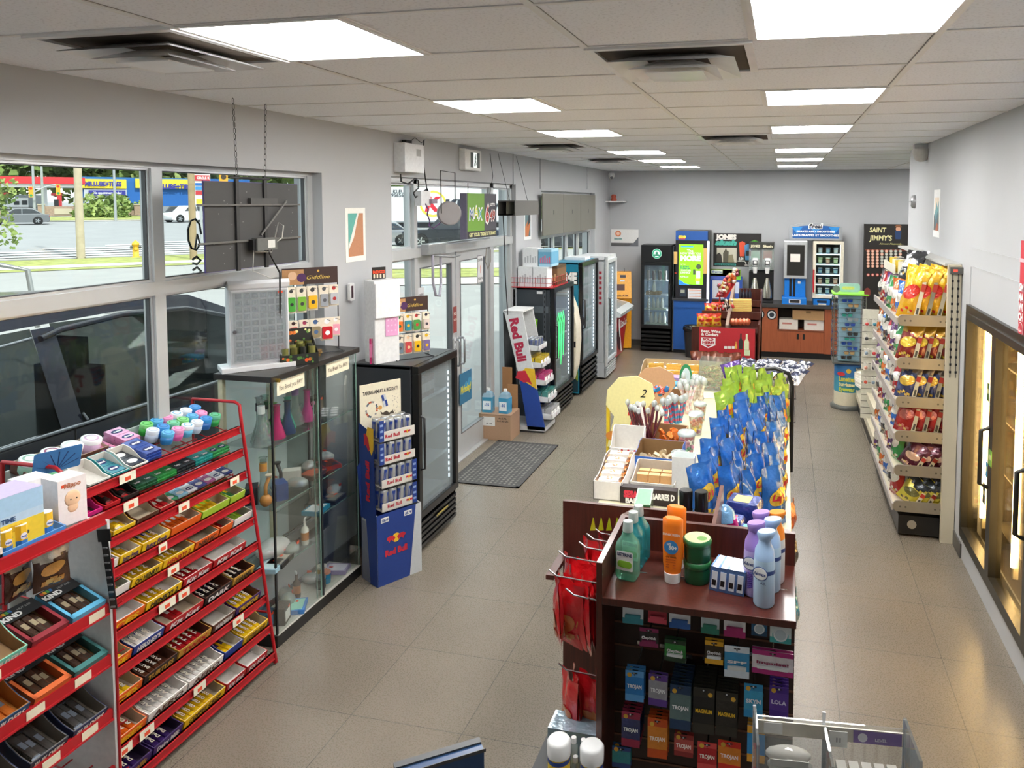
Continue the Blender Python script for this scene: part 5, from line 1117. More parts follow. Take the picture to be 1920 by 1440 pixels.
for x_ in(.06,.24):m.box(x_-.03,x_+.03,-.003,-.002,bh_-.06,bh_-.025,WHITE);m.text('2/$6.49' if x_<.1 else '$5.79',(x_,-.0032,bh_-.043),Xp,Zp,.018,BLU,.05,.15,w=.05)
m.build('base_box',rb)
m=MB();m.prism([(-.03,.80),(.0,.43),(.06,.43),(.06,.9)],bd_-.012,bd_-.006,BLU,1)
m.add([(0,0.0,.44),(0,bd_,.44),(0,bd_+.01,1.1),(0,.03,1.06)],[(3,2,1,0)],BLU);m.add([(-.004,0.0,.44),(-.004,bd_,.44),(-.004,bd_+.01,1.1),(-.004,.03,1.06)],[(0,1,2,3)],BLU)
m.flat([(-.055,0),(.03,-.09),(.055,-.04),(.06,.1),(-.02,.1)],(-.006,.07,1.0),-Yp,Zp,RBY,.001);m.flat([(-.06,.05),(-.03,.06),(.0,.03),(.02,-.04),(.0,-.06),(-.03,-.02),(-.055,-.03)],(-.008,.08,.99),-Yp,Zp,RBR,.001)
m.text('Red Bull',(-.006,.10,.72),Zp,Yp,.05,RBR,.05,w=.28,off=.002)
m.build('side_wing',rb)
m=MB();m.box(.0,bw_-.03,bd_-.012,bd_,.5,1.36,card('e4dcc4'));m.text('TAKING AIM AT A BIG DAY?',(.155,bd_-.0125,1.30),Xp,Zp,.026,card('2c2a2a'),.03,w=.27)
for k in range(22):a=k*.5;m.disc((.085+.042*cos(a),bd_-.0128,1.18+.052*sin(a)),(0,-1,0),.008,card(['b9542f','4a5a6a','e8e0d0','8a8a8a'][k%4]),6)
m.push(Matrix.Translation((.185,bd_-.013,1.225))@Matrix.Rotation(rad(-14),4,'Y'));m.box(-.016,.016,-.001,0,-.045,.045,SIL);m.box(-.016,0,-.002,-.001,0,.045,BLU);m.box(0,.016,-.002,-.001,-.045,0,BLU);m.pop()
m.disc((.15,bd_-.0128,1.18),(0,-1,0),.016,card('c9924a'),10)
m.flat([(.15,1.155),(.17,1.14),(.20,1.15),(.22,1.13),(.25,1.145),(.26,1.12),(.20,1.115),(.16,1.13)],(0,bd_-.0128,0),Xp,Zp,card('4a4238'))
for k in range(16):m.disc((.27+.02*sin(k*1.7),bd_-.0128,1.12+k*.009),(0,-1,0),.004,card('a8a498'),5)
m.text('RED BULL GIVES YOU WINGS',(.20,bd_-.0128,1.075),Xp,Zp,.008,card('4a4a48'),.02);m.build('header_board',rb)
# cans and trays
can0=single(can_mesh(.031,.135,'c9cdd1','2b489c'),'energy_drink_can','','drink can',group='silver and blue cans on the display stand')
for k,z in enumerate((.51,.675,.84,1.0)):
    off=.0 if k<2 else-.01;xo_=.085+(.0 if k<2 else-.012)
    tt_=MB();tt_.box(.055+off,.325+off,.0,.004,-.005,.05 if k!=3 else .06,card('d9d5cc'));tt_.text('Red Bull',(.15+off,-.0005,.026),Xp,Zp,.024,card('b8283a'),.04,w=.11);bull(tt_,(.265+off,-.0006,.028),Xp,Zp,.028)
    tt_.box(.055+off,.325+off,0,.17,-.008,-.004,card('b9b4a8'));
    sx=.29 if k<2 else .04
    tt_.box(sx,sx+.035,-.004,.0,-.005,.14,BLU)
    for q in range(3):tt_.box(sx+.006,sx+.028,-.0046,-.004,.02+q*.04,.035+q*.04,card('8fa6d0'))
    o=single(tt_,'can_tray','cardboard can tray with a white and red front, %s tier of the energy drink stand'%['lowest','second','third','top'][k],'tray');o.matrix_world=RBm@Matrix.Translation((0,.02,z))
    for a in range(4):
        for b_ in range(2):
            q=RBm@Vector((.09+off+a*.065,.06+b_*.066,z))
            place(can0,q,rz(AN+a*.8+k),'silver and blue can, %s from left, %s row, %s tier of the drink stand'%(ORD[a],['front','rear'][b_],['lowest','second','third','top'][k]),'silver and blue cans on the display stand')

# ------------------------------------------------------------------ second, leaning energy drink rack by the door
rr_=thing('drink_rack','tall leaning blue and silver drink rack with red lettering, right of the entrance','display stand')
YA,YB=8.06,8.44
pr2=[(-2.81,.03),(-2.60,.03),(-2.875,1.355),(-3.09,1.38)]
def sideat(z):t=(z-.03)/1.34;return(-2.81-.28*t,-2.60-.28*t)
for y in(YA,YB-.02):
    m=MB();Wt=mat('dde0e2',.4)
    a0,b0=sideat(.03);a1,b1=sideat(.50);a2,b2=sideat(.72);a3,b3=sideat(1.375)
    m.prism([(a0,.03),(b0,.03),(b1,.50),(a1,.62)],y,y+.02,card('24489c'),1)
    m.prism([(a1,.62),(b1,.50),(b3+.01,1.375),(a3,1.385)],y,y+.02,Wt,1)
    if y==YA:
        m.flat([(a2-.0+.08,.60),(b1,.50),(b2+.02,.735),(a2+.12,.74),(a2+.06,.68)],(0,y,0),Xp,Zp,card('f0c232'),.001)
        m.flat([(a2+.03,.70),(a2+.12,.71),(a2+.17,.62),(a2+.2,.55),(a2+.15,.58),(a2+.10,.57),(a2+.05,.60),(a2+.0,.62)],(0,y,0),Xp,Zp,card('c8283c'),.002)
        d=Vector((b3-b1,0,1.375-.5)).normalized();m.text('Red Bull',((a3+b3)/2+.065,y,1.06),-d,Vector((-d.z,0,d.x))*-1,.105,card('b8284a'),.05,w=.50,off=.002)
    m.build('side_panel',rr_)
m=MB();m.box(-3.05,-2.60,YA,YB,.02,.07,mat('c9ccce',.4));m.box(-3.05,-2.62,YA,YB,0,.02,plastic('2a2a2c'));m.build('base',rr_)
m=MB();m.prism([(-3.08,.07),(-3.06,.07),(-3.10,1.36),(-3.12+.01,1.36)],YA+.02,YB-.02,plastic('3a3c3e'),1);m.box(-3.10,-2.86,YA,YB,1.375,1.39,mat('e6e6e6',.4));m.build('back_panel',rr_)
m=MB();m.prism([(-2.99,1.10),(-2.98,1.10),(-3.03,1.34),(-3.04,1.34)],YA+.03,YB-.03,card('c9c4b4'),1);m.build('header_picture',rr_)
tc_=[('9a9ea8','grey'),('e8cc3a','yellow'),('d8488a','pink'),('4f9a94','teal green'),('c9c9cc','white')]
for k,(c,words)in enumerate(tc_):
    z=.93-k*.195;a,b_=sideat(z);t=MB();x1=b_+.10;x0=a
    t.box(x0,x1,YA+.03,YB-.03,0,.006,plastic('d0d2d4'));t.box(x1-.006,x1,YA+.03,YB-.03,0,.06,plastic('e0e2e4'));t.text('2/',(x1+.0005,(YA+YB)/2,.03),Yp,Zp,.03,card('c9a0a8'),.04)
    for y in(YA+.03,YB-.034):t.prism([(x0,0),(x1,0),(x1,.06),(x0,.09)],y,y+.004,plastic('dcdee0'),1)
    t.build('shelf_tray',rr_,(0,0,z))
    m=MB();m.box(-.05,.05,-.035,.035,0,.11,foil(c));m.quad((-.04,-.0355,.02),(.04,-.0355,.02),(.04,-.0355,.08),(-.04,-.0355,.08),card('f0f0ee'))
    if k==0:
        ca=single(can_mesh(.024,.13,'b9bfc8','3a4f98',12),'slim_can','','drink can')
        for i in range(4):
            for j in range(3):place(ca,(x1-.04-j*.055,YA+.07+i*.06,z+.008),rz(i),'slim can on the leaning rack, %s from the left, %s row'%(ORD[i],['front','middle','rear'][j]),'slim cans on the leaning rack')
    else:
        s=single(m,'snack_pack','','pack')
        for i in range(3):
            for j in range(2):
                if i==0 and k==2 and j==1:s2=None
                place(s,(x1-.05-j*.085,YA+.09+i*.11,z+.008),rz(FR),'%s four-pack on the leaning rack, %s from left, %s row'%(words,ORD[i],['front','rear'][j]),'%s packs on the leaning rack'%words)
# washer fluid, cartons by the door
bx=thing('carton','brown cardboard carton with a white label by the entrance, under two blue jugs','carton',(-3.08,7.84,0));m=MB();m.box(-.17,.20,-.15,.15,0,.29,card('b08e72'));m.box(-.17,.20,-.151,-.15,.28,.29,card('9a7a60'));m.build('body',bx)
m=MB();m.box(-.12,.02,-.1515,-.1505,.16,.26,card('e4e2de'));m.text('4 x 3.78L',(.11,-.1515,.25),Xp,Zp,.018,card('4a3c34'),.03);m.text('4 x 1.00 GAL',(.11,-.1515,.22),Xp,Zp,.018,card('4a3c34'),.03);m.text('-35 / 43',(-.05,-.152,.185),Xp,Zp,.016,card('4a4a4a'),.03);m.build('label',bx)
def jug():
    m=MB();bl=glass('9fd4ea',.12,'washer_fluid',.55,'56b4dc');m.prism(rrect(-.06,.06,-.06,.06,.02),0,.17,bl,2)
    for(a,b_,z0,z1)in((.06,.045,.17,.21),(.045,.02,.21,.235)):
        v=[(s*a if ax==0 else t*a,0,0)for ax in(0,)for s,t in()];
        loft(m,[[(x*a/.06,y*a/.06,z0)for x,y in rrect(-.06,.06,-.06,.06,.02)],[(x*b_/.06,y*b_/.06,z1)for x,y in rrect(-.06,.06,-.06,.06,.02)]],glass('cfe8f2',.12,'jug_plastic',.4,'b4d8ea'))
    m.lathe([(.02,.235),(.02,.262)],plastic('f2f2f2'),12);m.box(-.045,.045,-.061,-.06,.03,.13,card('e8eff4'));m.text('-35',(0,-.0615,.09),Xp,Zp,.03,card('2a62a8'),.04);return m
jg=single(jug(),'washer_fluid_jug','','jug')
place(jg,(-3.18,7.80,.291),rz(.1),'left blue washer fluid jug on the cardboard carton by the door');place(jg,(-2.98,7.80,.291),rz(-.1),'right blue washer fluid jug on the cardboard carton by the door')
m=MB();m.box(-.012,0,0,.12,0,.55,card('a97c52'));single(m,'cardboard_sheet','folded brown cardboard leaning on the leaning drink rack by the door','cardboard',(-3.04,8.03,.0),(0,0,rad(-91)))
m=MB();m.box(-.012,0,0,.12,0,.74,card('9a6f48'));single(m,'cardboard_sheet','taller flattened cardboard behind the carton with the jugs','cardboard',(-3.11,8.047,.0),(0,0,rad(-91)))
m=MB();m.cbox((0,0,.05),(.1,.09,.35),plastic('e09a2a'));single(m,'orange_bottle','orange container between the two blue jugs','bottle',(-3.08,7.95,.05))
# door mat
m=MB();q=[Vector(p_)for p_ in(atz(856,905,0),atz(978,911,0),atz(1034,838,0),atz(888,828,0))]
MT=mat('4a4a4a',.8,scale=20,amt=.1);MH=mat('77756f',.7);x0,x1,y0,y1=-3.02,-2.33,6.42,7.68
m.box(x0,x1,y0,y1,.001,.008,MT)
nx_,ny_=15,27
for a in range(nx_):
    for b_ in range(ny_):
        cx_=x0+(a+.5)*(x1-x0)/nx_;cy_=y0+(b_+.5)*(y1-y0)/ny_
        m.add([(cx_+.014*cos(pi*k/3),cy_+.016*sin(pi*k/3),.0086)for k in range(6)],[tuple(range(6))],MH)
m.box(x0,x1,y0,y0+.03,.001,.011,MT).box(x0,x1,y1-.03,y1,.001,.011,MT).box(x0,x0+.03,y0,y1,.001,.011,MT).box(x1-.03,x1,y0,y1,.001,.011,MT)
single(m,'door_mat','black rubber honeycomb mat in front of the entrance','mat',rot=(0,0,0))

# ------------------------------------------------------------------ screens and signs hanging by the windows
def chain(name,lab,p0,p1,col='3a3a3c',link=.03):
    p0,p1=Vector(p0),Vector(p1);L=(p1-p0).length;n=int(L/link);m=MB();C_=metal(col,.5);d=(p1-p0)/n
    for k in range(n):
        c=p0+d*(k+.5);s=Xp if k%2 else Yp;h=d*.62;w_=s*.006
        m.tube([c-h*.8-w_*.4,c-h*.5-w_,c+h*.5-w_,c+h*.8,c+h*.5+w_,c-h*.5+w_,c-h*.8-w_*.4],.0016,C_,4)
    return m
TVX=-2.93
tv=thing('hanging_screen','large black display panel seen from behind, hanging on chains in the front window','screen')
m=MB();a,b_,c,d=atx(381,337,TVX),atx(556,348,TVX),atx(562,491,TVX),atx(388,510,TVX)
y0_,y1_,z0_,z1_=(a.y+d.y)/2,(b_.y+c.y)/2,(c.z+d.z)/2,(a.z+b_.z)/2
m.box(TVX-.008,TVX,y0_,y1_,z0_,z1_,mat('3b3b3b',.55,scale=5,amt=.06));m.frame(y0_-.003,y1_+.003,z0_-.003,z1_+.003,.004,TVX-.010,TVX-.002,mat('4a3f7a',.4),0)
for _ in range(26):m.disc((TVX+.0008,rnd.uniform(y0_+.04,y1_-.04),rnd.uniform(z0_+.03,z1_-.03)),(1,0,0),.0035,mat('7a7a78',.4),6)
m.build('panel',tv)
m=MB()
for yy in(y0_+.30*(y1_-y0_),y0_+.60*(y1_-y0_)):m.box(TVX,TVX+.012,yy-.012,yy+.012,z0_-.01,z1_+.04,mat('2a2a2b',.5))
for zz_ in(z0_+.32*(z1_-z0_),z0_+.74*(z1_-z0_)):m.box(TVX+.012,TVX+.018,y0_-.07,y1_+.0,zz_-.005,zz_+.005,mat('5d5c58',.5))
m.tube([(TVX+.01,y0_+.22*(y1_-y0_),z1_+.025),(TVX+.01,y0_+.65*(y1_-y0_),z1_+.025)],.007,mat('2a2a2b',.5));m.build('mounting_rail',tv)
m=MB();yc=y0_+.54*(y1_-y0_);zc=z0_+.27*(z1_-z0_);m.box(TVX+.018,TVX+.055,yc-.09,yc+.08,zc-.035,zc+.035,mat('5a5b58',.5));m.box(TVX+.0555,TVX+.056,yc-.0,yc+.06,zc-.022,zc+.022,card('c9c9c4'));m.cbox((TVX+.03,yc-.10,zc),(.03,.03,.06),BLACK)
m.build('power_box',tv);MB().box(TVX+.001,TVX+.02,yc-.09,yc+.14,z1_-.12,z1_-.085,mat('454544',.5)).build('bracket',tv)
m=MB();m.tube([(TVX+.04,yc+.08,zc),(TVX+.05,yc+.13,zc+.03),(TVX+.04,yc+.16,zc+.1),(TVX+.03,yc+.13,zc+.12),(TVX+.03,yc+.06,zc-.05),(TVX+.03,yc-.08,zc-.04)],.004,mat('a9a8a2',.5),6)
m.tube([(TVX+.01,yc+.0,zc+.05),(TVX+.02,yc+.2,z1_-.12),(TVX+.02,yc+.22,z1_-.1)],.006,mat('6a6a66',.5),6);m.build('cable',tv)
for(u,i)in((437,0),(498,1)):
    p=atx(u,197 if i==0 else 208,TVX);yy=(y0_+.30*(y1_-y0_),y0_+.60*(y1_-y0_))[i]
    chain('c','',(TVX,p.y,HC),(TVX+.01,yy,z1_+.04)).build('chain',tv)
m=MB();m.tube([tuple(Vector((TVX+.03,yc+.03,zc-.04))),(TVX+.03,yc+.13,z0_-.05),(-3.0,4.02,KH+.2)],.005,BLACK,6);single(m,'power_cable','black power cable running down from the hanging screen to the cabinet','cable')
m=MB();m.tube([(TVX+.03,yc-.09,zc-.03),(TVX+.02,yc-.09,z0_-.02),(-2.99,3.93,KH+.55)],.0025,mat('c9c9c4',.5),5);single(m,'thin_cable','thin pale cable hanging from the screen down to the white display box','cable')
m=MB();bl_=mat('1d1d1f',.3)  # painted lettering on the pane, seen in mirror writing
m.tube([(-3.24,3.62+.05*cos(t*.7),2.44+.09*sin(t*.7))for t in range(9)],.006,bl_,5);m.tube([(-3.24,3.62,2.36),(-3.24,3.64,2.44),(-3.24,3.66,2.38)],.006,bl_,5)
for z in(2.30,2.24):m.tube([(-3.24,3.60,z),(-3.24,3.63,z+.015),(-3.24,3.66,z-.01),(-3.24,3.63,z-.03),(-3.24,3.60,z-.02)],.007,bl_,5)
single(m,'window_lettering','black mirror-written characters painted on the window left of the hanging screen','lettering')
# stickers and papers on the glass
def paper(label,name,x,y,z,w_,h_,col,lines=(),frame_=None,cat='poster',back=False):
    m=MB();m.box(-.002,0,-w_/2,w_/2,-h_/2,h_/2,card(col))
    if frame_:m.frame(-w_/2,w_/2,-h_/2,h_/2,.008,0,.001,card(frame_),0)
    for(s,dz,hh,c,ww)in lines:m.text(s,(.0,0,dz),Yp,Zp,hh,card(c),.03,w=ww)
    return single(m,name,label,cat,(x,y,z))
paper('white no-drinking notice with a black border in the lower right window bay','window_notice',-3.235,4.39,1.96,.2,.34,'dedfe2',(('DRINKING',.12,.03,'2a2a2a',.15),('THPSIB',.0,.03,'2a2a2a',.15)),'2a2a2a')
paper('small red and blue sticker above the no-drinking notice','sticker',-3.235,4.30,2.12,.14,.07,'4a8ac0',(('SALE',0,.03,'c82a34',.1),))
m=MB();m.disc((0,0,0),(1,0,0),.09,card('b8404a'),24);m.disc((.001,0,0),(1,0,0),.06,card('c8606a'),24);single(m,'sticker','round dull red sticker on the window right of the white display box','sticker',(-3.235,4.14,2.09))
paper('white notice at the top right corner of the right glass door','door_notice',-3.19,7.62,1.90,.16,.30,'d9d9da',(('DRIVER',.1,.03,'3a3a3a',.12),('I',.0,.08,'d86a4a',.01),('PUSH IN',-.1,.025,'3a3a3a',.12)),'77777a')
paper('white notice on the left glass door below the closer','door_notice',-3.19,6.24,1.70,.13,.30,'d4d6da',(('OPEN',.08,.03,'6a6a6c',.1),('24 HRS',-.03,.03,'6a6a6c',.1)))
paper('small red sign on the left glass door stile','door_sign',-3.16,6.90,1.46,.08,.26,'8a3a34',(('NO',.06,.03,'e8d8d0',.06),('SOLICITING',.0,.02,'e8d8d0',.07)),None)
paper('small black and white sign below the red one on the left door','door_sign',-3.16,6.90,1.18,.05,.2,'c9c9cc',(('P',.05,.03,'2a2a2a',.03),('U',.0,.03,'2a2a2a',.03),('LL',-.05,.03,'2a2a2a',.03)))
mc=atx(878,728,-3.13);m=MB();m.box(-.003,0,-.15,.15,-.16,.16,card('2c6a8c'))
for q in range(3):m.disc((.0006,-.08+q*.09,-.02+q*.03),(1,0,0),.045,card('3f8ab0'),14)
m.text("Mcholay!",(.001,0,-.01),Yp,Zp,.075,card('d8cf4a'),.04,.15,w=.26);single(m,'window_card','blue card with yellow lettering on the lower part of the right glass door','sticker',(-3.18,mc.y+.05,mc.z),(0,0,0))
paper('tall white poster of an aerial beach, on the wall between window and entrance','poster',XL+.003,5.07,2.38,.27,.40,'eceae4')
o=MB();a_=XL+.004;A_=(5.07-.10,5.07+.10,2.22,2.54)
o.box(a_,a_+.001,A_[0],A_[1],A_[2],A_[3],card('5aa89c'));o.flat([(A_[0],A_[2]),(A_[1],A_[2]),(A_[1],A_[3]),(A_[1]-.07,A_[3]),(A_[0]+.05,A_[2]+.14),(A_[0],A_[2]+.05)],(a_+.0015,0,0),Yp,Zp,card('b8805c'));o.flat([(A_[1]-.08,A_[3]),(A_[1]-.06,A_[3]),(A_[0]+.07,A_[2]+.14),(A_[0],A_[2]+.05),(A_[0],A_[2]+.08)],(a_+.002,0,0),Yp,Zp,card('e8e4dc'))
pst=[x for x in bpy.data.objects if x.get('label','').startswith('tall white poster of an aerial')][0];pic=o.build('picture',None);pic.parent=pst;pic.matrix_parent_inverse=Matrix.Translation(-Vector(pst.location))
pst2=paper('narrow teal and orange poster between the entrance and the far window','poster',XL+.003,8.97,2.345,.27,.38,'e4e6e6')
o=MB();o.box(.001,.002,-.10,.10,-.15,.15,card('5c7a80'));o.flat([(-.10,-.15),(.02,-.15),(.08,.0),(.0,.05),(-.10,-.03)],(.0025,0,0),Yp,Zp,card('c0703c'));o.flat([(-.02,-.03),(.10,.04),(.10,.13),(.03,.15)],(.0026,0,0),Yp,Zp,card('26343c'));o.build('picture',pst2)
# electrical box, exit sign, wires
eb=thing('electrical_box','white metal electrical box high on the wall left of the entrance','electrical box')
m=MB();m.box(XL,XL+.10,5.66,6.0,2.87,3.11,mat('dfe1e4',.4));m.build('case',eb,bevel=.004);MB().box(XL+.1005,XL+.101,5.86,5.94,3.01,3.07,card('a9abad')).build('label',eb);MB().box(XL+.02,XL+.06,5.76,5.86,3.11,3.14,BLACK).build('connector',eb)
es=thing('exit_sign','green running-man exit sign above the entrance','exit sign')
MB().box(XL,XL+.07,6.93,7.34,2.94,3.15,mat('e4e4e2',.4)).build('housing',es,bevel=.008)
m=MB();x_=XL+.071;m.box(XL+.07,x_,7.06,7.29,2.97,3.12,mat('3f4a46',.4));m.box(x_,x_+.001,7.13,7.22,2.97,3.12,mat('eaf2ee',.4,emit=.6));g_=mat('2f3f39',.4)
m.disc((x_+.002,7.19,3.10),(1,0,0),.010,g_,10);m.flat([(7.165,3.09),(7.19,3.09),(7.185,3.04),(7.205,3.01),(7.19,2.985),(7.18,2.99),(7.185,3.01),(7.165,3.03),(7.15,2.985),(7.135,2.985),(7.155,3.04)],(x_+.002,0,0),Yp,Zp,g_);m.flat([(7.15,3.08),(7.21,3.06),(7.21,3.052),(7.15,3.07)],(x_+.0022,0,0),Yp,Zp,g_);m.build('pictogram',es)
def wire(lab,uv,x,r=.005,c='1d1d20',nm='cable'):
    m=MB();m.tube([tuple(atx(u,v,x))for u,v in uv],r,plastic(c),6);return single(m,nm,lab,'cable')
wire('black cable looping from the electrical box to the white junction box',((751,326),(752,340),(765,345),(778,335),(784,338),(785,352),(775,362),(779,370),(800,355),(806,372),(800,378)),-3.09,.007)
wire('black cable dropping from the ceiling beside the electrical box',((795,262),(793,300),(797,330),(800,352),(806,366)),-3.08,.006)
wire('thin black wire between the ceiling and the white exit sign',((760,272),(778,258),(790,268),(797,262)),-3.11,.003)
jb=atx(785,373,-3.12);MB_=MB();MB_.box(-.06,0,-.09,.09,-.06,.07,mat('d9dadd',.4));MB_.box(-.02,.03,.06,.16,-.04,.0,mat('8a7a8a',.4));single(MB_,'junction_box','white junction box with tangled wires at the top left of the entrance','junction box',(XL+.07,jb.y,jb.z))
wire('purple and red tangled wires hanging below the junction box',((797,382),(803,392),(801,402),(806,415),(804,423),(812,428),(823,420),(826,416)),-3.05,.006,'5a3a6a')
# round sign
ty=atx(842,400,-2.98);rs=thing('round_sign','round grey backed sign hanging on a chain in the entrance transom','sign',(-2.98,ty.y,ty.z))
m=MB();m.push(Matrix.Rotation(rad(-48),4,'Z')@Matrix.Rotation(pi/2,4,'Y'));m.lathe([(.10,-.03),(.11,-.02),(.11,.02),(.10,.025)],mat('8a8688',.4,scale=5),32);m.pop();m.cbox((.05,.10,.0),(.03,.03,.06),mat('6a5a7a',.4));m.build('disc',rs)
q0,q1=atx(826,320,-2.98),atx(853,324,-2.98)
m=MB();L0=Vector((-2.98,ty.y,ty.z));m.tube([Vector(q0)+Vector((0,.01,-.38))-L0,Vector(q0)-L0,Vector(q1)-L0,Vector(q1)+Vector((0,0,-.36))-L0],.005,BLACK,5);m.build('chain',rs)
# lottery sign
ls=thing('lottery_sign','hanging lottery sign, green half with MAX and dark half with 649','sign');SX=-2.97
a,c=atx(875,362,SX),atx(931,442,SX);y0_,y1_,z0_,z1_=a.y,c.y,c.z,a.z
m=MB();ym=y0_+(y1_-y0_)*.57;m.box(SX-.07,SX-.003,y0_,y1_,z0_,z1_,mat('5d5668',.4));m.box(SX-.003,SX,y0_+.02,ym,z0_+.07,z1_,card('6fa02f'));m.box(SX-.003,SX,ym,y1_,z0_+.07,z1_,card('4a4852'));m.box(SX-.003,SX,y0_+.02,y1_,z0_,z0_+.07,card('2b2b30'));m.build('panel',ls)
m=MB();zc=(z0_+z1_)/2+.02;m.text('GET YOUR TICKETS TODAY!',(SX+.001,(y0_+y1_)/2+.01,z0_+.036),Yp,Zp,.034,card('e8e6a8'),.04,w=(y1_-y0_)*.9)
for(s,dy,dz,cc_)in(('M',-.11,.0,'2f6aa8'),('A',-.0,.02,'e8e03a'),('X',.11,-.0,'3fa8c0')):
    m.text(s,(SX+.001,(y0_+ym)/2+dy,zc+dz),Yp,Zp,.125,card('f0f0f0'),.05,.1,w=.125);m.text(s,(SX+.0016,(y0_+ym)/2+dy,zc+dz),Yp,Zp,.10,card(cc_),.0,.1,w=.10)
m.prism([],0,0,WHITE)if False else None
yb=(ym+y1_)/2;m.text('6',(SX+.001,yb-.09,zc),Yp,Zp,.20,WHITE,.05,.1,w=.12);m.text('6',(SX+.0016,yb-.09,zc),Yp,Zp,.17,card('c03a3a'),.03,.1,w=.09);m.text('49',(SX+.001,yb+.05,zc-.02),Yp,Zp,.12,WHITE,.05,.1,w=.16);m.text('49',(SX+.0016,yb+.05,zc-.02),Yp,Zp,.10,card('b0483a'),.03,.1,w=.14);m.text('LOTTO',(SX+.001,yb+.05,zc+.09),Yp,Zp,.03,WHITE,.04,.1,w=.14);m.build('lettering',ls)
m=MB();m.tube([tuple(atx(919,288,SX)),tuple(atx(924,330,SX)),(SX-.03,y1_-.1,z1_)],.003,BLACK,5);m.tube([(SX-.03,y0_+.1,z1_),(SX-.03,y0_+.1,z1_+.1)],.004,BLACK,5);m.build('chain',ls)
hs=thing('sign_box','open ended grey box sign hanging right of the lottery sign','sign')
a,c=atx(938,376,-2.97),atx(984,402,-2.97);m=MB();m.frame(-3.0,-2.80,c.z,a.z,.012,a.y,c.y,mat('5c5a56',.5),1);m.box(-3.0,-2.82,a.y,c.y,c.z,c.z+.012,mat('8a8676',.5));m.box(-2.9,-2.895,a.y,c.y,c.z,a.z,mat('7d7a6c',.4));m.build('housing',hs)
m=MB();m.tube([tuple(atx(968,293,-2.9)),(-2.9,c.y-.1,a.z)],.0025,BLACK,5);m.tube([tuple(atx(934,288,-2.9)),(-2.9,a.y+.1,a.z)],.0025,BLACK,5);m.build('chain',hs)
wire('black cable hanging beside the drinks rack right of the entrance',((943,400),(946,460),(947,510),(950,560),(952,590)),-2.99,.006)
# door closer, hanging seal loop
dc=thing('door_closer','grey door closer on the head of the left entrance door','door closer');a=atx(795,468,-3.14)
MB().box(-3.16,-3.08,a.y-.02,a.y+.33,a.z-.05,a.z+.05,mat('a9abad',.3,.6)).build('body',dc,bevel=.006);MB().tube([(-3.1,a.y+.1,a.z-.06),(-3.02,a.y+.35,a.z-.09),(-3.13,a.y+.75,a.z-.10)],.01,mat('8a8c8e',.3,.6)).build('arm',dc)
wire('loose grey looped door seal hanging inside the left glass door',((811,478),(812,530),(817,554),(824,555),(827,530),(826,478)),-3.10,.014,'a8a6b4')
wire('thin cable loop beside the right door frame',((912,465),(910,490),(915,505),(920,490),(920,468)),-3.12,.004,'8a8278')
# three grey sign backs in front of the far window
for i in range(3):
    y0=9.36+i*.93;y1=y0+.925;z0,z1=2.185,2.735;m=MB();m.box(-3.06,-3.04,y0,y1,z0,z1,mat('7b7870',.45,.3,scale=1.2,amt=.08));m.box(-3.0398,-3.039,y0+.45,y0+.48,z0+.27,z0+.33,BLACK)
    single(m,'grey_window_panel','grey panel covering the far window, %s of three'%['leftmost','middle','rightmost'][i],'panel',group='grey window panels')
# ------------------------------------------------------------------ fridges beyond the entrance
f2,z2_=fridge('drinks_fridge','dark fridge with a glowing green claw sign, right of the leaning drink rack',-3.18,-2.64,8.56,9.41,1.60,'33393f',base=.30,lite=2.5,back='7a8084',frost=.2)
m=MB();SG=mat('5d666c',.4);m.box(-3.17,-2.72,8.553,8.556,1.30,1.38,SG);m.box(-3.16,-3.13,8.55,8.556,.3,1.58,mat('4a5158',.4));m.box(-2.78,-2.75,8.55,8.556,.3,1.58,mat('4a5158',.4))
for k in range(20):
    for x in(-3.145,-2.765):m.box(x-.005,x+.005,8.549,8.5505,.4+k*.06,.43+k*.06,BLACK)
m.box(-2.86,-2.79,8.552,8.556,1.53,1.56,card('e6e8ea'));m.build('side_rail',f2)
m=MB();GR=mat('8fd83a',.4);m.flat([(-2.93,1.20),(-2.90,1.24),(-2.85,1.22),(-2.86,1.1),(-2.88,.98),(-2.90,.95),(-2.885,1.1),(-2.89,1.17)],(0,8.552,0),Xp,Zp,GR);m.build('claw_mark',f2)
m=MB();NG=mat('46e07a',.4,emit=.9)
for k in range(3):
    y=8.78+k*.10;m.tube([(-2.66,y-.03,1.20),(-2.66,y+.02,1.27),(-2.66,y+.05,1.18),(-2.66,y+.03,.9),(-2.66,y+.0,.62+.1*abs(k-1)),(-2.66,y-.0,.9),(-2.66,y+.02,1.12),(-2.66,y-.03,1.20)],.0045,NG,6)
m.build('neon_sign',f2)
can1=single(can_mesh(.03,.15,'2a2c2e','4fae3c',10),'tall_can','','drink can')
for s_ in range(3):
    for k in range(6):place(can1,(-2.76,8.66+k*.09,z2_[s_]+.001),rz(k),'black and green can in the dark fridge, %s from left, %s shelf'%(ORD[k],['bottom','second','third'][s_]),'cans in the dark fridge')
wt=thing('wire_tray','red wire tray holding cartons on top of the dark fridge','tray');m=MB();m.box(-3.2,-2.66,8.52,9.2,1.602,1.612,RED)
for z in(1.66,1.72):m.tube([(-2.67,9.2,z),(-2.67,8.52,z),(-3.2,8.52,z),(-3.2,9.2,z)],.003,RED,5)
for k in range(9):m.tube([(-3.2+k*.066,8.52,1.61),(-3.2+k*.066,8.52,1.72)],.002,RED,5);m.tube([(-2.67,8.52+k*.085,1.61),(-2.67,8.52+k*.085,1.72)],.002,RED,5)
m.build('basket',wt)
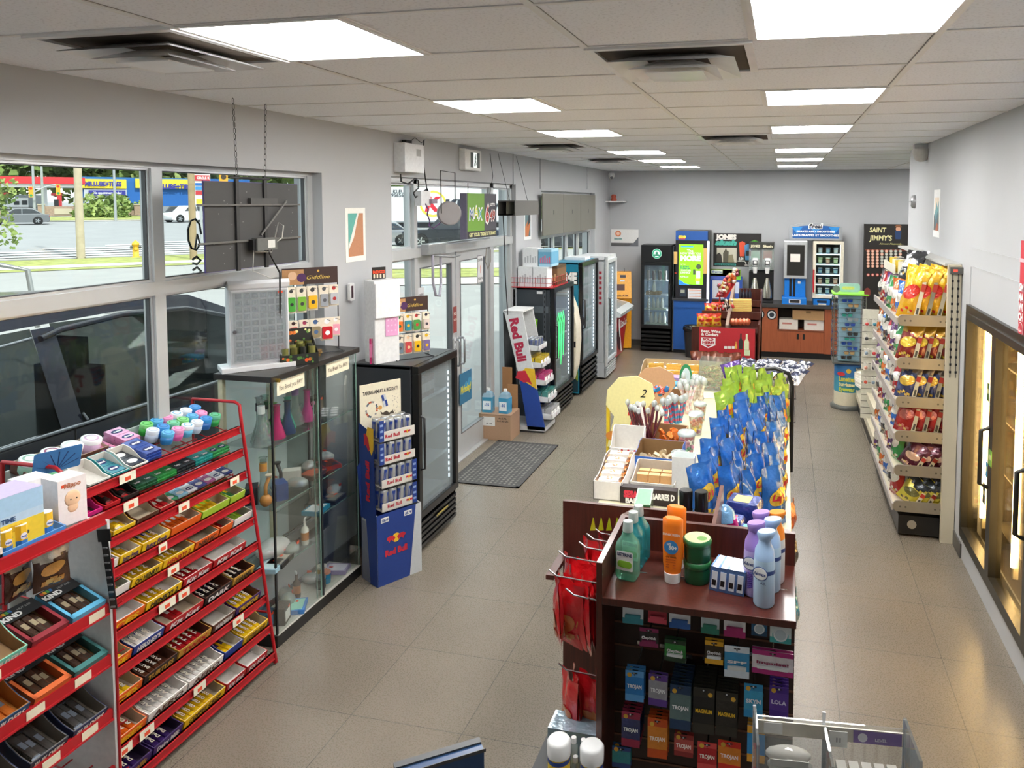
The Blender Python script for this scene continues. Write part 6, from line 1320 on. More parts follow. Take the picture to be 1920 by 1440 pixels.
def carton(lab,x,y,z,w,d,h,c,band=None,front=None):
    m=MB();m.box(x,x+w,y,y+d,z,z+h,card(c))
    if band:m.box(x-.001,x+w+.001,y-.001,y+d+.001,z+h*.15,z+h*.85,card(band))
    if front:
        for q in range(5):m.box(x+w*(.12+q*.17),x+w*(.22+q*.17),y-.0015,y-.001,z+h*.2,z+h*(.5+.07*(q%3)),card(front))
    return single(m,'carton',lab,'carton')
carton('plain white carton, lower left in the red wire tray',-3.10,8.56,1.613,.18,.2,.235,'e4e6e8',None,'b9bcc0');carton('plain white carton, lower middle in the red wire tray',-2.91,8.56,1.613,.18,.2,.235,'e6e8ea',None,'b9bcc0')
carton('brown coffee picture carton at the right of the red wire tray',-2.87,8.80,1.613,.19,.38,.235,'5a4632','7a5a3a','c9a878');carton('white carton, upper left of the stack on the dark fridge',-3.06,8.62,1.85,.19,.2,.22,'e6e8ea',None,'b9bcc0');carton('blue and pink carton, upper right of the stack on the dark fridge',-2.86,8.62,1.85,.16,.3,.21,'9fc8dc','6aa8c8','d86a8a')
wa=thing('cash_machine','cream rounded cash machine squeezed between the dark fridge and the teal fridge','cash machine')
m=MB();m.prism([(-3.0,.25),(-2.70,.25),(-2.64,.45),(-2.615,.8),(-2.62,1.0),(-2.66,1.22),(-2.73,1.40),(-2.8,1.5),(-3.0,1.5)],9.46,9.70,mat('e6dfc9',.4),1);m.build('body',wa,bevel=.01)
m=MB();m.box(-2.66,-2.63,9.453,9.458,.72,.80,BLACK);m.box(-2.76,-2.65,9.453,9.458,1.18,1.26,mat('7a8090',.3));m.build('card_slot',wa)
f3,z3_=fridge('drinks_fridge','teal-sided fridge with big white and black lettering, along the left wall',-3.06,-2.62,9.76,10.66,1.81,'1b7f9e',base=.42,lite=4,back='a9b4b8',frost=.3)
m=MB();TE=card('1f86a5');m.text('PRIME',(-2.86,9.758,1.60),Xp,Zp,.14,BLACK,.12,0,w=.36);m.text('PRIME',(-2.866,9.757,1.606),Xp,Zp,.14,WHITE,.06,0,w=.34)
m.disc((-2.72,9.7565,1.02),(0,-1,0),.13,card('26262e'),20);m.flat([(-2.80,1.0),(-2.68,.98),(-2.68,1.10),(-2.74,1.14),(-2.80,1.10)],(0,9.755,0),Xp,Zp,card('b8342e'));m.flat([(-2.74,.25),(-2.68,.2),(-2.68,.78),(-2.76,.88),(-2.78,.5)],(0,9.7555,0),Xp,Zp,card('8a9a2e'));m.flat([(-3.0,.05),(-2.68,.05),(-2.68,.22),(-2.76,.4),(-2.74,.2)],(0,9.7556,0),Xp,Zp,card('1c3a44'));m.box(-2.80,-2.68,9.7562,9.757,.45,1.0,card('1c2c34'));m.build('side_print',f3)
bt3=single(MB().lathe([(.03,0),(.032,.02),(.032,.15),(.014,.18),(.014,.2)],plastic('6fb8a0',.3),10).lathe([(.033,.05),(.033,.13)],card('e8eef0'),10),'sports_bottle','','bottle')
for s_ in range(4):
    for k in range(7):place(bt3,(-2.74,9.85+k*.1,z3_[s_]+.001),rz(k),'pale green bottle in the teal fridge, %s from left, %s shelf'%(ORD[k],['bottom','second','third','top'][s_]),'bottles in the teal fridge')
f4,z4_=fridge('drinks_fridge','tall silver-grey rounded fridge at the end of the left wall row',-2.98,-2.50,10.74,11.38,1.78,'b9bdc0',base=.25,front='c3c7ca',lite=4,back='b0b8bc',frost=.3)
m=MB()
for k in range(7):m.box(-2.63,-2.59,10.735,10.739,1.12+k*.075,1.16+k*.075,card('a82a38'))
m.lathe([(.03,.2),(.03,1.82)],mat('c6cacc',.3,.4),12,(-2.53,10.76,0));m.box(-2.98,-2.52,10.74,11.38,1.78,1.83,mat('d9dcde',.3));m.build('side_print',f4)
m=MB();m.box(-3.0,-2.7,10.2,10.5,1.812,1.85,mat('e2e4e6',.4));single(m,'flat_box','flat pale box lying on the teal fridge','box')
cc_=thing('chest_cooler','red chest cooler with a glass lid near the yellow cash machine','cooler');RC=mat('c4202a',.3,coat=.4)
m=MB();m.prism([(-3.08,.04),(-2.68,.04),(-2.60,.78),(-3.08,.78)],11.75,12.7,RC,1);m.build('body',cc_,bevel=.01)
m=MB();m.prism([(-3.08,.78),(-2.52,.78),(-2.50,.84),(-2.60,.90),(-3.08,1.0)],11.70,12.75,mat('c9cfd0',.3),1);m.prism([(-2.62,.905),(-2.60,.902),(-3.04,1.0),(-3.04,1.004)],11.78,12.68,mat('8fa0a8',.1,spec=.9),1);m.flat([(-2.95,11.9),(-2.7,11.9),(-2.7,12.3),(-2.95,12.3)],(0,0,.99),Xp,Yp,card('e0763a'));m.build('lid',cc_)
m=MB();
for k in range(10):t0,t1=k/10*1.5,(k+1)/10*1.5;m.add([(-2.66+.08*(z-.04)/.74+.003,y,z)for y,z in((12.25+.35*cos(t0+1.2)*1.1,.1+.62*k/10),(12.25+.35*cos(t1+1.2)*1.1,.1+.62*(k+1)/10),(12.33+.35*cos(t1+1.2)*1.1,.1+.62*(k+1)/10),(12.33+.35*cos(t0+1.2)*1.1,.1+.62*k/10))],[(3,2,1,0)],WHITE)
m.text('Coca-Cola',(-2.62,12.4,.6),Yp,Zp,.12,WHITE,.02,.3,w=.5,off=.01);m.disc((-2.625,12.05,.45),(1,0,.1),.14,card('3a1a1c'),20,.26);m.text('Coke',(-2.9,11.748,.6),Xp,Zp,.08,WHITE,.02,.3,w=.2);m.build('print',cc_)
# ------------------------------------------------------------------ far wall
YK=YF-.004
def wallpaper(name,label,u0,v0,u1,v1,c,cat='poster',y=YK):
    a,b_=aty(u0,v0,y),aty(u1,v1,y);m=MB();m.box(a.x,b_.x,y,y+.003,b_.z,a.z,card(c));return m,a,b_
def ft(m,s,u,v,hp,c,y,w=None,bold=.04,sh=0,off=.003):p=aty(u,v,y);k=y/1400;m.text(s,(p.x,y-off,p.z),Xp,Zp,hp*k,card(c),bold,sh,w=w*k if w else None)
def fr(m,u0,v0,u1,v1,y,c,off=.002):a,b_=aty(u0,v0,y),aty(u1,v1,y);m.quad((a.x,y-off,b_.z),(b_.x,y-off,b_.z),(b_.x,y-off,a.z),(a.x,y-off,a.z),c if not isinstance(c,str)else card(c))
m,a,b_=wallpaper('p','',1146,430,1197,462,'e2e2e0');fr(m,1146,455,1197,462,YK,'5a5a5c');p=aty(1159,438,YK);m.disc((p.x,YK-.003,p.z),(0,-1,0),.055,card('e08a62'),18);m.disc((p.x,YK-.004,p.z),(0,-1,0),.03,card('f0c9b0'),14)
m.flat([(0,0),(.2,0),(.2,.17),(.1,.05)],(b_.x-.2,YK-.0025,b_.z),Xp,Zp,card('6a6c72'));ft(m,'bitcoin',1159,447.5,3.4,'3f8f8a',YK,15);ft(m,'1',1159,438,4,'e07a4a',YK);single(m,'wall_poster','small white poster with an orange coin emblem on the far wall','poster')
sh_=thing('wall_shelf','tiny white shelf high in the far left corner','shelf');p=aty(1145,377,13.4);MB().box(XL+.0,XL+.32,13.2,YF,p.z-.02,p.z,mat('e4e4e4',.4)).build('board',sh_)
m=MB();m.lathe([(.05,0),(.06,.03),(.04,.06),(.055,.08),(.03,.12)],plastic('a8442a',.4),12);single(m,'ornament','small red-brown ornament on the corner wall shelf','ornament',(XL+.12,13.35,p.z))
def camera_dome(lab,loc):m=MB();m.lathe([(.05,0),(.06,-.03),(.055,-.06),(.03,-.10),(.01,-.11)],mat('d6d6d4',.4),14);m.ball((.01,-.03,-.08),.03,mat('6a6c70',.2),10);return single(m,'security_camera',lab,'security camera',loc)
camera_dome('small white security camera in the far left ceiling corner',(XL+.12,YF-.35,HC-.05));m=MB();m.box(-.12,.0,-.05,.05,-.04,0,mat('c9c9c7',.4));m.lathe([(.02,-.16),(.06,-.14),(.085,-.08),(.085,-.04)],mat('b9b8b4',.4),18,(-.05,0,0));single(m,'security_camera','grey dome security camera on the right wall below the ceiling','security camera',(XR,7.75,HC-.01),(0,0,0))
# yellow cash machine
ya=thing('cash_machine','yellow and dark grey cash machine in the far left corner','cash machine',(-2.80,13.06,0),rad(14));YO=mat('eda51c',.35)
m=MB();m.box(-.19,.19,0,.30,.02,.92,YO);m.build('body',ya,bevel=.008)
m=MB();m.box(-.2,-.1,.02,.34,.02,1.1,mat('4a4d55',.4));m.build('side_body',ya)
m=MB();m.prism([(-.04,.92),(.05,.90),(.28,.95),(.28,1.38),(.10,1.38)],-.24,.19,YO,0);SL=Vector((0,.14,.46)).normalized()
def onf(x,t):q=Vector((x,-.04,.92))+SL*t;return q
for(x,t,w_,h_,c)in((-.12,.40,.1,.07,'26262a'),(.04,.40,.1,.05,'3a3438'),(.03,.32,.08,.03,'d9dadc'),(-.01,.2,.16,.11,'5a3a34')):
    q=onf(x,t);m.add([tuple(q+Vector((a*w_/2,-.003,0))+SL*b_*h_/2)for a,b_ in((-1,-1),(1,-1),(1,1),(-1,1))],[(0,1,2,3)],card(c))
m.text('Bitcoin ATM',onf(0,.05),Xp,SL,.035,card('7a4a1c'),.04,w=.26,off=.004);m.build('head',ya)
m=MB();m.disc((0,-.002,.62),(0,-1,0),.06,BLACK,18);m.box(-.02,.0,-.004,-.003,.61,.65,WHITE);m.box(0,.02,-.004,-.003,.59,.63,WHITE);m.text('coin point',(0.02,-.002,.50),Xp,Zp,.03,card('7a4a1c'),.03,w=.2);m.tube([(-.15,.05,1.38),(-.17,.03,1.45)],.004,BLACK,5);m.tube([(.07,.1,1.38),(.06,.08,1.45)],.004,BLACK,5);m.build('emblem',ya)
# coffee drinks fridge, faces the camera: built sideways then turned
def fridgeY(name,label,X0,X1,Yf,Yb,*a,**k):t,zz=fridge(name,label,-Yb,-Yf,X0,X1,*a,**k);t.rotation_euler=rz(-pi/2);return t,zz
f5,z5=fridgeY('coffee_fridge','slim black glass-door fridge with a round green and white emblem',-2.42,-1.88,12.96,13.42,1.88,'1a1b1d',base=.42,header=.30,lite=12,shelves=4,back='d4e2f0',frost=.06,handle='far',front='141517')
m=MB();m.push(Matrix.Rotation(pi/2,4,'Z'));m.disc((-2.14,12.955,1.73),(0,-1,0),.085,mat('e8f2ee',.4,emit=.5),24);m.disc((-2.14,12.954,1.73),(0,-1,0),.082,mat('2f9a76',.4,emit=.3),24);m.disc((-2.14,12.953,1.73),(0,-1,0),.055,mat('dfeee8',.4,emit=.4),20)
m.disc((-2.14,12.952,1.74),(0,-1,0),.025,card('2f8f70'),12);m.flat([(-2.19,1.69),(-2.09,1.69),(-2.10,1.725),(-2.14,1.715),(-2.18,1.725)],(0,12.952,0),Xp,Zp,card('2f8f70'));m.box(-1.86,-1.845,12.98,13.42,.03,1.86,mat('8f9298',.15,.9));m.pop();m.build('emblem',f5)
mb5=single(MB().lathe([(.03,0),(.034,.02),(.034,.09),(.018,.14),(.018,.165)],card('e6dfd0'),12).lathe([(.02,.165),(.02,.18)],plastic('d0c8b8'),10),'coffee_bottle','','bottle')
for(s_,n_,x0)in((0,4,-2.25),(1,4,-2.29),(2,1,-2.20)):
    for k in range(n_):place(mb5,(x0+k*.078,13.06,z5[s_]+(.06 if s_==2 else .03)),rz(0),'cream bottle, %s from the left, %s shelf of the slim black fridge'%(ORD[k],['bottom','second','third'][s_]),'cream bottles in the slim black fridge')
for(s_,x0,x1)in((0,-2.32,-1.98),(1,-2.34,-1.98)):m=MB();m.box(x0,x1,13.02,13.10,z5[s_],z5[s_]+.028,card('d8dcc8'));single(m,'bottle_tray','pale tray under the cream bottles on the %s shelf of the slim black fridge'%['bottom','second'][s_],'tray')
m=MB();m.box(-2.34,-2.08,13.02,13.2,z5[2],z5[2]+.058,card('a88458'));single(m,'carton','brown carton lid on the third shelf of the slim black fridge','carton')
cn5=single(can_mesh(.032,.17,'c9b9b0','7a4a54',10),'iced_coffee_can','','drink can')
for k in range(4):place(cn5,(-2.30+k*.10,13.06,z5[3]+.001),rz(k),'patterned can on the top shelf of the slim black fridge, %s from the left'%ORD[k],'cans in the slim black fridge')
# frozen drink tower with green screen
y=13.0;tw=thing('slush_kiosk','tall drink kiosk with a bright green poster screen and blue header on the far wall','drink kiosk')
m=MB();a,b_=aty(1267,432,y),aty(1328,570,y);DK=mat('232227',.35);m.box(a.x,b_.x,y,13.48,.94,a.z,DK);m.build('tower',tw,bevel=.006)
m=MB();fr(m,1267,433,1327,451,y,'1d4f94');fr(m,1326,452,1329,569,y,mat('f4f0ff',.4,emit=.9),.004);fr(m,1262,472,1270,495,y,'d9b06a',.012);fr(m,1319,465,1326,513,y,'d9b06a',.012)
p=aty(1278.5,444,y);ft(m,'geo',1279,443,6,'f4d84a',y,15,.12);ft(m,'slush',1279,447.5,2,'e0482a',y,12,off=.005);fr(m,1275,540,1287,556,y,'2c3848',.02);fr(m,1276.5,543,1284,549,y,'a8ad9a',.022);fr(m,1290,541,1315,567,y,'e4e4e6',.006)
for k in range(8):fr(m,1292,543+k*3,1314,544.6+k*3,y,['e88a5a','d8d8dc','e0a070','b8c0cc'][k%4],.008)
fr(m,1265,511,1269,513,y,'d8402a',.004);m.build('panel_print',tw)
m=MB();E1=lambda h,e=.9:mat(h,.5,emit=e);fr(m,1273,458,1318,534,y,E1('7cd41c',.75),.006);fr(m,1277,461,1300,463.5,y,E1('2a7ab8'),.008);p=aty(1273,534,y)
m.flat([(0,0),(.2,0),(.1,.03),(0,.10)],(p.x,y-.008,p.z),Xp,Zp,E1('2a6ad8'));ft(m,'The',1294,470,4.5,'f4f4f4',y,12,off=.008);ft(m,'NOW GIVES YOU',1295,475,3.6,'f4f4f4',y,38,off=.008);ft(m,'MORE',1295,484,9,'ffffff',y,38,.08,off=.009)
ft(m,'UP TO',1281,495.5,2,'e8f4e0',y,9,off=.008);ft(m,'3X BONUS',1284,499.5,3,'2a7a8a',y,16,off=.008);ft(m,'PREMIUM',1285,503,3,'2a7a8a',y,18,off=.008);ft(m,'FOUNTAIN',1286,507,3,'f4f4f4',y,18,off=.008);ft(m,'DRINKS',1285,511,3,'f4f4f4',y,18,off=.008);ft(m,'REFILLS',1283,518.5,3,'f4f4f4',y,16,off=.008)
p=aty(1310,500,y);m.disc((p.x,y-.009,p.z),(0,-1,0),.045,E1('4a5548',.2),14);fr(m,1305.5,508,1313,522,y,E1('c9cfc8',.6),.009);fr(m,1304,522,1312,527,y,E1('d8b83a',.5),.010);fr(m,1305,527,1312,533,y,E1('b8c4b0',.5),.009);fr(m,1299.5,505,1304,515,y,E1('4a5548',.2),.0095);m.build('screen',tw)
m=MB();a,b_=aty(1260,570,y),aty(1326,664,y);m.box(a.x,b_.x+.01,y-.03,13.5,.92,.96,mat('3a3d42',.4));m.build('counter',tw)
m=MB();BU=mat('1f56a0',.4);m.box(a.x+.02,b_.x,y,13.5,.06,.92,BU);m.box(a.x+.02,b_.x-.03,y-.012,y,.80,.92,BU);m.box(a.x+.03,b_.x-.01,y+.02,13.5,0,.06,BLACK);m.build('cabinet',tw)
m=MB();m.lathe([(.12,0),(.15,.46),(.155,.48)],plastic('2b2b2d',.5),16);m.lathe([(.155,.44),(.17,.47),(.16,.52),(.14,.53),(.13,.47),(.12,.30)],mat('1b1b1d',.25,bump=.9,scale=12),16,caps=False)
single(m,'trash_bin','black rubbish bin with a black bag in front of the blue kiosk cabinet','bin',(-1.48,12.75,0))
# cola vending sign boards behind the display (blue and green)
m=MB();y=13.3;fr(m,1329,505,1386,600,y,'9ccb4a',0);fr(m,1331,517,1391,600,y,'2b51a4',.004);fr(m,1336,525,1358,560,y,'d9dde6',.008);fr(m,1333,517,1360,524,y,'4a62b8',.008);fr(m,1378,518,1389,525,y,'7fd03a',.008);fr(m,1378,529,1386,550,y,'d0d6e6',.008);fr(m,1334,506,1355,513,y,'dfeed0',.006);ft(m,'froggo',1345,509.5,4,'5a7ab8',y,18,off=.01)
p0=aty(1329,505,y);m.box(p0.x,p0.x+.55,y,y+.1,.9,p0.z,card('9ccb4a'));single(m,'display_board','green and blue display board behind the brown snack display','sign')
# posters over the slush machines
m,a,b_=wallpaper('p','',1338,437,1427,501,'23211f');ft(m,'JONES',1361.5,444,8,'f0ece4',YK,38,.08);ft(m,'CANE SUGAR SODA',1361,449,1.6,'e8e8e8',YK,36);ft(m,'slush',1361,454.5,9,'4fb8a8',YK,40,.08,.2);fr(m,1344,464,1381,492,YK,'c9c4b4');fr(m,1340,493.5,1380,498,YK,'3f9a98');ft(m,'CANE SUGAR SLUSH',1360,496,2.4,'1f4a48',YK,36)
p=aty(1361,480,YK);m.flat([(-.05,-.11),(.04,-.11),(.05,.08),(.015,.10),(.0,.15),(-.02,.10),(-.05,.05)],(p.x,YK-.004,p.z),Xp,Zp,card('5a5648'));m.flat([(-.17,-.11),(-.06,-.11),(-.08,.02),(-.12,.06),(-.16,.03)],(p.x,YK-.0035,p.z),Xp,Zp,card('3a3632'));m.flat([(.03,-.11),(.15,-.11),(.12,.03),(.05,.02)],(p.x,YK-.0038,p.z),Xp,Zp,card('8a8268'))
for(u,v,w_,h_,c)in((1391.5,468,.11,.24,'e0583a'),(1415,463,.12,.20,'5aa83a'),(1403,474,.14,.26,'5a9ac8')):p=aty(u,v,YK);m.flat([(-w_*.35,-h_/2),(w_*.35,-h_/2),(w_/2,h_/2),(0,h_*.62),(-w_/2,h_/2)],(p.x,YK-.003-(.001 if u==1403 else 0),p.z),Xp,Zp,card(c))
fr(m,1398,470,1408,480,YK,'2a3438',.005);ft(m,'8.00',1389.5,485,5,'f0ece4',YK,9);ft(m,'MEDIUM',1390,489.5,2,'f0ece4',YK,13);ft(m,'2.1',1400,493.5,5,'f0ece4',YK,7);ft(m,'LARGE',1400,497.5,2,'f0ece4',YK,9);single(m,'wall_poster','wide black poster with white lettering and three coloured cups on the far wall','poster')
# counter with cupboards
CB=mat('9a5232',.4,kind='wood',scale=60,amt=.12);kx0,kx1,ky=aty(1420,600,13).x,aty(1566,600,13).x,12.98;cu=thing('coffee_counter','reddish wood counter with a dark worktop, cupboards and round cup holes on the far wall','counter')
m=MB();m.box(kx0-.25,kx1+.35,ky-.04,YF-.02,.86,.92,mat('3b3937',.35));m.build('worktop',cu,bevel=.003)
m=MB();m.box(kx0-.2,kx1+.3,ky+.06,YF-.02,0,.1,BLACK);m.build('plinth',cu);xa,xb,xc_=aty(1458,600,ky).x,aty(1546,600,ky).x,aty(1502,600,ky).x
m=MB();m.box(kx0-.2,xa,ky,YF-.05,.1,.86,CB);m.box(xb,kx1+.3,ky,YF-.05,.1,.86,CB);m.box(xa,xb,ky+.02,YF-.05,.1,.47,CB);m.box(xa,xb,13.40,YF-.05,.47,.86,mat('3c2418',.5));m.box(xa-.002,xb,ky-.005,YF-.06,.465,.485,mat('7a3f26',.4));m.build('carcass',cu)
for a_,b2_,hx in((xa+.005,xc_-.003,1),(xc_+.003,xb-.005,-1)):
    m=MB();m.box(a_,b2_,ky,ky+.02,.11,.46,CB);d_=m.build('door',cu);hx_=(b2_-.045)if hx>0 else(a_+.045);MB().box(hx_-.018,hx_+.018,ky-.002,ky,.33,.42,BLACK).build('handle',d_)
for u in(1424,1447):p=aty(u,590,ky);m=MB();m.disc((p.x,ky-.003,.73),(0,-1,0),.085,BLACK,24);m.disc((p.x,ky-.006,.73),(0,-1,0),.066,mat('c9ccce',.3),24);m.disc((p.x,ky-.008,.73),(0,-1,0),.045,mat('2a3440',.3),6);m.build('cup_hole',cu)
m=MB();a,b_=aty(1486,586,ky+.03),aty(1545,609,ky+.03);m.box(a.x,b_.x,ky+.03,ky+.33,.66,.82,CARDB);m.box(a.x+.22,a.x+.30,ky+.028,ky+.03,.77,.81,card('7a5c3a'));single(m,'carton','large brown carton in the open counter niche, lying on smaller cartons','carton')
for(u0,u1,w_)in((1461,1496,'left'),(1508,1544,'right')):a,b_=aty(u0,620,ky+.03),aty(u1,620,ky+.03);m=MB();m.box(a.x,b_.x,ky+.05,ky+.3,.487,.655,card('d6d0c6'));m.box(a.x+.05,a.x+.2,ky+.049,ky+.05,.57,.6,card('b8746a'));single(m,'carton','small white carton in the counter niche, %s one'%w_,'carton')
# slush machines
def slush(u,lab,tank,txt):
    p=aty(u,560,13.12);t=thing('slush_machine',lab,'slush machine',(p.x,13.12,.92));W_2=.105
    m=MB();m.box(-W_2,W_2,.05,.4,0,.52,BLACK);m.box(-W_2,W_2,-.12,.3,0,.04,BLACK);m.build('base',t,bevel=.005)
    m=MB();m.lathe([(.085,.08),(.08,.2),(.045,.36),(.03,.42)],metal('b9b4a8',.2),16,(0,-.02,0));m.build('steel_cone',t)
    m=MB();m.box(-W_2,W_2,-.02,.35,.56,.92,glass('f2f6f4',.12,'tank',.25));m.build('tank',t)
    m=MB();m.box(-.07,.07,.0,.3,.74,.88,plastic(tank));m.lathe([(.055,.62),(.075,.70),(.06,.76)],plastic('e4e8e6'),14,(0,.03,0));m.build('contents',t)
    m=MB();m.box(-.04,.04,-.06,-.02,.64,.72,mat('4a4b4c',.4));m.box(-.025,.025,-.064,-.06,.665,.705,WHITE);m.lathe([(.03,.5),(.045,.6)],plastic('e4e4e2'),12,(0,-.04,0));m.build('tap',t)
    m=MB();m.box(-W_2,W_2,-.04,.35,.92,1.02,mat('33332e',.4));m.text(txt,(0,-.041,.965),Xp,Zp,.04,card('e4e0c0'),.04,w=.16);m.build('lid',t);return t
slush(1415,'left slush machine with a pale green drink tank on the counter','9ac8b0','JONES');slush(1438,'right slush machine with a reddish drink tank on the counter','a8584a','Slush')
# blender machine and frozen-cup freezer
y=13.1;bl2=thing('blender_machine','blue blender machine with a black display and paper note on the counter','drink machine');BU2=mat('1272c8',.35)
def pb(mb,u0,v0,u1,v1,y0,y1,c,part=None):a,b_=aty(u0,v0,y0),aty(u1,v1,y0);mb.box(a.x,b_.x,y0,y1,b_.z,a.z,c);return mb
m=pb(MB(),1471,518,1510,560,y,y+.3,BU2);pb(m,1466,558,1512,573,y-.12,y+.3,BU2);m.build('body',bl2,bevel=.008)
m=pb(MB(),1470,451,1513,523,y-.04,y+.15,mat('c6c9cb',.3,.5));m.build('display_frame',bl2,bevel=.012)
m=MB();fr(m,1476,459,1508,517,y-.04,mat('2b2a28',.2));fr(m,1482,476,1500,491,y-.04,'e6dcd4',.005);m.build('display',bl2)
m=MB();fr(m,1480,521,1484,556,y,BLACK);fr(m,1487,521,1491,556,y,BLACK);fr(m,1479,561,1501,569,y-.12,'c9ccd0',.004);fr(m,1481,562,1499,568,y-.12,'26262a',.006);fr(m,1496,527,1501,532,y,'d9dde0');m.build('slot',bl2)
fz=thing('shake_freezer','white glass-door freezer full of shake cups under a blue arched sign','freezer');WZ=mat('d9d2bf',.4)
a,b_=aty(1525,452,y),aty(1580,560,y);m=MB();q=.02
m.box(a.x,a.x+q,y,y+.35,b_.z,a.z,WZ);m.box(b_.x-q,b_.x,y,y+.35,b_.z,a.z,WZ);m.box(a.x,b_.x,y,y+.35,a.z-q,a.z,WZ);m.box(a.x,b_.x,y,y+.35,b_.z,b_.z+q,WZ);m.box(a.x,b_.x,y+.33,y+.35,b_.z,a.z,mat('22262a',.5));m.frame(a.x,b_.x,b_.z,a.z,.05,y-.03,y,WZ,1);m.build('body',fz)
m=MB();m.tube([(a.x+.015,y-.05,b_.z+.1),(a.x+.01,y-.07,b_.z+.3),(a.x+.015,y-.05,b_.z+.48)],.014,mat('c42a30',.3));m.build('handle',fz)
m=MB();pb(m,1525,561,1556,574,y-.06,y+.3,BU2);fr(m,1532,563,1550,568,y-.06,'10223a',.004);fr(m,1534,569,1549,573,y-.06,'d9d4c0',.004);m.build('drawer',fz);m=pb(MB(),1557,561,1580,572,y+.05,y+.3,mat('4a4c50',.5));m.build('foot',fz)
m=MB();x0,x1=a.x+.05,b_.x-.05;zs=[b_.z+.06+k*(a.z-b_.z-.1)/5 for k in range(5)]
for z in zs:m.box(x0,x1,y+.02,y+.3,z-.008,z,mat('e8eef0',.4));m.box(x0,x1,y+.015,y+.02,z-.02,z+.0,mat('eef6ff',.4,emit=.8))
m.box(x1-.006,x1,y+.01,y+.02,zs[0],a.z-.06,mat('f4fbff',.4,emit=2.2));m.build('shelf',fz)
MB().box(x0,x1,y-.012,y-.009,b_.z+.05,a.z-.05,glass('f2f8f8',.05,'freezer_glass')).build('door_glass',fz)
cups=[single(MB().lathe([(.028,0),(.036,.09)],card(c),12).lathe([(.038,.09),(.036,.1)],plastic('e8e4dc'),12).lathe([(.0315,.02),(.0345,.07)],card(c2),12,caps=False),'shake_cup','','cup')for c,c2 in(('8fa8b8','d8dcd8'),('9a5a44','d8b8a0'),('3a5a8a','9ac0c8'),('5a8a4a','c9d8b0'))]
for i_ in range(1,4):cups[i_].name='shake_cup.%03d'%(900+i_)
for s_ in range(5):
    for k in range(3 if s_ else 2):place(cups[(s_+k*2)%4],(x0+.07+k*(x1-x0-.14)/2,y+.07,zs[s_]+.001),rz(0),'shake cup in the white freezer, %s on the %s shelf'%(['left','middle','right'][k],['bottom','second','third','fourth','top'][s_]),'cups in the white freezer')
m=MB();a,b_=aty(1480,420,y),aty(1579,451,y);W_=b_.x-a.x;cx_=(a.x+b_.x)/2;H_=a.z-b_.z;sgn=thing('header_sign','arched silver and blue sign over the shake freezer reading shakes and smoothies','sign',(cx_,y+.05,b_.z))
def arch(w_,h_,z0=0.0):return[(-w_/2,z0),(w_/2,z0)]+[(w_/2*cos(t),h_*.72+z0+(h_*.28)*sin(t))for t in[pi*k/12 for k in range(13)]]
m.prism(arch(W_,H_+.02),-.05,.12,mat('a9adb2',.3,.5),1);m.build('housing',sgn)
m=MB();m.add([(x,-.052,z)for x,z in arch(W_*.87,H_-.05,.03)],[tuple(range(15))],mat('17508f',.4,emit=.15));
for q in(-.3,.0,.3):m.add([(q-.09,-.053,.22),(q+.0,-.053,.10),(q+.09,-.053,.22)],[(0,1,2)],mat('2a86cc',.4))
m.text("f'real",(0,-.055,.235),Xp,Zp,.075,WHITE,.12,.15,w=.24);m.text("f'real",(0,-.056,.235),Xp,Zp,.07,card('2a2a3a'),.02,.15,w=.21);m.text('SHAKES AND SMOOTHIES',(0,-.055,.145),Xp,Zp,.032,WHITE,.04,w=.62);m.text('LAITS FRAPPÉS ET SMOOTHIES',(0,-.055,.082),Xp,Zp,.032,WHITE,.04,w=.76);m.build('face',sgn)
# coffee pod wall
y=13.42;pw_=thing('coffee_pod_wall','black coffee pod dispenser panel with a cream logo on the far wall','dispenser');a,b_=aty(1621,420,y),aty(1712,560,y);MB().box(a.x,b_.x,y,YF-.01,b_.z-.3,a.z,mat('262320',.45)).build('board',pw_)
m=MB();ft(m,'SAINT',1646,431,8.5,'e8e2a8',y,28,.03,.1);ft(m,"JIMMY'S",1651,446,9,'e8e2a8',y,38,.03,.1);ft(m,'Almost Heavenly...',1671,457,3.4,'d8d08a',y,40,.0,.3);p=aty(1684,435,y)
m.disc((p.x,y-.003,p.z+.05),(0,-1,0),.04,card('d8a080'),14);m.flat([(-.04,-.12),(.04,-.12),(.05,.02),(-.05,.02)],(p.x,y-.004,p.z),Xp,Zp,card('24406a'));m.flat([(-.06,.08),(.06,.08),(.03,.12),(-.03,.12)],(p.x,y-.005,p.z),Xp,Zp,card('8a5a3a'));fr(m,1622,467,1712,471,y,'7a3a2a');m.build('logo',pw_)
pod=[single(MB().push(Matrix.Rotation(pi/2,4,'X')).lathe([(.024,0),(.026,.02)],plastic(c,.4),12).pop().disc((0,-.0205,0),(0,-1,0),.014,plastic(c2),10),'coffee_pod','','coffee pod')for c,c2 in(('e0a58a','f0d0c0'),('b8b8ac','dcdcd0'),('c8584a','e8c0b8'))]
for i_ in(1,2):pod[i_].name='coffee_pod.%03d'%(900+i_)
for r_i in range(8):
    if r_i==6:continue
    for c_i in range(8):
        p=aty(1627.5+c_i*8.6,471+r_i*5.6+(5 if r_i>6 else 0),y);k_=2 if r_i>6 else(0 if(c_i<3 or(c_i+r_i)%4==0)else 1)
        place(pod[k_],(p.x,y,p.z),rz(0),'coffee pod in the black dispenser, %s row from the top, %s from the left'%(ORD[r_i],ORD[c_i]),'coffee pods in the black dispenser')
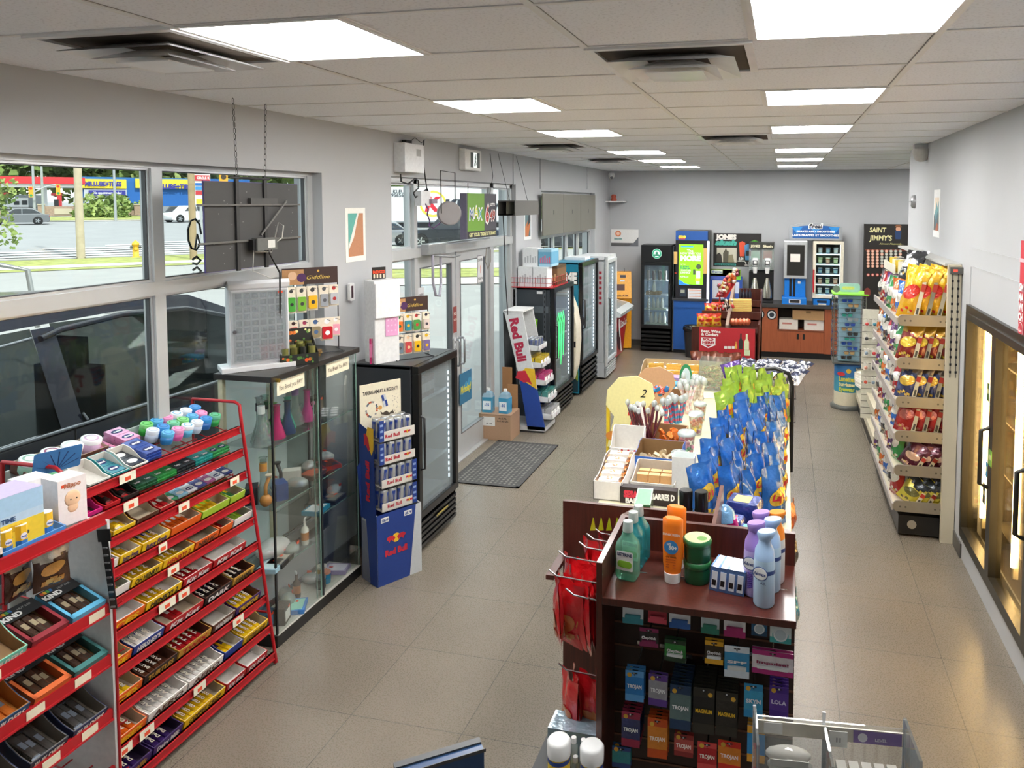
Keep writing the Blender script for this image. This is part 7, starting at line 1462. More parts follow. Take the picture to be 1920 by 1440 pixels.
# ------------------------------------------------------------------ central island
DZ=1.05;BE=mat('d8cfae',.45,scale=4,amt=.03)
isl=thing('island_gondola','long beige double-sided shelving island down the middle of the shop','shelving',(0,0,0))
MB().box(-.93,.06,3.2,6.30,DZ-.03,DZ,BE).build('top_deck',isl,bevel=.003)
m=MB();m.box(-.46,-.42,3.25,6.25,.1,DZ-.03,BE);m.box(-.85,.02,3.25,6.25,0,.1,mat('3a3834',.5));m.build('core',isl)
for z in(.12,.45,.75):
    m=MB();m.box(-.42,.06,3.22,6.28,z,z+.025,BE);m.box(-.93,-.46,3.22,6.28,z,z+.025,BE);m.box(.06,.068,3.22,6.28,z-.02,z+.03,BE);m.build('shelf',isl)
m=MB()
for k in range(60):m.box(.0605,.062,3.25+k*.05,3.262+k*.05,DZ-.09,DZ-.035,mat('bfb694',.5))
m.box(.05,.0604,3.2,6.3,DZ-.1,DZ-.03,BE);m.build('slotted_edge',isl)
def on(u,v,z=DZ):return atz(u,v,z+.001)
def bagset(name,lab,cols,n,**k):
    out=[]
    for q in range(n):
        o=single(bag_mesh(*cols,seed=q+1,**k),name,lab,'chip bag');
        if q:o.name=name+'.%03d'%(800+q)
        out.append(o)
    return out
LAY=dict(logo='f0c232',ltxt="Lay's",lcol='c8202c',tc='c21f2b')
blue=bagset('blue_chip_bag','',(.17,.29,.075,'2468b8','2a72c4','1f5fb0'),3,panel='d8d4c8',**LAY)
i=0
for r_i in range(8):
    for c_i in range(4):
        if r_i in(6,7)and c_i==0:continue
        x=-.345+c_i*.108+.02*(r_i%2);yy=3.66+r_i*.205+.03*(c_i%2)
        place(blue[i%3],(x,yy,DZ+.001),Euler((rad(-9+(i*7)%9),rad((i*5)%9-4),rad(44+(i*13)%34))),'blue chip bag on the island, %s from the left, %s row from the front'%(ORD[c_i],ORD[r_i]),'blue chip bags on the island');i+=1
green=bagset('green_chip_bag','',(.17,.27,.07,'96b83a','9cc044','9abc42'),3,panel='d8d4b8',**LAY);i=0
for r_i in range(5):
    for c_i in range(4):
        x=-.35+c_i*.115+.015*(r_i%2);yy=5.22+r_i*.20+(.04 if c_i%2 else 0)
        if r_i==4 and c_i==3:continue
        place(green[i%3],(x,yy,DZ+.001),Euler((rad(-8+(i*5)%8),rad((i*7)%9-4),rad(38+(i*11)%34))),'lime green chip bag on the island, %s from left, %s green row'%(ORD[c_i],ORD[r_i]),'lime green chip bags on the island');i+=1
single(bag_mesh(.17,.26,.08,'4a2a78','5a3a8a',logo='e8b83a',seed=4),'purple_chip_bag','dark purple chip bag leaning behind the lime green bags','chip bag',(-.33,6.18,DZ+.02),(rad(-20),rad(-14),rad(20)))
def dbox(name,lab,u,v,w,d,h,c,rzv=0,z=DZ,cat='box',extra=None,top=None):
    p=on(u,v,z);m=MB();m.box(-w/2,w/2,0,d,0,h,card(c))
    if top:m.box(-w/2+.004,w/2-.004,.004,d-.004,h,h+.0008,card(top))
    if extra:extra(m)
    return single(m,name,lab,cat,p,rz(rzv))
def otray(name,lab,u,v,w,d,hb,hf,c,ic,rzv=0,txt=None,tc_='f4f4f4',z=DZ):
    p=on(u,v,z);m=flip(tray_mesh(w,d,hb,hf,c,ic,txt,tc_),Matrix.Translation((0,d,0)));return single(m,name,lab,'box',p,rz(rzv)),p
# front left: long carton of wrapped bars
o,p=otray('bar_carton','long white carton of orange and white wrapped bars at the near left',1139,938,.155,.36,.15,.10,'ece8e4','c9b9a8')
wb=single(bar_mesh(.13,.06,.03,'e8e2da','e08a3a','EAT'),'wrapped_bar','','snack bar')
for k in range(5):
    for s_ in range(2):place(wb,(p.x,p.y+.045+k*.065,DZ+.055+k*.014+s_*.022),rz(.05*(k%3)),'orange and white wrapped bar in the long carton, %s row, %s layer'%(ORD[k],['lower','upper'][s_]),'bars in the long white carton')
o,p=otray('flap_carton','empty white carton with a raised flap behind the wrapped bars',1172,862,.20,.16,.17,.07,'e9e6e2','d9d5ce')
m=MB();
for q in range(6):m.disc((-.04+q*.02,-.001,.05+.008*(q%2)),(0,-1,0),.008,card('c83a3a'),6)
single(m,'flap_print','red holly print on the white flap carton','label',p-Vector((0,.0,0))).name='red_print'
def sesame(m):m.text('SESAME',(-.07,-.001,.05),Xp,Zp,.035,card('d8304a'),.08,w=.12);m.text('BARRES D',(.08,-.001,.05),Xp,Zp,.03,WHITE,.06,w=.12);m.text('BARS',(-.08,-.001,.018),Xp,Zp,.028,WHITE,.06,w=.08)
dbox('sesame_carton','black sesame bar carton behind the brown backboard',1215,947,.30,.05,.085,'26181a',0,extra=sesame)
otray('white_box','low white open box right behind the sesame carton',1222,934,.24,.26,.12,.08,'e6e2da','c9bfae')
cr=single(MB().box(-.03,.03,-.02,.02,0,.045,card('d8a870')),'cracker_pack','','snack pack');p=on(1222,926)
for k in range(4):
    for s_ in range(2):place(cr,(p.x-.06+k*.065,p.y+.06+s_*.06,DZ+.045),rz(0),'tan snack pack in the low white box, %s in the %s row'%(ORD[k],['front','back'][s_]),'tan snack packs')
otray('blue_box','blue cookie display box with white lettering on the left of the island',1228,890,.27,.22,.14,.10,'2f62b4','8a6a44',rad(-4),"'BISSLI")
otray('brown_tray','brown open carton with orange wrapped sweets, behind the blue box',1240,848,.26,.22,.12,.07,'a8835a','8f6c48',rad(-4))
r_=random.Random(9)
def sweets(lab,u,v,n,R,cols,h,name='sweets',z0=0.0):
    p=on(u,v);m=MB()
    for _ in range(n):a=r_.uniform(0,6.3);q=R*math.sqrt(r_.random());m.push(Matrix.Translation((q*cos(a),q*sin(a)*.8,z0+r_.uniform(.01,h)))@Euler((r_.random()*3,r_.random()*3,0)).to_matrix().to_4x4());m.prism(rrect(-.022,.022,-.014,.014,.01,2),-.008,.008,foil(r_.choice(cols)),2);m.pop()
    return single(m,name,lab,'sweets',p,kind='stuff')
sweets('heap of orange wrapped sweets in the brown carton on the island',1252,838,26,.08,['e0762a','e88a3a'],.10)
sweets('beige biscuits in the blue box on the island',1232,878,24,.09,['d8c4a0','e2d2b4'],.09,'biscuits')
dbox('white_carton','tall plain white carton beside the two black spray cans',1280,930,.12,.1,.21,'dedfdf',top='8f9a98')
sp=single(MB().lathe([(.024,0),(.024,.06)],mat('2a2a2c',.3),16).lathe([(.0245,.012),(.0245,.03)],card('c98a2a'),16,caps=False).lathe([(.024,.06),(.022,.065),(.023,.12),(.02,.125)],plastic('141415',.25),16),'spray_can','','spray can')
place(sp,aty(1286,948,3.32)*1,rz(0),'left black capped spray can behind the brown backboard');place(sp,aty(1315,950,3.32)*1,rz(0),'right black capped spray can behind the brown backboard')
for o in[x for x in bpy.data.objects if x.name.startswith('spray_can')]:o.location.z=1.17;o.scale=(1.35,1.35,1.35)
m=MB();m.box(-.44,-.25,3.2,3.42,DZ,1.168,BROWN);single(m,'riser_block','brown block carrying the two black spray cans','block')
def ccup(lab,u,v,cols,s=1.0):
    p=on(u,v);t=thing('candy_cup',lab,'candy cup',p);m=MB();m.lathe([(.033*s,0),(.046*s,.12*s)],glass('f6faf8',.12,'cup_plastic',.12),18,caps=False);m.lathe([(.049*s,.12*s),(.05*s,.128*s),(.044*s,.14*s),(.01,.142*s)],glass('f2f6f6',.2,'lid_plastic',.35),18);m.build('cup',t)
    m=MB()
    for _ in range(46):a=r_.uniform(0,6.3);q=.034*s*math.sqrt(r_.random());z=r_.uniform(.01,.105)*s;m.ball((q*cos(a),q*sin(a),z),.0105*s,plastic(cols[int(z/(.11*s)*len(cols))%len(cols)],.4),6)
    o=m.build('candy',t);o['kind']='stuff'
ccup('clear cup of red, yellow and blue sweets nearest the spray cans',1273,891,['3a7aa8','e8c84a','d8485a','e06a70']);ccup('clear cup of pink and green sweets, middle of the cup row',1287,856,['e0707a','6ab07a','e89ab0','e06a6a'],1.15);ccup('clear cup of yellow and orange sweets, farther in the cup row',1305,814,['a83a5a','e8c03a','e88a4a','e0705a'],1.1);ccup('clear cup of pale sweets, farthest in the cup row',1312,790,['e8b0a0','e8d0a0','d88a7a'])
# sticks in bags, candy canes
def sticks(lab,u,v,n,c,L,spread,name,rr=.006,alt=None,tilt=.1):
    p=on(u,v);m=MB()
    for k in range(n):
        a=r_.uniform(0,6.3);q=spread*math.sqrt(r_.random());x,y_=q*cos(a),q*sin(a);dx,dy=r_.uniform(-tilt,tilt),r_.uniform(-tilt,tilt)
        if alt:
            for s_ in range(9):t0,t1=s_/9,(s_+1)/9;m.tube([(x+dx*t0,y_+dy*t0,.01+L*t0),(x+dx*t1,y_+dy*t1,.01+L*t1)],rr,foil(alt if s_%2 else c),6)
        else:m.tube([(x,y_,.01),(x+dx,y_+dy,.01+L)],rr,foil(c),6)
        m.ball((x+dx,y_+dy,.02+L),rr*2.2,glass('f8fafa',.2,'cello',.4),6,(1,1,1.3))
    return single(m,name,lab,'sweets',p)
sticks('bunch of dark red liquorice sticks in clear wrappers on the left of the island',1212,838,12,'6a2430',.24,.05,'liquorice_sticks',.008)
sticks('blue and red striped candy sticks, left bunch',1252,800,7,'4a8ac0',.17,.03,'candy_sticks',.01,'c8506a',.04);sticks('blue and red striped candy sticks, right bunch',1270,796,7,'4a9ac8',.17,.03,'candy_sticks',.01,'d06a8a',.04);sticks('pink and white candy sticks in clear wrap behind the striped ones',1290,775,9,'eec8cc',.2,.04,'candy_sticks',.01,'f2eef0',.07);sticks('pale wrapped lollipops behind the candy sticks',1308,752,9,'e8d8d0',.16,.05,'wrapped_sticks',.012,'f4f0ee',.08)
p=on(1192,822);m=MB();m.prism([(-.06,0),(.05,0),(.03,.22),(-.0,.22)],0,.1,card('f0ece8'),1);m.text('T',(-.01,-.001,.13),Xp,Zp,.09,card('d8402a'),.06,.2);m.disc((.01,-.0015,.05),(0,-1,0),.022,card('e0705a'),14);single(m,'wedge_box','white slanted box with a big red T on the left of the island','box',p)
m=MB();out=[(-.16,-.25),(.0,-.25),(.03,-.05),(.10,.0),(.18,.12),(.16,.22),(.05,.27),(-.08,.25),(-.16,.16),(-.17,.05),(-.11,-.03)]
p=aty(1180,775,5.15);m.prism(out,0,.012,card('ece3a0'),1);m.text('W',(.03,-.001,.05),Xp,Zp,.05,BLACK,0,.2);m.text('2',(.10,-.001,.15),Xp,Zp,.06,BLACK,0,.4);m.disc((-.12,-.002,-.17),(0,-1,0),.05,card('d88a3a'),14,.035);m.box(-.17,-.15,.013,.05,-.33,.1,card('e8c82a'));single(m,'display_card','pale yellow cut-out display card at the left edge of the island','sign',p)
single(flip(MB().prism(out,0,.012,card('c9a07a'),1),Matrix.Scale(.9,4)),'display_card','tan cut-out display card behind the pale yellow one','sign',p+Vector((.10,.45,-.0)))
sweets('red, orange and blue wrapped lollipops above the liquorice sticks',1228,790,26,.09,['d8402a','e8702a','2a7ab8','e8502a'],.05,'lollipops',.2)
for(u,v,lab)in((1226,722,'left'),(1286,708,'right')):
    p=aty(u,v,5.75 if u<1250 else 6.0);m=MB();m.push(Matrix.Rotation(rad(30 if u>1250 else 10),4,'Z'));m.disc((0,0,0),(0,-1,0),.055,card('2f8a5a'),20,.11);m.disc((0,-.003,0),(0,-1,0),.038,card('cfe0e8'),20,.08);m.disc((0,.004,0),(0,1,0),.055,card('2f8a5a'),20,.11);m.box(-.004,.004,0,.004,-.26,-.1,card('2f8a5a'));m.pop();single(m,'oval_sign','small green oval sign on a stalk, %s of two on the island'%lab,'sign',p)
for k,(u,v,c,lb)in enumerate(((1247,700,'3f9ac8','front'),(1262,688,'a88ac0','rear'))):dbox('blue_carton','blue and lilac candy carton at the far left of the island, %s one'%lb,u+12,v+36,.30,.12,.07,c,0,extra=lambda m:[m.disc((-.12+q*.04,-.001,.04),(0,-1,0),.014,card(['e8507a','f4f4f4','e8c83a'][q%3]),8)for q in range(7)])
otray('carton_tray','brown tray of small packs in the middle of the island',1262,758,.22,.18,.08,.05,'a8835a','8f6c48')
# far end shelf with gold packs, papers, acrylic bin of gummies
m=MB();m.box(-1.30,-.62,6.55,7.2,0,1.0,mat('8a8478',.5));single(m,'grey_cabinet','low grey cabinet under the golden snack cartons at the island end','base')
gp=single(bar_mesh(.16,.07,.05,'e0b04a','f0ece0',''),'gold_pack','','snack pack')
for k in range(4):
    for s_ in range(3):place(gp,(-1.14+k*.17,6.62+s_*.14,1.02+s_*.03),rz(.1*((k+s_)%3)),'golden wrapped snack pack at the island end, %s from the left, %s row'%(ORD[k],ORD[s_]),'golden snack packs')
single(flip(tray_mesh(.72,.45,.14,.05,'d8cdb4','b9a27a',None),Matrix.Translation((-.9,7.03,1.002))),'pack_tray','cream carton tray holding the golden snack packs','tray')
dbox('notice_card','cream paper card lying flat near the lime green bags',1337,748,.16,.26,.003,'e8e0c4',rad(6),cat='card')
bp_=on(1335,744);ab=thing('gummy_bin','clear acrylic bin full of green and brown gummy sweets on the island','bin',(bp_.x,bp_.y+.25,DZ+.001));m=MB();AC=glass('f6faf8',.16,'acrylic',.10)
for s_ in(-1,1):m.box(s_*.12-.002,s_*.12+.002,-.1,.1,0,.26,AC);m.box(-.12,.12,s_*.1-.002,s_*.1+.002,0,.26,AC)
m.build('bin',ab);m=MB()
for _ in range(150):a=r_.uniform(0,6.3);c=Vector((r_.uniform(-.10,.10),r_.uniform(-.08,.08),r_.uniform(.01,.19)));e=Vector((cos(a),sin(a),r_.uniform(-.6,.6)))*.02;m.tube([c-e,c+Vector((0,0,.006)),c+e],.005,plastic(['a8a04a','8a6a44','c9b878','6a8a3a','b86a4a'][_%5],.3),5)
o=m.build('gummies',ab);o['kind']='stuff'
# wire basket with bags at the far right end
wb2=thing('wire_basket','black wire basket frame at the far right end of the island','basket');m=MB();m.tube([(-.30,6.33,1.22),(-.05,6.33,1.26),(.06,6.33,1.22),(.09,6.33,1.12),(.09,6.33,.4)],.018,BLACK);m.build('tube_frame',wb2);m=MB()
for k in range(9):m.tube([(-.30+k*.05,6.38,.7),(-.30+k*.05,6.38,1.15)],.004,BLACK,5)
for z in(.8,1.0,1.15):m.tube([(-.32,6.38,z),(.12,6.38,z),(.12,6.9,z)],.004,BLACK,5)
m.build('wire_grid',wb2)
rw=bagset('striped_bag','',(.15,.20,.06,'d0cdc8','3a4058','a83a40'),2,logo='2a3050');i=0
for r_i in range(3):
    for c_i in range(5):place(rw[i%2],(-.42+c_i*.125+r_i*.02,6.55+r_i*.17,1.08),(rad(-58),0,rad(-25-8*(i%3))),'white, red and navy bag in the wire basket, %s from left, %s row'%(ORD[c_i],ORD[r_i]),'white, red and navy bags');i+=1
# small bags poking out of the aisle side
for(y_,z,c,lb)in((4.25,.88,'d8682a','orange'),(3.75,.9,'2a2a3a','dark'),(3.35,.82,'2a9ac0','turquoise')):single(bag_mesh(.12,.16,.04,c,seed=3),'hanging_bag','%s bag poking out from the aisle side of the island'%lb,'bag',(.07,y_,z-.08),rz(rad(75)))

# ------------------------------------------------------------------ brown stepped display with the red wine poster
bd=thing('stepped_display','dark brown stepped snack display behind the island, with a red poster on its front','display stand');YB0=9.55
a,b_=aty(1297,612,YB0),aty(1424,615,YB0);BX0,BX1=a.x,b_.x;BB=BROWN
m=MB();m.box(BX0,BX1-.04,YB0,YB0+.02,.05,a.z,BB);m.build('front_board',bd)
zt_s=[]
for k,(y_,v)in enumerate(((9.95,585),(10.35,563),(10.75,541))):
    z=aty(1400,v,y_).z;x0=aty([1316,1335,1386][k],v,y_).x;zt_s.append(z);m=MB();m.box(x0,BX1,y_,y_+.02,.05,z,BB);m.box(x0,BX1,y_-.4,y_,z-.22,z-.20,BB);m.build('step_board',bd)
m=MB();m.box(BX1-.02,BX1,YB0-.02,10.78,.05,zt_s[1]-.2,BB);m.prism([(YB0,.05),(10.78,.05),(10.78,zt_s[2]),(YB0+.9,zt_s[2])],BX1-.02,BX1,BB,0);m.build('side_board',bd)
m=MB();xm=(BX0+BX1)/2+.02;m.prism([(YB0+.02,.9),(YB0+.02,a.z+.03),(10.75,zt_s[2]+.04),(10.75,.9)],xm-.02,xm+.02,mat('8a7466',.5),0);m.build('divider_board',bd)
po=thing('wine_poster','red poster saying beer, wine and coolers sold here, with drawn bottles','poster',(0,0,0));y=YB0-.006;m=MB();a,b_=aty(1311,613,y),aty(1415,676,y);m.box(a.x,b_.x,y,y+.004,b_.z,a.z,card('b5242e'));m.build('sheet',po)
m=MB();ft(m,'Beer, Wine',1333,621,5,'f0e8e0',y,36,.05);ft(m,'& Coolers',1331,627,5,'f0e8e0',y,32,.05);p=aty(1328,641,y);m.flat([(-.09,.055),(-.09,-.04),(0,-.08),(.09,-.04),(.09,.055)],(p.x,y-.002,p.z),Xp,Zp,WHITE);m.flat([(-.06,-.035),(0,-.065),(.06,-.035)],(p.x,y-.003,p.z),Xp,Zp,card('b5242e'));ft(m,'SOLD',1328,636,4.5,'b5242e',y,20,.06,off=.004);ft(m,'HERE!',1328,642,4.5,'b5242e',y,22,.06,off=.004)
for(u,v,w_,h_,c,nk)in((1389,640,.05,.20,'2a2e2a',.1),(1400,641,.06,.20,'d8dcb8',.09),(1380,647,.026,.09,'e0b04a',.04)):
    p=aty(u,v,y);m.flat([(-w_/2,-h_/2),(w_/2,-h_/2),(w_/2,0),(w_*.18,h_*.2),(w_*.18,h_/2),(-w_*.18,h_/2),(-w_*.18,h_*.2),(-w_/2,0)],(p.x,y-.003,p.z),Xp,Zp,card(c))
for u in(1358,1365,1372):fr(m,u,649,u+5.5,654,y,'dfe2dc',.003)
fr(m,1395.5,656,1406,667,y,'cdd8b0',.003);m.build('print',po)
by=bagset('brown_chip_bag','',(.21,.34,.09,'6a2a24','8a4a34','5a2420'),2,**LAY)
for k in range(4):place(by[k%2],(aty(1310+k*21-(k==2)*4,708,9.38).x,9.36-.05*(k==2),aty(1310,708,9.38).z),rz(.15*(k%2)),'maroon and gold chip bag below the red poster, %s from the left'%ORD[k],'maroon and gold chip bags')
m=MB();m.box(BX0-.02,BX1-.2,9.1,9.5,.05,aty(1310,700,9.38).z-.002,BB);single(m,'low_shelf','low brown shelf under the maroon chip bags','shelf')
yb=bagset('small_snack_bag','',(.14,.17,.05,'e8b02a','d8402a','e8a02a'),2,logo='d8402a');i=0
for(u,v,y_,k,lb)in((1316,612,9.75,0,'pale yellow'),(1328,612,9.75,1,'golden'),(1343,612,9.7,1,'right red and gold'),(1330,592,10.1,0,'upper yellow'),(1343,590,10.1,1,'upper golden')):place(yb[k],aty(u,v,y_),rz(.3*(i%3)),'%s snack bag on the left steps of the brown display'%lb,'yellow snack bags');i+=1
tb=single(MB().box(-.09,.09,-.05,.05,0,.028,card('e0b060')).box(-.091,.091,-.051,.051,.008,.02,card('e8d078')),'flat_snack_box','','box')
for c_i in range(2):
    for k in range(6):q=aty(1381+c_i*15,583-k*3.6,10.2);place(tb,q,rz(.05*(k%3)-.05),'flat yellow box in the %s pile on the brown display, %s from the bottom'%(['left','right'][c_i],ORD[k]),'flat yellow boxes')
ob=single(MB().ball((0,0,.05),.05,foil('d8704a'),8,(1,.8,1)),'orange_snack','','snack pack')
for k in range(5):place(ob,aty(1374+k*7,611,9.8),rz(k),'orange wrapped ball snack behind the red poster, %s from the left'%ORD[k],'orange ball snacks')
bt_=single(MB().lathe([(.022,0),(.022,.07),(.01,.09),(.012,.11)],plastic('2a2c3a'),8),'tiny_bottle','','bottle')
for k in range(4):place(bt_,aty(1388+k*6,558,10.6),rz(0),'tiny dark bottle on the top step, %s from the left'%ORD[k],'tiny bottles on the top step')
cst=thing('candy_tree','red slanted candy stand with wrapped lollipops above the brown display','candy stand');m=MB();y=10.3;P_=[aty(u,v,y)for u,v in((1341,557),(1378,513),(1380,530),(1362,558))];m.prism([(q.x,q.z)for q in P_],y,y+.02,card('c41f24'),1);m.box(P_[3].x-.1,P_[3].x-.08,y,y+.02,.9,P_[3].z,card('c41f24'));m.build('stand_board',cst);m=MB()
for k in range(34):u,v=r_.uniform(1345,1382),0;v=556-(u-1341)*1.0+r_.uniform(-14,8);m.ball(tuple(aty(u,v,y-.05)),.035,foil(r_.choice(['c83a3a','e8d8c8','8a3040','e8702a','c9a060'])),6)
o=m.build('wrapped_sweets',cst);o['kind']='stuff'
m=MB()
for k in range(12):c=aty(r_.uniform(1343,1375),r_.uniform(562,582),10.0);m.tube([tuple(c),tuple(c+Vector((r_.uniform(-.04,.04),0,-.1)))],.003,WHITE,4);m.ball(tuple(c),.022,foil(r_.choice(['c83a3a','2a2a2a','e8d8c8'])),6)
single(m,'lollipop_bunch','bunch of lollipops on sticks left of the divider of the brown display','sweets')
# ------------------------------------------------------------------ near brown stand (slatwall end of the island)
UX0,UX1,UF=-.575,.06,2.40;ST=1.30
bs=thing('brown_stand','dark brown slatwall stand in the foreground, toiletries on top and hooks below','display stand')
MB().box(UX0,UX1,UF,2.78,ST-.025,ST,BROWN).build('top_shelf',bs,bevel=.002)
m=MB();m.prism([(UF,.05),(3.10,.05),(3.10,1.33),(2.80,1.42),(UF,1.42)],UX0-.02,UX0,BROWN,0);m.build('side_board',bs)
m=MB();m.box(UX0,UX1,2.78,2.80,.05,1.42,BROWN);m.build('rear_lip',bs)
m=MB();m.box(-.92,-.25,3.10,3.12,.05,1.325,BROWN);m.build('backboard',bs)
m=MB();m.box(UX0,-.24,2.80,3.10,1.22,1.24,BROWN);m.box(-.24,.05,2.80,3.35,1.17,1.19,BROWN);m.build('rear_shelf',bs)
m=MB();m.box(-.25,-.235,2.80,3.25,1.1,1.40,mat('5c3428',.35));m.build('divider_board',bs);m=MB();m.box(-.935,-.90,2.9,3.3,1.07,1.09,BROWN);m.build('side_ledge',bs)
m=MB();DW=mat('2c1512',.35,scale=30,amt=.15);m.box(UX0,UX1,2.60,2.62,.05,ST-.025,DW);m.build('slat_panel',bs)
m=MB()
for k in range(13):m.box(UX0,UX1,2.597,2.60,1.19-k*.085,1.197-k*.085,mat('6a4636',.35,.2))
m.build('slat_groove',bs)
MB().box(UX0-.02,UX1,2.42,2.62,.0,.05,BLACK).build('plinth',bs)
def s_on(u,v,z=ST):return atz(u,v,z+.001)
# toiletries
def mouth(c,c2):
    m=MB();B=glass(c,.14,'mouthwash',.35,c2);loft(m,[[(x*s_,y_*s_*.7,z)for x,y_ in rrect(-.036,.036,-.036,.036,.016)]for s_,z in((.85,0),(1,.012),(1,.11),(.9,.125),(.45,.15),(.42,.16))],B)
    m.prism(rrect(-.028,.028,.035,.10,.004),-.0265,-.026,card('eef0ee'),1);m.text('LISTERINE',(0,-.027,.09),Xp,Zp,.010,card('26345a'),.05,w=.05);m.prism(rrect(-.024,.024,.045,.068,.01),-.0272,-.0266,card('8ac43a'),1)
    m.lathe([(.016,.16),(.017,.165),(.015,.195)],glass('e8f2ee',.2,'clear_cap',.5),14);return m
for(u,v,c,c2,lb)in((1177,1082,'c8efe0','8fd0b4','pale green mouthwash bottle at the left front of the brown stand'),(1187,1062,'7fd0d6','38b0b8','teal mouthwash bottle directly behind the pale green one'),(1197,1048,'7fd0d6','38b0b8','second teal mouthwash bottle, farthest back')):single(mouth(c,c2),'mouthwash_bottle',lb,'bottle',s_on(u,v),rz(-.2)).scale=(1.12,1.1,1.05)
OR=plastic('ee7a1c',.3)
def suns():
    m=MB();m.lathe([(.024,0),(.026,.03)],plastic('f0f0ee'),18);loft(m,[[(.032*a*cos(t),.022*b_*sin(t),z)for t in[2*pi*k/18 for k in range(18)]]for a,b_,z in((.8,1,.03),(.95,1,.06),(1,.95,.13),(1,.8,.175))],OR);loft(m,[[(.032*a*cos(t),.022*b_*sin(t),z)for t in[2*pi*k/18 for k in range(18)]]for a,b_,z in((1,.8,.175),(1,.8,.195),(.8,.6,.20))],OR)
    m.disc((0,-.0225,.115),(0,-1,0),.022,card('3a8ac8'),20);m.text('SPF',(-.006,-.023,.125),Xp,Zp,.007,WHITE,.03);m.text('50+',(.006,-.023,.115),Xp,Zp,.012,WHITE,.05);m.text('SUNSCREEN',(0,-.021,.155),Xp,Zp,.007,WHITE,.03);m.text('dry touch',(0,-.0215,.085),Xp,Zp,.006,BLACK,.02)
    for q in range(4):m.box(-.016,.014,-.0216,-.021,.05+q*.008,.053+q*.008,card('c85a1a'))
    return m
ss=single(suns(),'sunscreen_tube','','sunscreen');ss.scale=(1.15,1.15,1.13);place(ss,s_on(1261,1088),rz(-.1),'front orange sunscreen bottle with a blue circle on the brown stand');place(ss,s_on(1268,1062),rz(-.2),'rear orange sunscreen bottle, half hidden behind the front one')
gj=single(MB().lathe([(.046,0),(.048,.01),(.048,.052)],plastic('1f5a36',.25),26).lathe([(.0475,.052),(.05,.056),(.05,.072),(.046,.075)],plastic('2a6a3c',.25),26).disc((0,0,.0755),(0,0,1),.045,card('b8c88a'),24).disc((.015,-.01,.076),(0,0,1),.018,card('5a8a3a'),14),'gel_jar','','jar');q=s_on(1307,1086);place(gj,q,rz(.4),'lower green gel jar of the stack of two on the brown stand');place(gj,q+Vector((0,0,.077)),rz(.2),'upper green gel jar of the stack of two, with a pale green lid')
wp=single(MB().box(-.016,.016,-.045,.045,0,.085,foil('5c86c4')).box(-.010,.010,-.046,-.045,.01,.07,card('e4eaf2')).box(-.01,.01,-.046,.046,.085,.0856,card('dfe8f2')).box(-.008,.006,-.0465,-.046,.02,.04,BLACK),'tissue_pack','','tissue pack')
for k in range(4):place(wp,s_on(1345+k*14.5,1096+k*3),Euler((0,rad(4),rad(-12+k*3))),'blue and white tissue pack on the brown stand, %s from the left'%ORD[k],'blue and white tissue packs')
def spray(top,body,body2,label):
    m=MB();m.lathe([(.024,0),(.027,.006),(.027,.12,),(.026,.14)],plastic(body,.3),20);m.lathe([(.026,.14),(.024,.165),(.016,.185),(.015,.195)],plastic(top,.3),20)
    loft(m,[[(r*cos(t)+dx,r2*sin(t)+dx*.2,z+.35*r*cos(t)*s_)for t in[2*pi*k/18 for k in range(18)]]for r,r2,dx,z,s_ in((.015,.015,0,.195,0),(.020,.018,.002,.205,.2),(.024,.020,.004,.216,.5),(.022,.018,.004,.222,.5))],plastic(top,.3))
    m.lathe([(.0275,.10),(.0275,.112)],card('27417e'),20,caps=False);m.push(Matrix.Rotation(-.25,4,'Z'));m.prism(circ(0,.105,.018,18),-.0285,-.0278,WHITE,1);m.prism(circ(0,.105,.0205,18),-.0278,-.0274,card('3a5a9a'),1);m.text('febreze',(0,-.0288,.105),Xp,Zp,.010,card('2a3f7a'),.03,.2,w=.030);m.text('AIR',(.008,-.0278,.078),Xp,Zp,.007,card('5a6a8a'),.03)
    if body2:
        for q in range(22):m.ball(((q%3-1)*.004,-.0262,.03+q*.0022),.0035,card(body2),5)
    m.pop();return m
for(u,v,t_,b_,b2,lb)in((1413,1112,'9a7cc4','b9a8dc','5a3c98','lilac air freshener can with a lavender print, left front of the sprays'),(1432,1132,'a9c8ee','b9d4ec',None,'pale blue air freshener can standing nearest the camera'),(1422,1088,'9a7cc4','b9a8dc','5a3c98','second lilac air freshener can behind the first'),(1444,1104,'a9c8ee','b9d4ec',None,'second pale blue air freshener can behind the front one'),(1452,1088,'f0861e','dfe0e4','e0702a','air freshener can with an orange nozzle, rearmost')):single(spray(t_,b_,b2,''),'air_freshener',lb,'air freshener',s_on(u,v),rz(-.1)).scale=(1.3,1.3,1.12)
# things on the rear shelves
m=MB();m.box(-.035,.035,0,.19,0,.09,foil('4f8a5c'));m.box(-.036,.036,-.001,0,.0,.05,foil('2a5a40'));m.text('TEA',(0,-.0015,.07),Xp,Zp,.018,card('d8e8d8'),.03);m.box(-.03,.03,.01,.18,.0903,.0906,card('7ab08a'));single(m,'green_carton','shrink-wrapped dark green carton at the left of the rear brown shelf','box',atz(1204,985,1.242),rz(.1))
dbox('white_tag_box','tiny cream box behind the mouthwash bottles',1201,1000,.03,.03,.05,'e0d4c0',0,1.24)
m=MB();loft(m,[[(x*s_,y_*.6*s_,z)for x,y_ in rrect(-.06,.06,-.06,.06,.02)]for s_,z in((.95,0),(1,.02),(1,.07),(.85,.1))],foil('d8288c'));m.box(-.008,.008,-.038,-.036,0,.09,WHITE);m.lathe([(.05,.09),(.04,.13),(.015,.15)],foil('7ab0e0'),14,(0,0,0));single(m,'pink_pack','bright pink plastic-wrapped pack with a blue gathered top on the rear shelf','pack',atz(1358,1012,1.192),rz(.1))
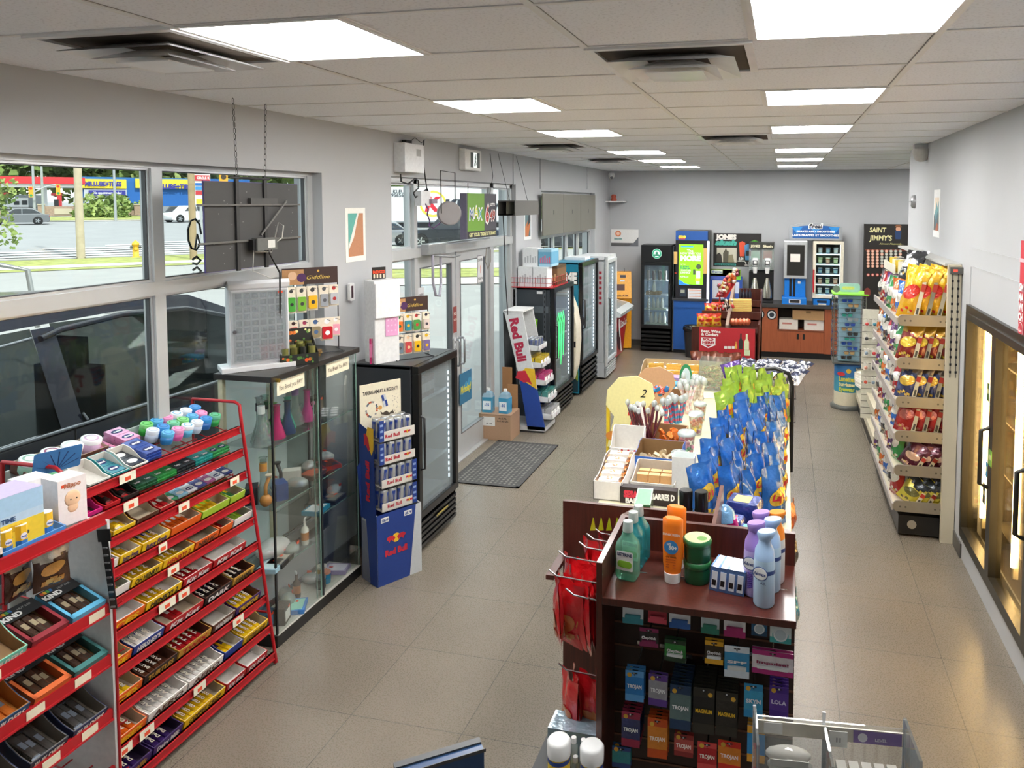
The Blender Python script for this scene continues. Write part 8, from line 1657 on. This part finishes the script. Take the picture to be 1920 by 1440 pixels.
for(u,v,z,w,d,h,c,t_,lb)in((1395,975,1.192,.15,.13,.085,'2c3f8c','d8cc7a','navy pad pack with a yellow top, upper one'),(1372,1000,1.192,.1,.09,.06,'4a5aa0','c0705a','blue pad pack with a reddish print'),(1402,1018,1.192,.07,.05,.06,'3a4a9a','6ac0b8','small blue wrapped pack beside the pink one')):
    q=atz(u,v,z);m=MB();loft(m,[[(x*s_*w/.1,y_*s_*d/.1,zz_)for x,y_ in rrect(-.05,.05,-.05,.05,.012)]for s_,zz_ in((.92,0),(1,h*.3),(1,h*.8),(.9,h))],foil(c));m.prism(rrect(-w*.3,w*.2,-d*.3,d*.3,.01),h,h+.001,card(t_),2);single(m,'pad_pack',lb+' on the rear shelf','pack',q+Vector((0,.03,0)),rz(-.2))
# hooks with blister packs in front of the slat panel
HKM=metal('a9abae',.25)
def peg(parent,x,z,y0,L):
    m=MB();m.tube([(x,y0,z),(x,y0-L,z-.012),(x,y0-L-.012,z+.002)],.003,HKM,6);m.box(x-.02,x+.02,y0-.004,y0+.001,z+.004,z+.018,metal('c9cbce',.2));m.build('peg_hook',parent)
# (u centre, v top, width px, height px, colour, band colour, text, text colour, count, words)
HP=[(1187,1122,42,52,'dfe6ea','3a8a98','LIP MEDEX','3a4a6a',1,'white and teal lip balm'),(1233,1130,38,42,'a82a3c','c8485a','','f0f0f0',1,'dark red lip balm'),(1275,1132,42,50,'e6eaee','2a5aa0','LIP MEDEX','3a4a6a',1,'white and blue lip balm'),(1332,1140,36,52,'c9d6da','2f7a68','','f4f4f4',1,'pale card with green base'),(1378,1142,42,56,'e8eaec','a82a6a','BERRY','3a4a6a',1,'white and magenta lip balm'),(1424,1152,30,42,'2a6a98','1f4a6a','','f4f4f4',1,'dark blue card with a round jar'),(1464,1158,40,50,'e4eaea','4ab0b0','LIP','3a6a7a',1,'white card with a round jar'),
      (1217,1178,38,38,'1f1a20','8a2a5a','ChapStick','f0f0f0',1,'black and plum lip stick'),(1266,1200,42,44,'2a8a3a','1f3a24','ChapStick','f0f0f0',2,'green lip stick'),(1339,1202,36,46,'3a2c18','e0a82a','ChapStick','f0f0f0',2,'black and yellow lip stick'),(1382,1212,48,62,'3a9cd4','dfeaf4','SPF','f4f4f4',1,'sky blue razor'),(1449,1222,78,46,'e4dfe6','b02a78','Impulse!','9a3a5a',2,'white and magenta test kit'),
      (1190,1258,38,62,'2a7cc4','5aa0dc','TROJAN','f0f4f8',3,'blue'),(1234,1265,38,64,'9a9ca8','5a3a8a','TROJAN','f0f4f8',2,'purple and grey'),(1276,1285,42,90,'5f7c80','1f3a5c','TROJAN','f0f4f8',8,'navy and slate'),(1320,1290,42,92,'1c1b19','2e2a22','MAGNUM','e0b42a',8,'left black and gold'),(1363,1298,42,88,'1c1b19','2e2a22','MAGNUM','e0b42a',8,'right black and gold'),(1413,1283,36,66,'3aa8d8','2a8ac0','SKYN','e8f4fa',1,'bright turquoise'),(1461,1288,36,60,'5a3a9a','4a2a8a','LOLA','e0d8f0',4,'violet'),
      (1183,1335,38,72,'24306a','9a2a4a','TROJAN','f0f4f8',6,'indigo and crimson'),(1233,1348,40,80,'e08a2a','c8501a','TROJAN','f8ead0',4,'orange'),(1282,1378,38,44,'b85048','8a2a2a','TROJAN','f8e8e0',2,'brick red'),(1326,1392,38,56,'c8202c','d84a4a','TROJAN','f8e8e0',1,'scarlet'),(1368,1390,44,60,'e88a2a','d8301f','TROJAN','f8e8e0',1,'amber and red'),(1418,1362,34,72,'2a8ac8','e8a83a','','f8e8e0',5,'blue over orange'),(1165,1400,38,44,'1f8a9a','2a4a8a','','f0f0f0',2,'teal')]
bsh=thing('peg_hooks','row of chrome peg hooks on the near brown stand','hooks')
for i,(u,v,w,h,c,b_,tx,tcl,n,words)in enumerate(HP):
    yf=2.44;a=aty(u,v,yf);sc=yf*.98/FPX;W_,H_=w*sc,h*sc;m=MB();flipb=i%2
    m.box(-W_/2,W_/2,-.002,0,-H_,0,foil(c,.4)if i%3 else card(c));m.box(-W_/2,W_/2,-.0026,-.002,-H_,-H_*.78,card(b_));m.box(-W_/2,W_/2,-.0026,-.002,-H_*.2,0,card(b_)if i>6 else card(c));m.box(-.010,.010,-.003,-.0005,-.010,-.006,BLACK)
    if i<12:m.prism(rrect(-W_*.38,W_*.38,-H_*.74,-H_*.62,.003),-.010,-.002,plastic('e4e8ea' if i>7 else b_,.3),1)
    if i in(5,6):m.disc((.0,-.011,-H_*.62),(0,-1,0),W_*.34,plastic('dfe4e6'),18);m.disc((.0,-.012,-H_*.62),(0,-1,0),W_*.26,plastic('b9c6cc'),18)
    if i>11:m.disc((-W_*.28 if i not in(15,16)else W_*.3,-.003,-H_*.14),(0,-1,0),.008,card('d8a83a'),12)
    if tx:m.text(tx,(0,-.0034,-H_*(.5 if i>6 else .3)),Xp,Zp,.013 if i>11 else .009,card(tcl),.04,.1 if i in(7,8,9)else 0,w=W_*.78)
    o=single(m,'blister_pack','','pack');o.name='blister_pack.%03d'%(500+i*10);peg(bsh,a.x,a.z-.003,2.598,max(.10,2.598-yf))
    for k in range(n):place(o,(a.x,yf+k*.0165+.002,a.z+k*.0005),Euler((rad(-2),0,rad(2-(i*3)%5))),'%s pack on the brown stand%s'%(words,'' if n==1 else ', %s from front of its hook'%ORD[k]),None if n==1 else '%s packs on one hook'%words)
# left side: hooks with red bags
rg=bagset('red_candy_bag','',(.13,.23,.035,'d4202a','d8242c','d83038'),3,panel='e4b4a8',logo='c9703a',lz=.38)
lh=thing('peg_hooks','long steel hooks sticking out left of the near brown stand','hooks');ug=[(1013,1080,2.5,.2,5),(1040,1042,2.62,.2,4),(1075,1020,2.76,.16,3),(1083,1003,2.88,.16,2),(1070,990,3.0,.16,2),(1058,1205+50,2.62,.2,5),(1045,1112,2.44,.12,0)];i=0
for k,(u,v,y_,L,n)in enumerate(ug):
    z=aty(1110,v+8,y_).z;x1=UX0-.02-L;m=MB();m.tube([(UX0-.02,y_,z-.01),(x1+.03,y_,z),(x1,y_,z+.02)],.0035,HKM,6);m.build('peg_hook',lh)
    for q in range(n):place(rg[i%3],(UX0-.045-q*(L-.05)/max(1,n-1)*.85,y_-.01,z-.235),Euler((rad(2),rad((i*7)%13-6),rad(-78+(i*17)%62))),'red candy bag left of the brown stand, %s on the %s hook'%(ORD[q],ORD[k]),'red candy bags on the left hooks');i+=1
for k in range(5):p=aty(1098+k*15,985,2.98);m=MB();m.prism([(-.012,0),(.012,0),(.004,.05),(0,.055)],-.002,.002,foil('b8d82a'),1);single(m,'green_tab','lime green packet tip above the upper red bags, %s from the left'%ORD[k],'packet',(p.x+.03,2.985,p.z-.02),rz(.3))
# bottom edge: wipes tubs, hand gel bottles, black and grey bin
def tub(lab,u,v,s=1):q=aty(u,v,2.36);m=MB();m.lathe([(.038,-.2),(.038,-.055)],card('e8c63a'),20);m.lathe([(.0384,-.075),(.0384,-.06)],card('2a4a9a'),20,caps=False);m.lathe([(.040,-.055),(.041,-.01),(.034,0),(.03,.0)],plastic('e9eaea'),20);m.text('wipes',(0,-.0386,-.11),Xp,Zp,.02,card('2a4a9a'),.04);single(m,'wipes_tub',lab,'tub',q)
tub('white-lidded yellow wipes tub at the bottom edge, left of the brown stand',1048,1384);tub('white-lidded wipes tub touching the brown stand at the bottom edge',1110,1395)
for k,(u,v)in enumerate(((1076,1382),(1094,1386),(1079,1418),(1100,1420))):q=aty(u,v,2.40-.03*(k>1));m=MB();m.lathe([(.014,-.1),(.014,-.03),(.007,-.02)],glass('f0f6f6',.12,'gel',.3),12);m.lathe([(.009,-.02),(.009,.0)],plastic('f0f0f0'),10);single(m,'gel_bottle','small clear gel bottle with a white cap, %s one between the wipes tubs'%['back left','back right','front left','front right'][k],'bottle',q)
m=MB();m.box(-.83,-.60,2.30,2.62,.60,aty(1090,1400,2.4).z-.12,mat('3a3c3e',.5));m.box(-.8,-.62,2.5,2.6,.6,aty(1090,1375,2.5).z,foil('9ab4c4'));single(m,'side_tray','dark tray with silvery packs below the red bags','tray')
m=MB();c=atz(905,1400,1.35);m.push(Matrix.Translation(c)@Matrix.Rotation(rad(38),4,'Z'));m.box(-.2,0,-.012,.012,-.22,0.0,mat('2c4c78',.3));m.box(-.2,0,.012,.03,-.22,.004,mat('4a4c50',.4));m.box(-.204,.004,-.014,-.012,-.004,.004,mat('4a4c50',.4));m.pop();single(m,'monitor','top corner of a blue-screened monitor at the bottom edge','monitor')
# clear acrylic rack with e-cigarette packs in the bottom right
ax0,ax1=atz(1415,1345,1.5),atz(1698,1372,1.5);D_=(ax1-ax0);W_=D_.length;an=math.atan2(D_.y,D_.x);ar=thing('acrylic_rack','clear acrylic counter rack with white and purple price strips at the bottom right','rack',ax0-Vector((0,0,0)),an)
m=MB();AC2=glass('f4f6f8',.2,'thick_acrylic',.06)
for x in(0,W_*.47,W_):m.box(x-.003,x+.003,-.12,.01,-.3,.015+(.01 if x!=W_*.47 else-.02),AC2);m.box(x-.0035,x+.0035,.008,.012,-.3,.02,mat('dfe4ea',.2,alpha=.6))
m.box(0,W_,.006,.01,-.3,0,AC2);m.build('panels',ar);m=MB();m.box(.005,W_-.005,-.002,.002,-.034,-.004,mat('d8d2c4',.4));m.box(W_*.66,W_-.008,-.003,-.002,-.033,-.006,card('8f78b4'));m.disc((W_*.72,-.004,-.02),(0,-1,0),.010,card('e8e6ee'),16);m.text('LEVEL',(W_*.84,-.004,-.022),Xp,Zp,.007,card('e8e6ee'),.03);m.box(.02,.06,-.004,-.003,-.03,-.006,WHITE);m.box(W_*.5,W_*.62,-.006,-.005,-.045,-.010,WHITE);m.text('11',(W_*.56,-.0065,-.028),Xp,Zp,.010,card('6a6a6c'),.03);m.build('price_strip',ar)
m=MB()
for k in range(5):m.ball((.07+.004*(k%2),-.03,-.055-k*.024),.05,glass('f6f6f4',.25,'pouch',.5,'e4e2da'),10,(1,.45,.32));m.box(.03,.11,-.055,-.054,-.065-k*.024,-.05-k*.024,plastic('dcdcd6'))
for k in range(5):x=W_*.53+k*.026;m.box(x,x+.02,-.06,-.03,-.2,-.055,glass('f6f6f4',.25,'pouch',.5,'e4e2da'));m.box(x+.003,x+.016,-.0615,-.06,-.12,-.08,card('8a857a'))
m.build('packs',ar)
# ------------------------------------------------------------------ right gondola of chips
rgn=thing('chip_gondola','beige wall shelving full of chip bags against the right wall','shelving');GB=mat('cfc6ae',.45,scale=4,amt=.03);SZ=[1.73,1.395,1.09,.82,.547,.26];SG_=mat('968f82',.35,.4,scale=10,amt=.05)
m=MB();m.box(1.22,1.315,6.14,6.18,.0,2.16,GB);m.box(1.29,1.315,6.18,8.5,.1,2.16,mat('dcdcd8',.5));
for k in range(12):m.box(1.286,1.29,6.2,8.6,2.1-k*.03,2.103-k*.03,mat('b8b8b4',.5))
m.box(1.2,1.315,6.16,8.6,2.15,2.17,mat('b9b9b5',.5));m.build('back_panel',rgn);m=MB();m.box(.92,1.28,6.2,7.7,0.02,.17,BLACK);m.disc((1.02,6.198,.10),(0,-1,0),.035,mat('9a958a',.5),16);m.build('base',rgn)
for k,z in enumerate(SZ):
    x0=.875-(5-k)*-.0;m=MB();m.box(x0,1.29,6.18,7.70,z-.03,z-.012,GB);m.prism(rrect(x0,1.27,z-.05,z+.035,.03),6.165,6.18,SG_,1)
    for x in(x0+.05,x0+.09,1.18,1.22):m.disc((x,6.163,z-.01),(0,-1,0),.008,mat('5a564c',.5),8)
    m.build('shelf',rgn);m=MB();m.box(x0-.012,x0,6.17,7.68,z-.045,z+.01,mat('aca5a0',.4));m.build('price_rail',rgn)
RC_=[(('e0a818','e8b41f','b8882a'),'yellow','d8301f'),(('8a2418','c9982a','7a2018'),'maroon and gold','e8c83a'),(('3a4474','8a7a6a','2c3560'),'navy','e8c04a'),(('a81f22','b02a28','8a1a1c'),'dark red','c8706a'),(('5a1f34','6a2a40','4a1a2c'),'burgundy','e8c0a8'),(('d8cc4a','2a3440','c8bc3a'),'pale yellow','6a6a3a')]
OC=[('2a6ac0','blue'),('d8702a','orange'),('3f9a5a','green'),('6a3a7a','purple'),('b82a30','red'),('3a3c40','black')]
ocs=[single(bag_mesh(.20,.28,.08,c,None,None,logo='e8e4da',seed=k),'chip_bag','','chip bag')for k,(c,n_)in enumerate(OC)]
for k,o in enumerate(ocs):o.name='chip_bag.%03d'%(700+k)
for k,z in enumerate(SZ):
    (c,t_,b_),words,lg=RC_[k];H_=.40 if k==0 else(.29 if k<4 else .22)
    o=single(bag_mesh(.19,H_*1.05,.085,c,t_,b_,logo=lg,seed=k+11),'chip_bag','','chip bag');o.name='chip_bag.%03d'%(720+k);st_=MB()
    for q in range(4 if k<4 else 3):
        o2=place(o,(.95+q*.083+(.03 if k>3 else 0),6.27,z-.011),Euler((rad(-8),rad(10 if k<4 else 28),rad(-38))),'%s chip bag ending the %s gondola shelf, %s from the left'%(words,TN[k],ORD[q]),'%s chip bags at the gondola end'%words)
        s_=MB();s_.prism([(-.014,.02),(.018,.02),(.012,H_*.8),(-.014,H_*.78)],0,.004,card('cfc6a8'),1);s_.box(-.006,.010,-.0008,0,.06,.11,card('4a463c'));s_.box(-.014,.018,-.0008,0,H_*.6,H_*.75,card('b83a2a'));so_=s_.build('label_strip',o2,(.082,-.03,.0),rz(.5))
    for q in range(6):
        oc=ocs[(q+k*2)%6];place(oc,(.93,6.42+q*.225,z-.011),Euler((rad(-6),0,rad(-76+(q*7+k*5)%16))),'%s aisle-facing chip bag on the %s gondola shelf, %s from the camera'%(OC[(q+k*2)%6][1],TN[k],ORD[q]),'aisle-facing chip bags on the %s shelf'%TN[k])
for q in range(5):place(ocs[5],(1.0+q*.06,6.7+q*.3,1.98-.02*q),Euler((rad(-30),0,rad(-50))),'black chip bag lying on top behind the yellow bags, %s from the camera'%ORD[q],'black bags on the gondola top')
m=MB();m.box(.95,1.28,6.9,7.7,1.99,1.935,GB);m.box(.95,.96,7.0,7.7,2.005,2.08,mat('e4e0d0',.5));single(m,'upper_shelf','upper beige shelf with small goods above the yellow chip bags','shelf')
for q in range(8):dbox_=MB().box(-.04,.04,-.03,.03,0,.11,card(['e4ddc8','2a2a2c','e0c03a','e4e4e0'][q%4]));single(dbox_,'small_packet','%s small packet on the upper beige shelf, %s from the camera'%(['cream','black','yellow','white'][q%4],ORD[q]),'packet',(1.02+.05*(q%2),6.95+q*.09,2.007),rz(-1.2))
for(x,y_,lb)in((1.25,6.13,'left'),(1.29,6.13,'right')):
    m=MB();m.tube([(x,y_,2.10),(x,y_,1.30)],.003,BLACK,5)
    for k in range(13):m.cbox((x,y_-.004,2.04-k*.058),(.014,.008,.018),BLACK)
    single(m,'clip_strip','%s black clip strip hanging on the gondola end post'%lb,'clip strip')
m=MB();m.cbox((1.285,6.125,2.12),(.11,.03,.05),mat('5a5a56',.4));m.cbox((1.265,6.109,2.12),(.03,.002,.02),mat('d84a3a',.4,emit=.6));single(m,'timer_unit','small grey unit with a red display on top of the gondola post','device')
# low racks beyond: newspapers and small goods
ls2=thing('low_rack','low beige newspaper rack beyond the chip gondola','rack');m=MB()
for z in(.22,.50):m.box(.93,1.05,7.95,10.0,z,z+.03,GB)
m.box(.92,.935,7.95,10.0,.18,.26,GB);m.box(.92,.935,7.95,10.0,.46,.54,GB);m.box(.95,1.3,7.95,10.0,0,.12,BLACK);m.build('shelf',ls2)
for k in range(5):m=MB();m.box(-.1,.1,-.15,.15,0,.03,card(['e4e0d4','d8d2c4','e8e4dc'][k%3]));m.text('NEWS',(0,.05,.031),Xp,Yp,.04,card('3a3a3c'),.03);single(m,'newspaper','folded newspaper on the low rack, %s from the bottom of the pile'%ORD[k],'newspaper',(1.0,8.95+.02*k,.531+k*.031),rz(-1.3+.1*k))
m=MB();m.lathe([(.06,0),(.07,.1),(.03,.16),(.028,.2)],plastic('d8d4cc'),12);m.box(-.05,.05,-.071,-.07,.02,.09,card('d8a03a'));single(m,'oil_jug','white and orange jug on the low beige rack','jug',(.99,8.78,.251))
m=MB();m.box(.86,1.12,8.66,8.68,.25,1.46,mat('d9d6c6',.5))
for k in range(16):m.box(.86,1.12,8.656,8.66,.3+k*.07,.306+k*.07,mat('6a675c',.5))
single(m,'slat_panel','cream slatted end panel with small hanging goods behind the chip gondola','panel')
for k in range(14):c_=['c83a3a','4a8a9a','e0a08a','3a3a3c','d8d4c8','c8503a','8a9aa8'][k%7];x=.90+(k%3)*.08;z=1.36-(k//3)*.16;m=MB();m.box(-.025,.025,-.012,0,-.08,0,card('e4e0d4'));m.ball((0,-.015,-.05),.02,plastic(c_),8);m.tube([(0,.06,0),(0,-.06,.0)],.002,HKM,4);single(m,'hanging_trinket','small hanging trinket on the cream slatted panel, %s row, %s'%(ORD[k//3],['left','middle','right'][k%3]),'trinket',(x,8.60,z))
# sunglasses tower
GX,GY=.83,10.05;sg=thing('sunglasses_tower','round sunglasses tower with a printed drum base and lime green top','display stand',(GX,GY,0))
m=MB();m.lathe([(.205,0),(.21,.03),(.19,.05)],mat('5a5c58',.4),28);m.build('foot',sg);m=MB();m.lathe([(.165,.05,card('d8cfb4')),(.165,.22,card('4a9ab0')),(.165,.42,card('3a7ab8')),(.165,.56,card('24508c')),(.165,.60)],card('24508c'),28)
for(s,z,h,c)in(('Lunettes',.40,.06,'d8c83a'),('Sunglasses',.33,.045,'e8e0a0'),('Eyewear',.27,.05,'c8d84a')):m.text(s,(-.02,-.172,z),Vector((1,-.12,0)),Zp,h,card(c),.04,w=.19)
m.disc((.0,-.170,.50),(0,-1,0),.03,card('e0b83a'),14);m.disc((-.09,-.160,.46),(-.4,-1,0),.05,card('c8383a'),14,.025);m.build('drum',sg)
m=MB();BK_=mat('8fb4c4',.3);m.box(-.13,.13,-.13,.13,.62,1.46,BK_);
for s_ in(-1,1):
    for x in(-.19,.19):m.box(x-.006,x+.006,s_*.19-.006,s_*.19+.006,.60,1.47,mat('77786f',.3,.6))
    for k in range(14):m.tube([(-.19,s_*.19,.64+k*.06),(.19,s_*.19,.64+k*.06)],.002,HKM,4);m.tube([(s_*.19,-.19,.64+k*.06),(s_*.19,.19,.64+k*.06)],.002,HKM,4)
m.box(-.2,.2,-.2,.2,.595,.61,mat('5a5c58',.4));m.build('rack',sg);m=MB();m.box(-.215,.215,-.215,.215,1.47,1.485,mat('8fdc3a',.3));m.build('top_plate',sg)
m=MB();m.prism(rrect(-.13,.13,1.49,1.60,.04),-.02,.0,card('a8ccd0'),1);m.prism(rrect(-.09,.06,1.52,1.56,.02),-.022,-.02,card('d8d47a'),1);m.build('header_card',sg);m=MB();m.disc((.20,-.19,1.51),(0,-1,.2),.04,mat('7a3028',.3),12,.06);m.disc((-.17,-.15,1.54),(0,-1,.2),.045,mat('5a6a5a',.3),12);m.build('mirror',sg)
def glasses(c,fc):
    m=MB();L_=mat(c,.08,.4,spec=.9);F_=plastic(fc,.3)
    for s_ in(-1,1):m.prism([(s_*.034+a,b_)for a,b_ in rrect(-.027,.027,-.019,.019,.014)],-.003,0,L_,1);m.tube([(s_*.063,0,.01),(s_*.066,.05,.006),(s_*.06,.10,-.012)],.003,F_,5);m.prism([(s_*.034+a,b_)for a,b_ in rrect(-.03,.03,.014,.022,.003)],-.005,.001,F_,1)
    m.box(-.01,.01,-.004,0,.004,.012,F_);return m
gs_=[single(glasses(c,f),'sunglasses','','sunglasses')for c,f in(('2a2c30','1f1f21'),('1f4aa8','2a3a5a'),('2a9a8a','22242a'),('b89a6a','5a3a2a'),('9aa4ac','8a8c90'))]
for k,o in enumerate(gs_):o.name='sunglasses.%03d'%(600+k)
for fce in range(2):
    for k in range(13):
        a_=(0,-pi/2)[fce];pos=Matrix.Rotation(a_,4,'Z')@Vector((.06*((k*7)%3-1)*.6,-.205,.68+k*.06));gi=(k*3+fce)%5 if k not in(7,3)else 1
        place(gs_[gi],pos+Vector((GX,GY,0)),Euler((rad(-6),0,a_)),'%s sunglasses on the %s face of the tower, %s from the bottom'%(['black','blue mirrored','teal mirrored','brown','silver'][gi],['front','left'][fce],ORD[k]),'sunglasses on the tower')
# ------------------------------------------------------------------ walk-in cooler in the right wall
ck=thing('walk_in_cooler','walk-in cooler with black framed glass doors in the right wall','cooler');CFm=mat('2b2a27',.35,.3);CI_=mat('6a6050',.7);x0=XR-.03
m=MB();m.frame(CO[0],CO[1],CO[2],CO[3],.05,x0,XR+.08,CFm,0);m.build('frame',ck);m=MB();m.box(XR+.12,2.3,CO[0]-.1,CO[0]-.06,.0,2.2,CI_);m.box(XR+.12,2.3,CO[1]+.04,CO[1]+.1,0,2.2,CI_);m.box(2.26,2.3,CO[0],CO[1]+.1,0,2.2,CI_);m.box(XR+.12,2.3,CO[0],CO[1]+.1,2.1,2.2,CI_);m.box(XR+.12,2.3,CO[0],CO[1]+.1,0,.1,CI_);m.build('cold_room',ck)
TUBE=mat('ffdca0',.5,emit=COOLER_TUBE);WA=mat('d8cdb4',.5)
for k in range(3):
    y1_=CO[1]-.05-k*.753;y0_=y1_-.753;m=MB();m.frame(y0_,y1_,CO[2]+.05,CO[3]-.05,.045,x0-.012,XR+.03,CFm,0);d_=m.build('door',ck);MB().box(XR,XR+.006,y0_+.045,y1_-.045,CO[2]+.09,CO[3]-.09,glass('f4eedd',.07,'cooler_glass')).build('glass',d_)
    m=MB();yh=y0_+.03;m.tube([(x0-.012,yh,1.22),(x0-.06,yh,1.20),(x0-.06,yh,.86),(x0-.012,yh,.84)],.014,CFm);m.build('handle',d_)
    m=MB();m.box(XR+.10,XR+.13,y1_-.05,y1_-.02,CO[2]+.1,CO[3]-.08,WA);m.tube([(XR+.085,y1_-.10,CO[2]+.2),(XR+.085,y1_-.10,CO[3]-.12)],.016,TUBE,8);m.build('light_tube',ck)
    for q,z in enumerate((.35,.75,1.12,1.5)):m=MB();m.box(XR+.2,1.95,y0_+.02,y1_-.02,z-.012,z,mat('6a6458',.5));m.build('shelf',ck)
    for q,z in enumerate((.75,1.12,1.5)):
        for j in range(4):
            cc2=['8a5a3a','b8482a','6a7a3a','c9b98a','3a5a7a','7a2a2a'][(j+q*2+k)%6];m=MB()
            if(q+k)%2:m.box(-.07,.07,-.07,.07,0,.2,card(cc2));m.box(-.071,-.07,-.05,.05,.05,.15,card('d8d0bc'))
            else:m.lathe([(.035,0),(.035,.14),(.014,.2),(.014,.25)],plastic(cc2,.2),10)
            single(m,'cooler_pack' if(q+k)%2 else 'cooler_bottle','chilled %s in the walk-in cooler, %s door, %s shelf, %s from the left'%('pack' if(q+k)%2 else 'bottle',ORD[k],['second','third','top'][q],ORD[j]),'pack' if(q+k)%2 else 'bottle',(XR+.38,y0_+.12+j*.16,z+.002))
for(u,v,c,lb,w_,h_)in((1853,735,'3a5a2a','green and dark sticker on the first cooler door',.05,.12),(1870,860,'7ab04a','green sticker between the cooler doors',.07,.10),(1850,880,'3a8ac0','blue sticker on the first cooler door',.04,.10),(1845,925,'2a3a44','dark card low on the first cooler door',.06,.14)):
    p=atx(u,v,XR-.002);m=MB();m.box(-.002,0,-w_/2,w_/2,-h_/2,h_/2,card(c));m.box(-.003,-.002,-w_*.35,w_*.35,-.01,.02,card('d8d4a0'));single(m,'door_sticker',lb,'sticker',(XR-.002-.04*(u==1870),p.y,p.z))
m=MB();RD=card('c22a3c');m.box(-.014,0,-.42,.0,-.62,.0,RD);m.box(-.018,-.014,-.42,0,-.12,-.10,card('e8b0b8'))
for q,s in enumerate(('SM','MA','WI','CH')):m.text(s[:2],(-.019,-.055,-.26-q*.055),-Yp,Zp,.042,WHITE,.05,al='c')
m.disc((-.019,-.06,-.50),(-1,0,0),.045,WHITE,20);m.disc((-.0195,-.06,-.50),(-1,0,0),.041,RD,20);m.text('Coca',(-.020,-.06,-.50),-Yp,Zp,.02,WHITE,.02,.3);single(m,'hanging_banner','red banner with white lettering at the right edge above the cooler','banner',(XR-.002,4.67,2.42))
m=MB();m.box(-.003,0,-.14,.14,-.21,.21,card('ececea'));y_=-.004
m.flat([(-.1,-.15),(.1,-.15),(.1,.14),(-.1,.14)],(y_,0,0),-Yp,Zp,card('e8d8c4'));m.flat([(-.1,-.02),(-.04,.04),(.0,.1),(.04,.05),(.1,.11),(.1,-.15),(-.1,-.15)],(y_-.001,0,0),-Yp,Zp,card('6aa0a8'));m.flat([(-.1,-.04),(-.05,.0),(-.02,-.06),(.05,.02),(.1,-.03),(.1,-.15),(-.1,-.15)],(y_-.002,0,0),-Yp,Zp,card('47707c'));m.flat([(-.1,.0),(-.03,-.1),(.02,-.12),(.06,-.05),(.1,.0),(.1,-.15),(-.1,-.15)],(y_-.003,0,0),-Yp,Zp,card('5a5c5a'));m.flat([(-.02,-.15),(.1,-.15),(.1,-.1),(.04,-.08)],(y_-.004,0,0),-Yp,Zp,card('a8583a'));single(m,'wall_poster','white poster of teal mountains on the right wall','poster',(XR-.001,7.18,2.535))
m=MB();m.push(Matrix.Rotation(-pi/2,4,'Y'));m.lathe([(.07,0),(.065,.03),(.04,.045)],mat('a9aaac',.35,.5),20);m.pop();m.box(-.05,-.044,-.07,.07,-.004,.004,mat('6a6a6c',.4));single(m,'wall_fitting','round grey fitting on the right wall left of the mountain poster','fitting',(XR,8.35,2.64))
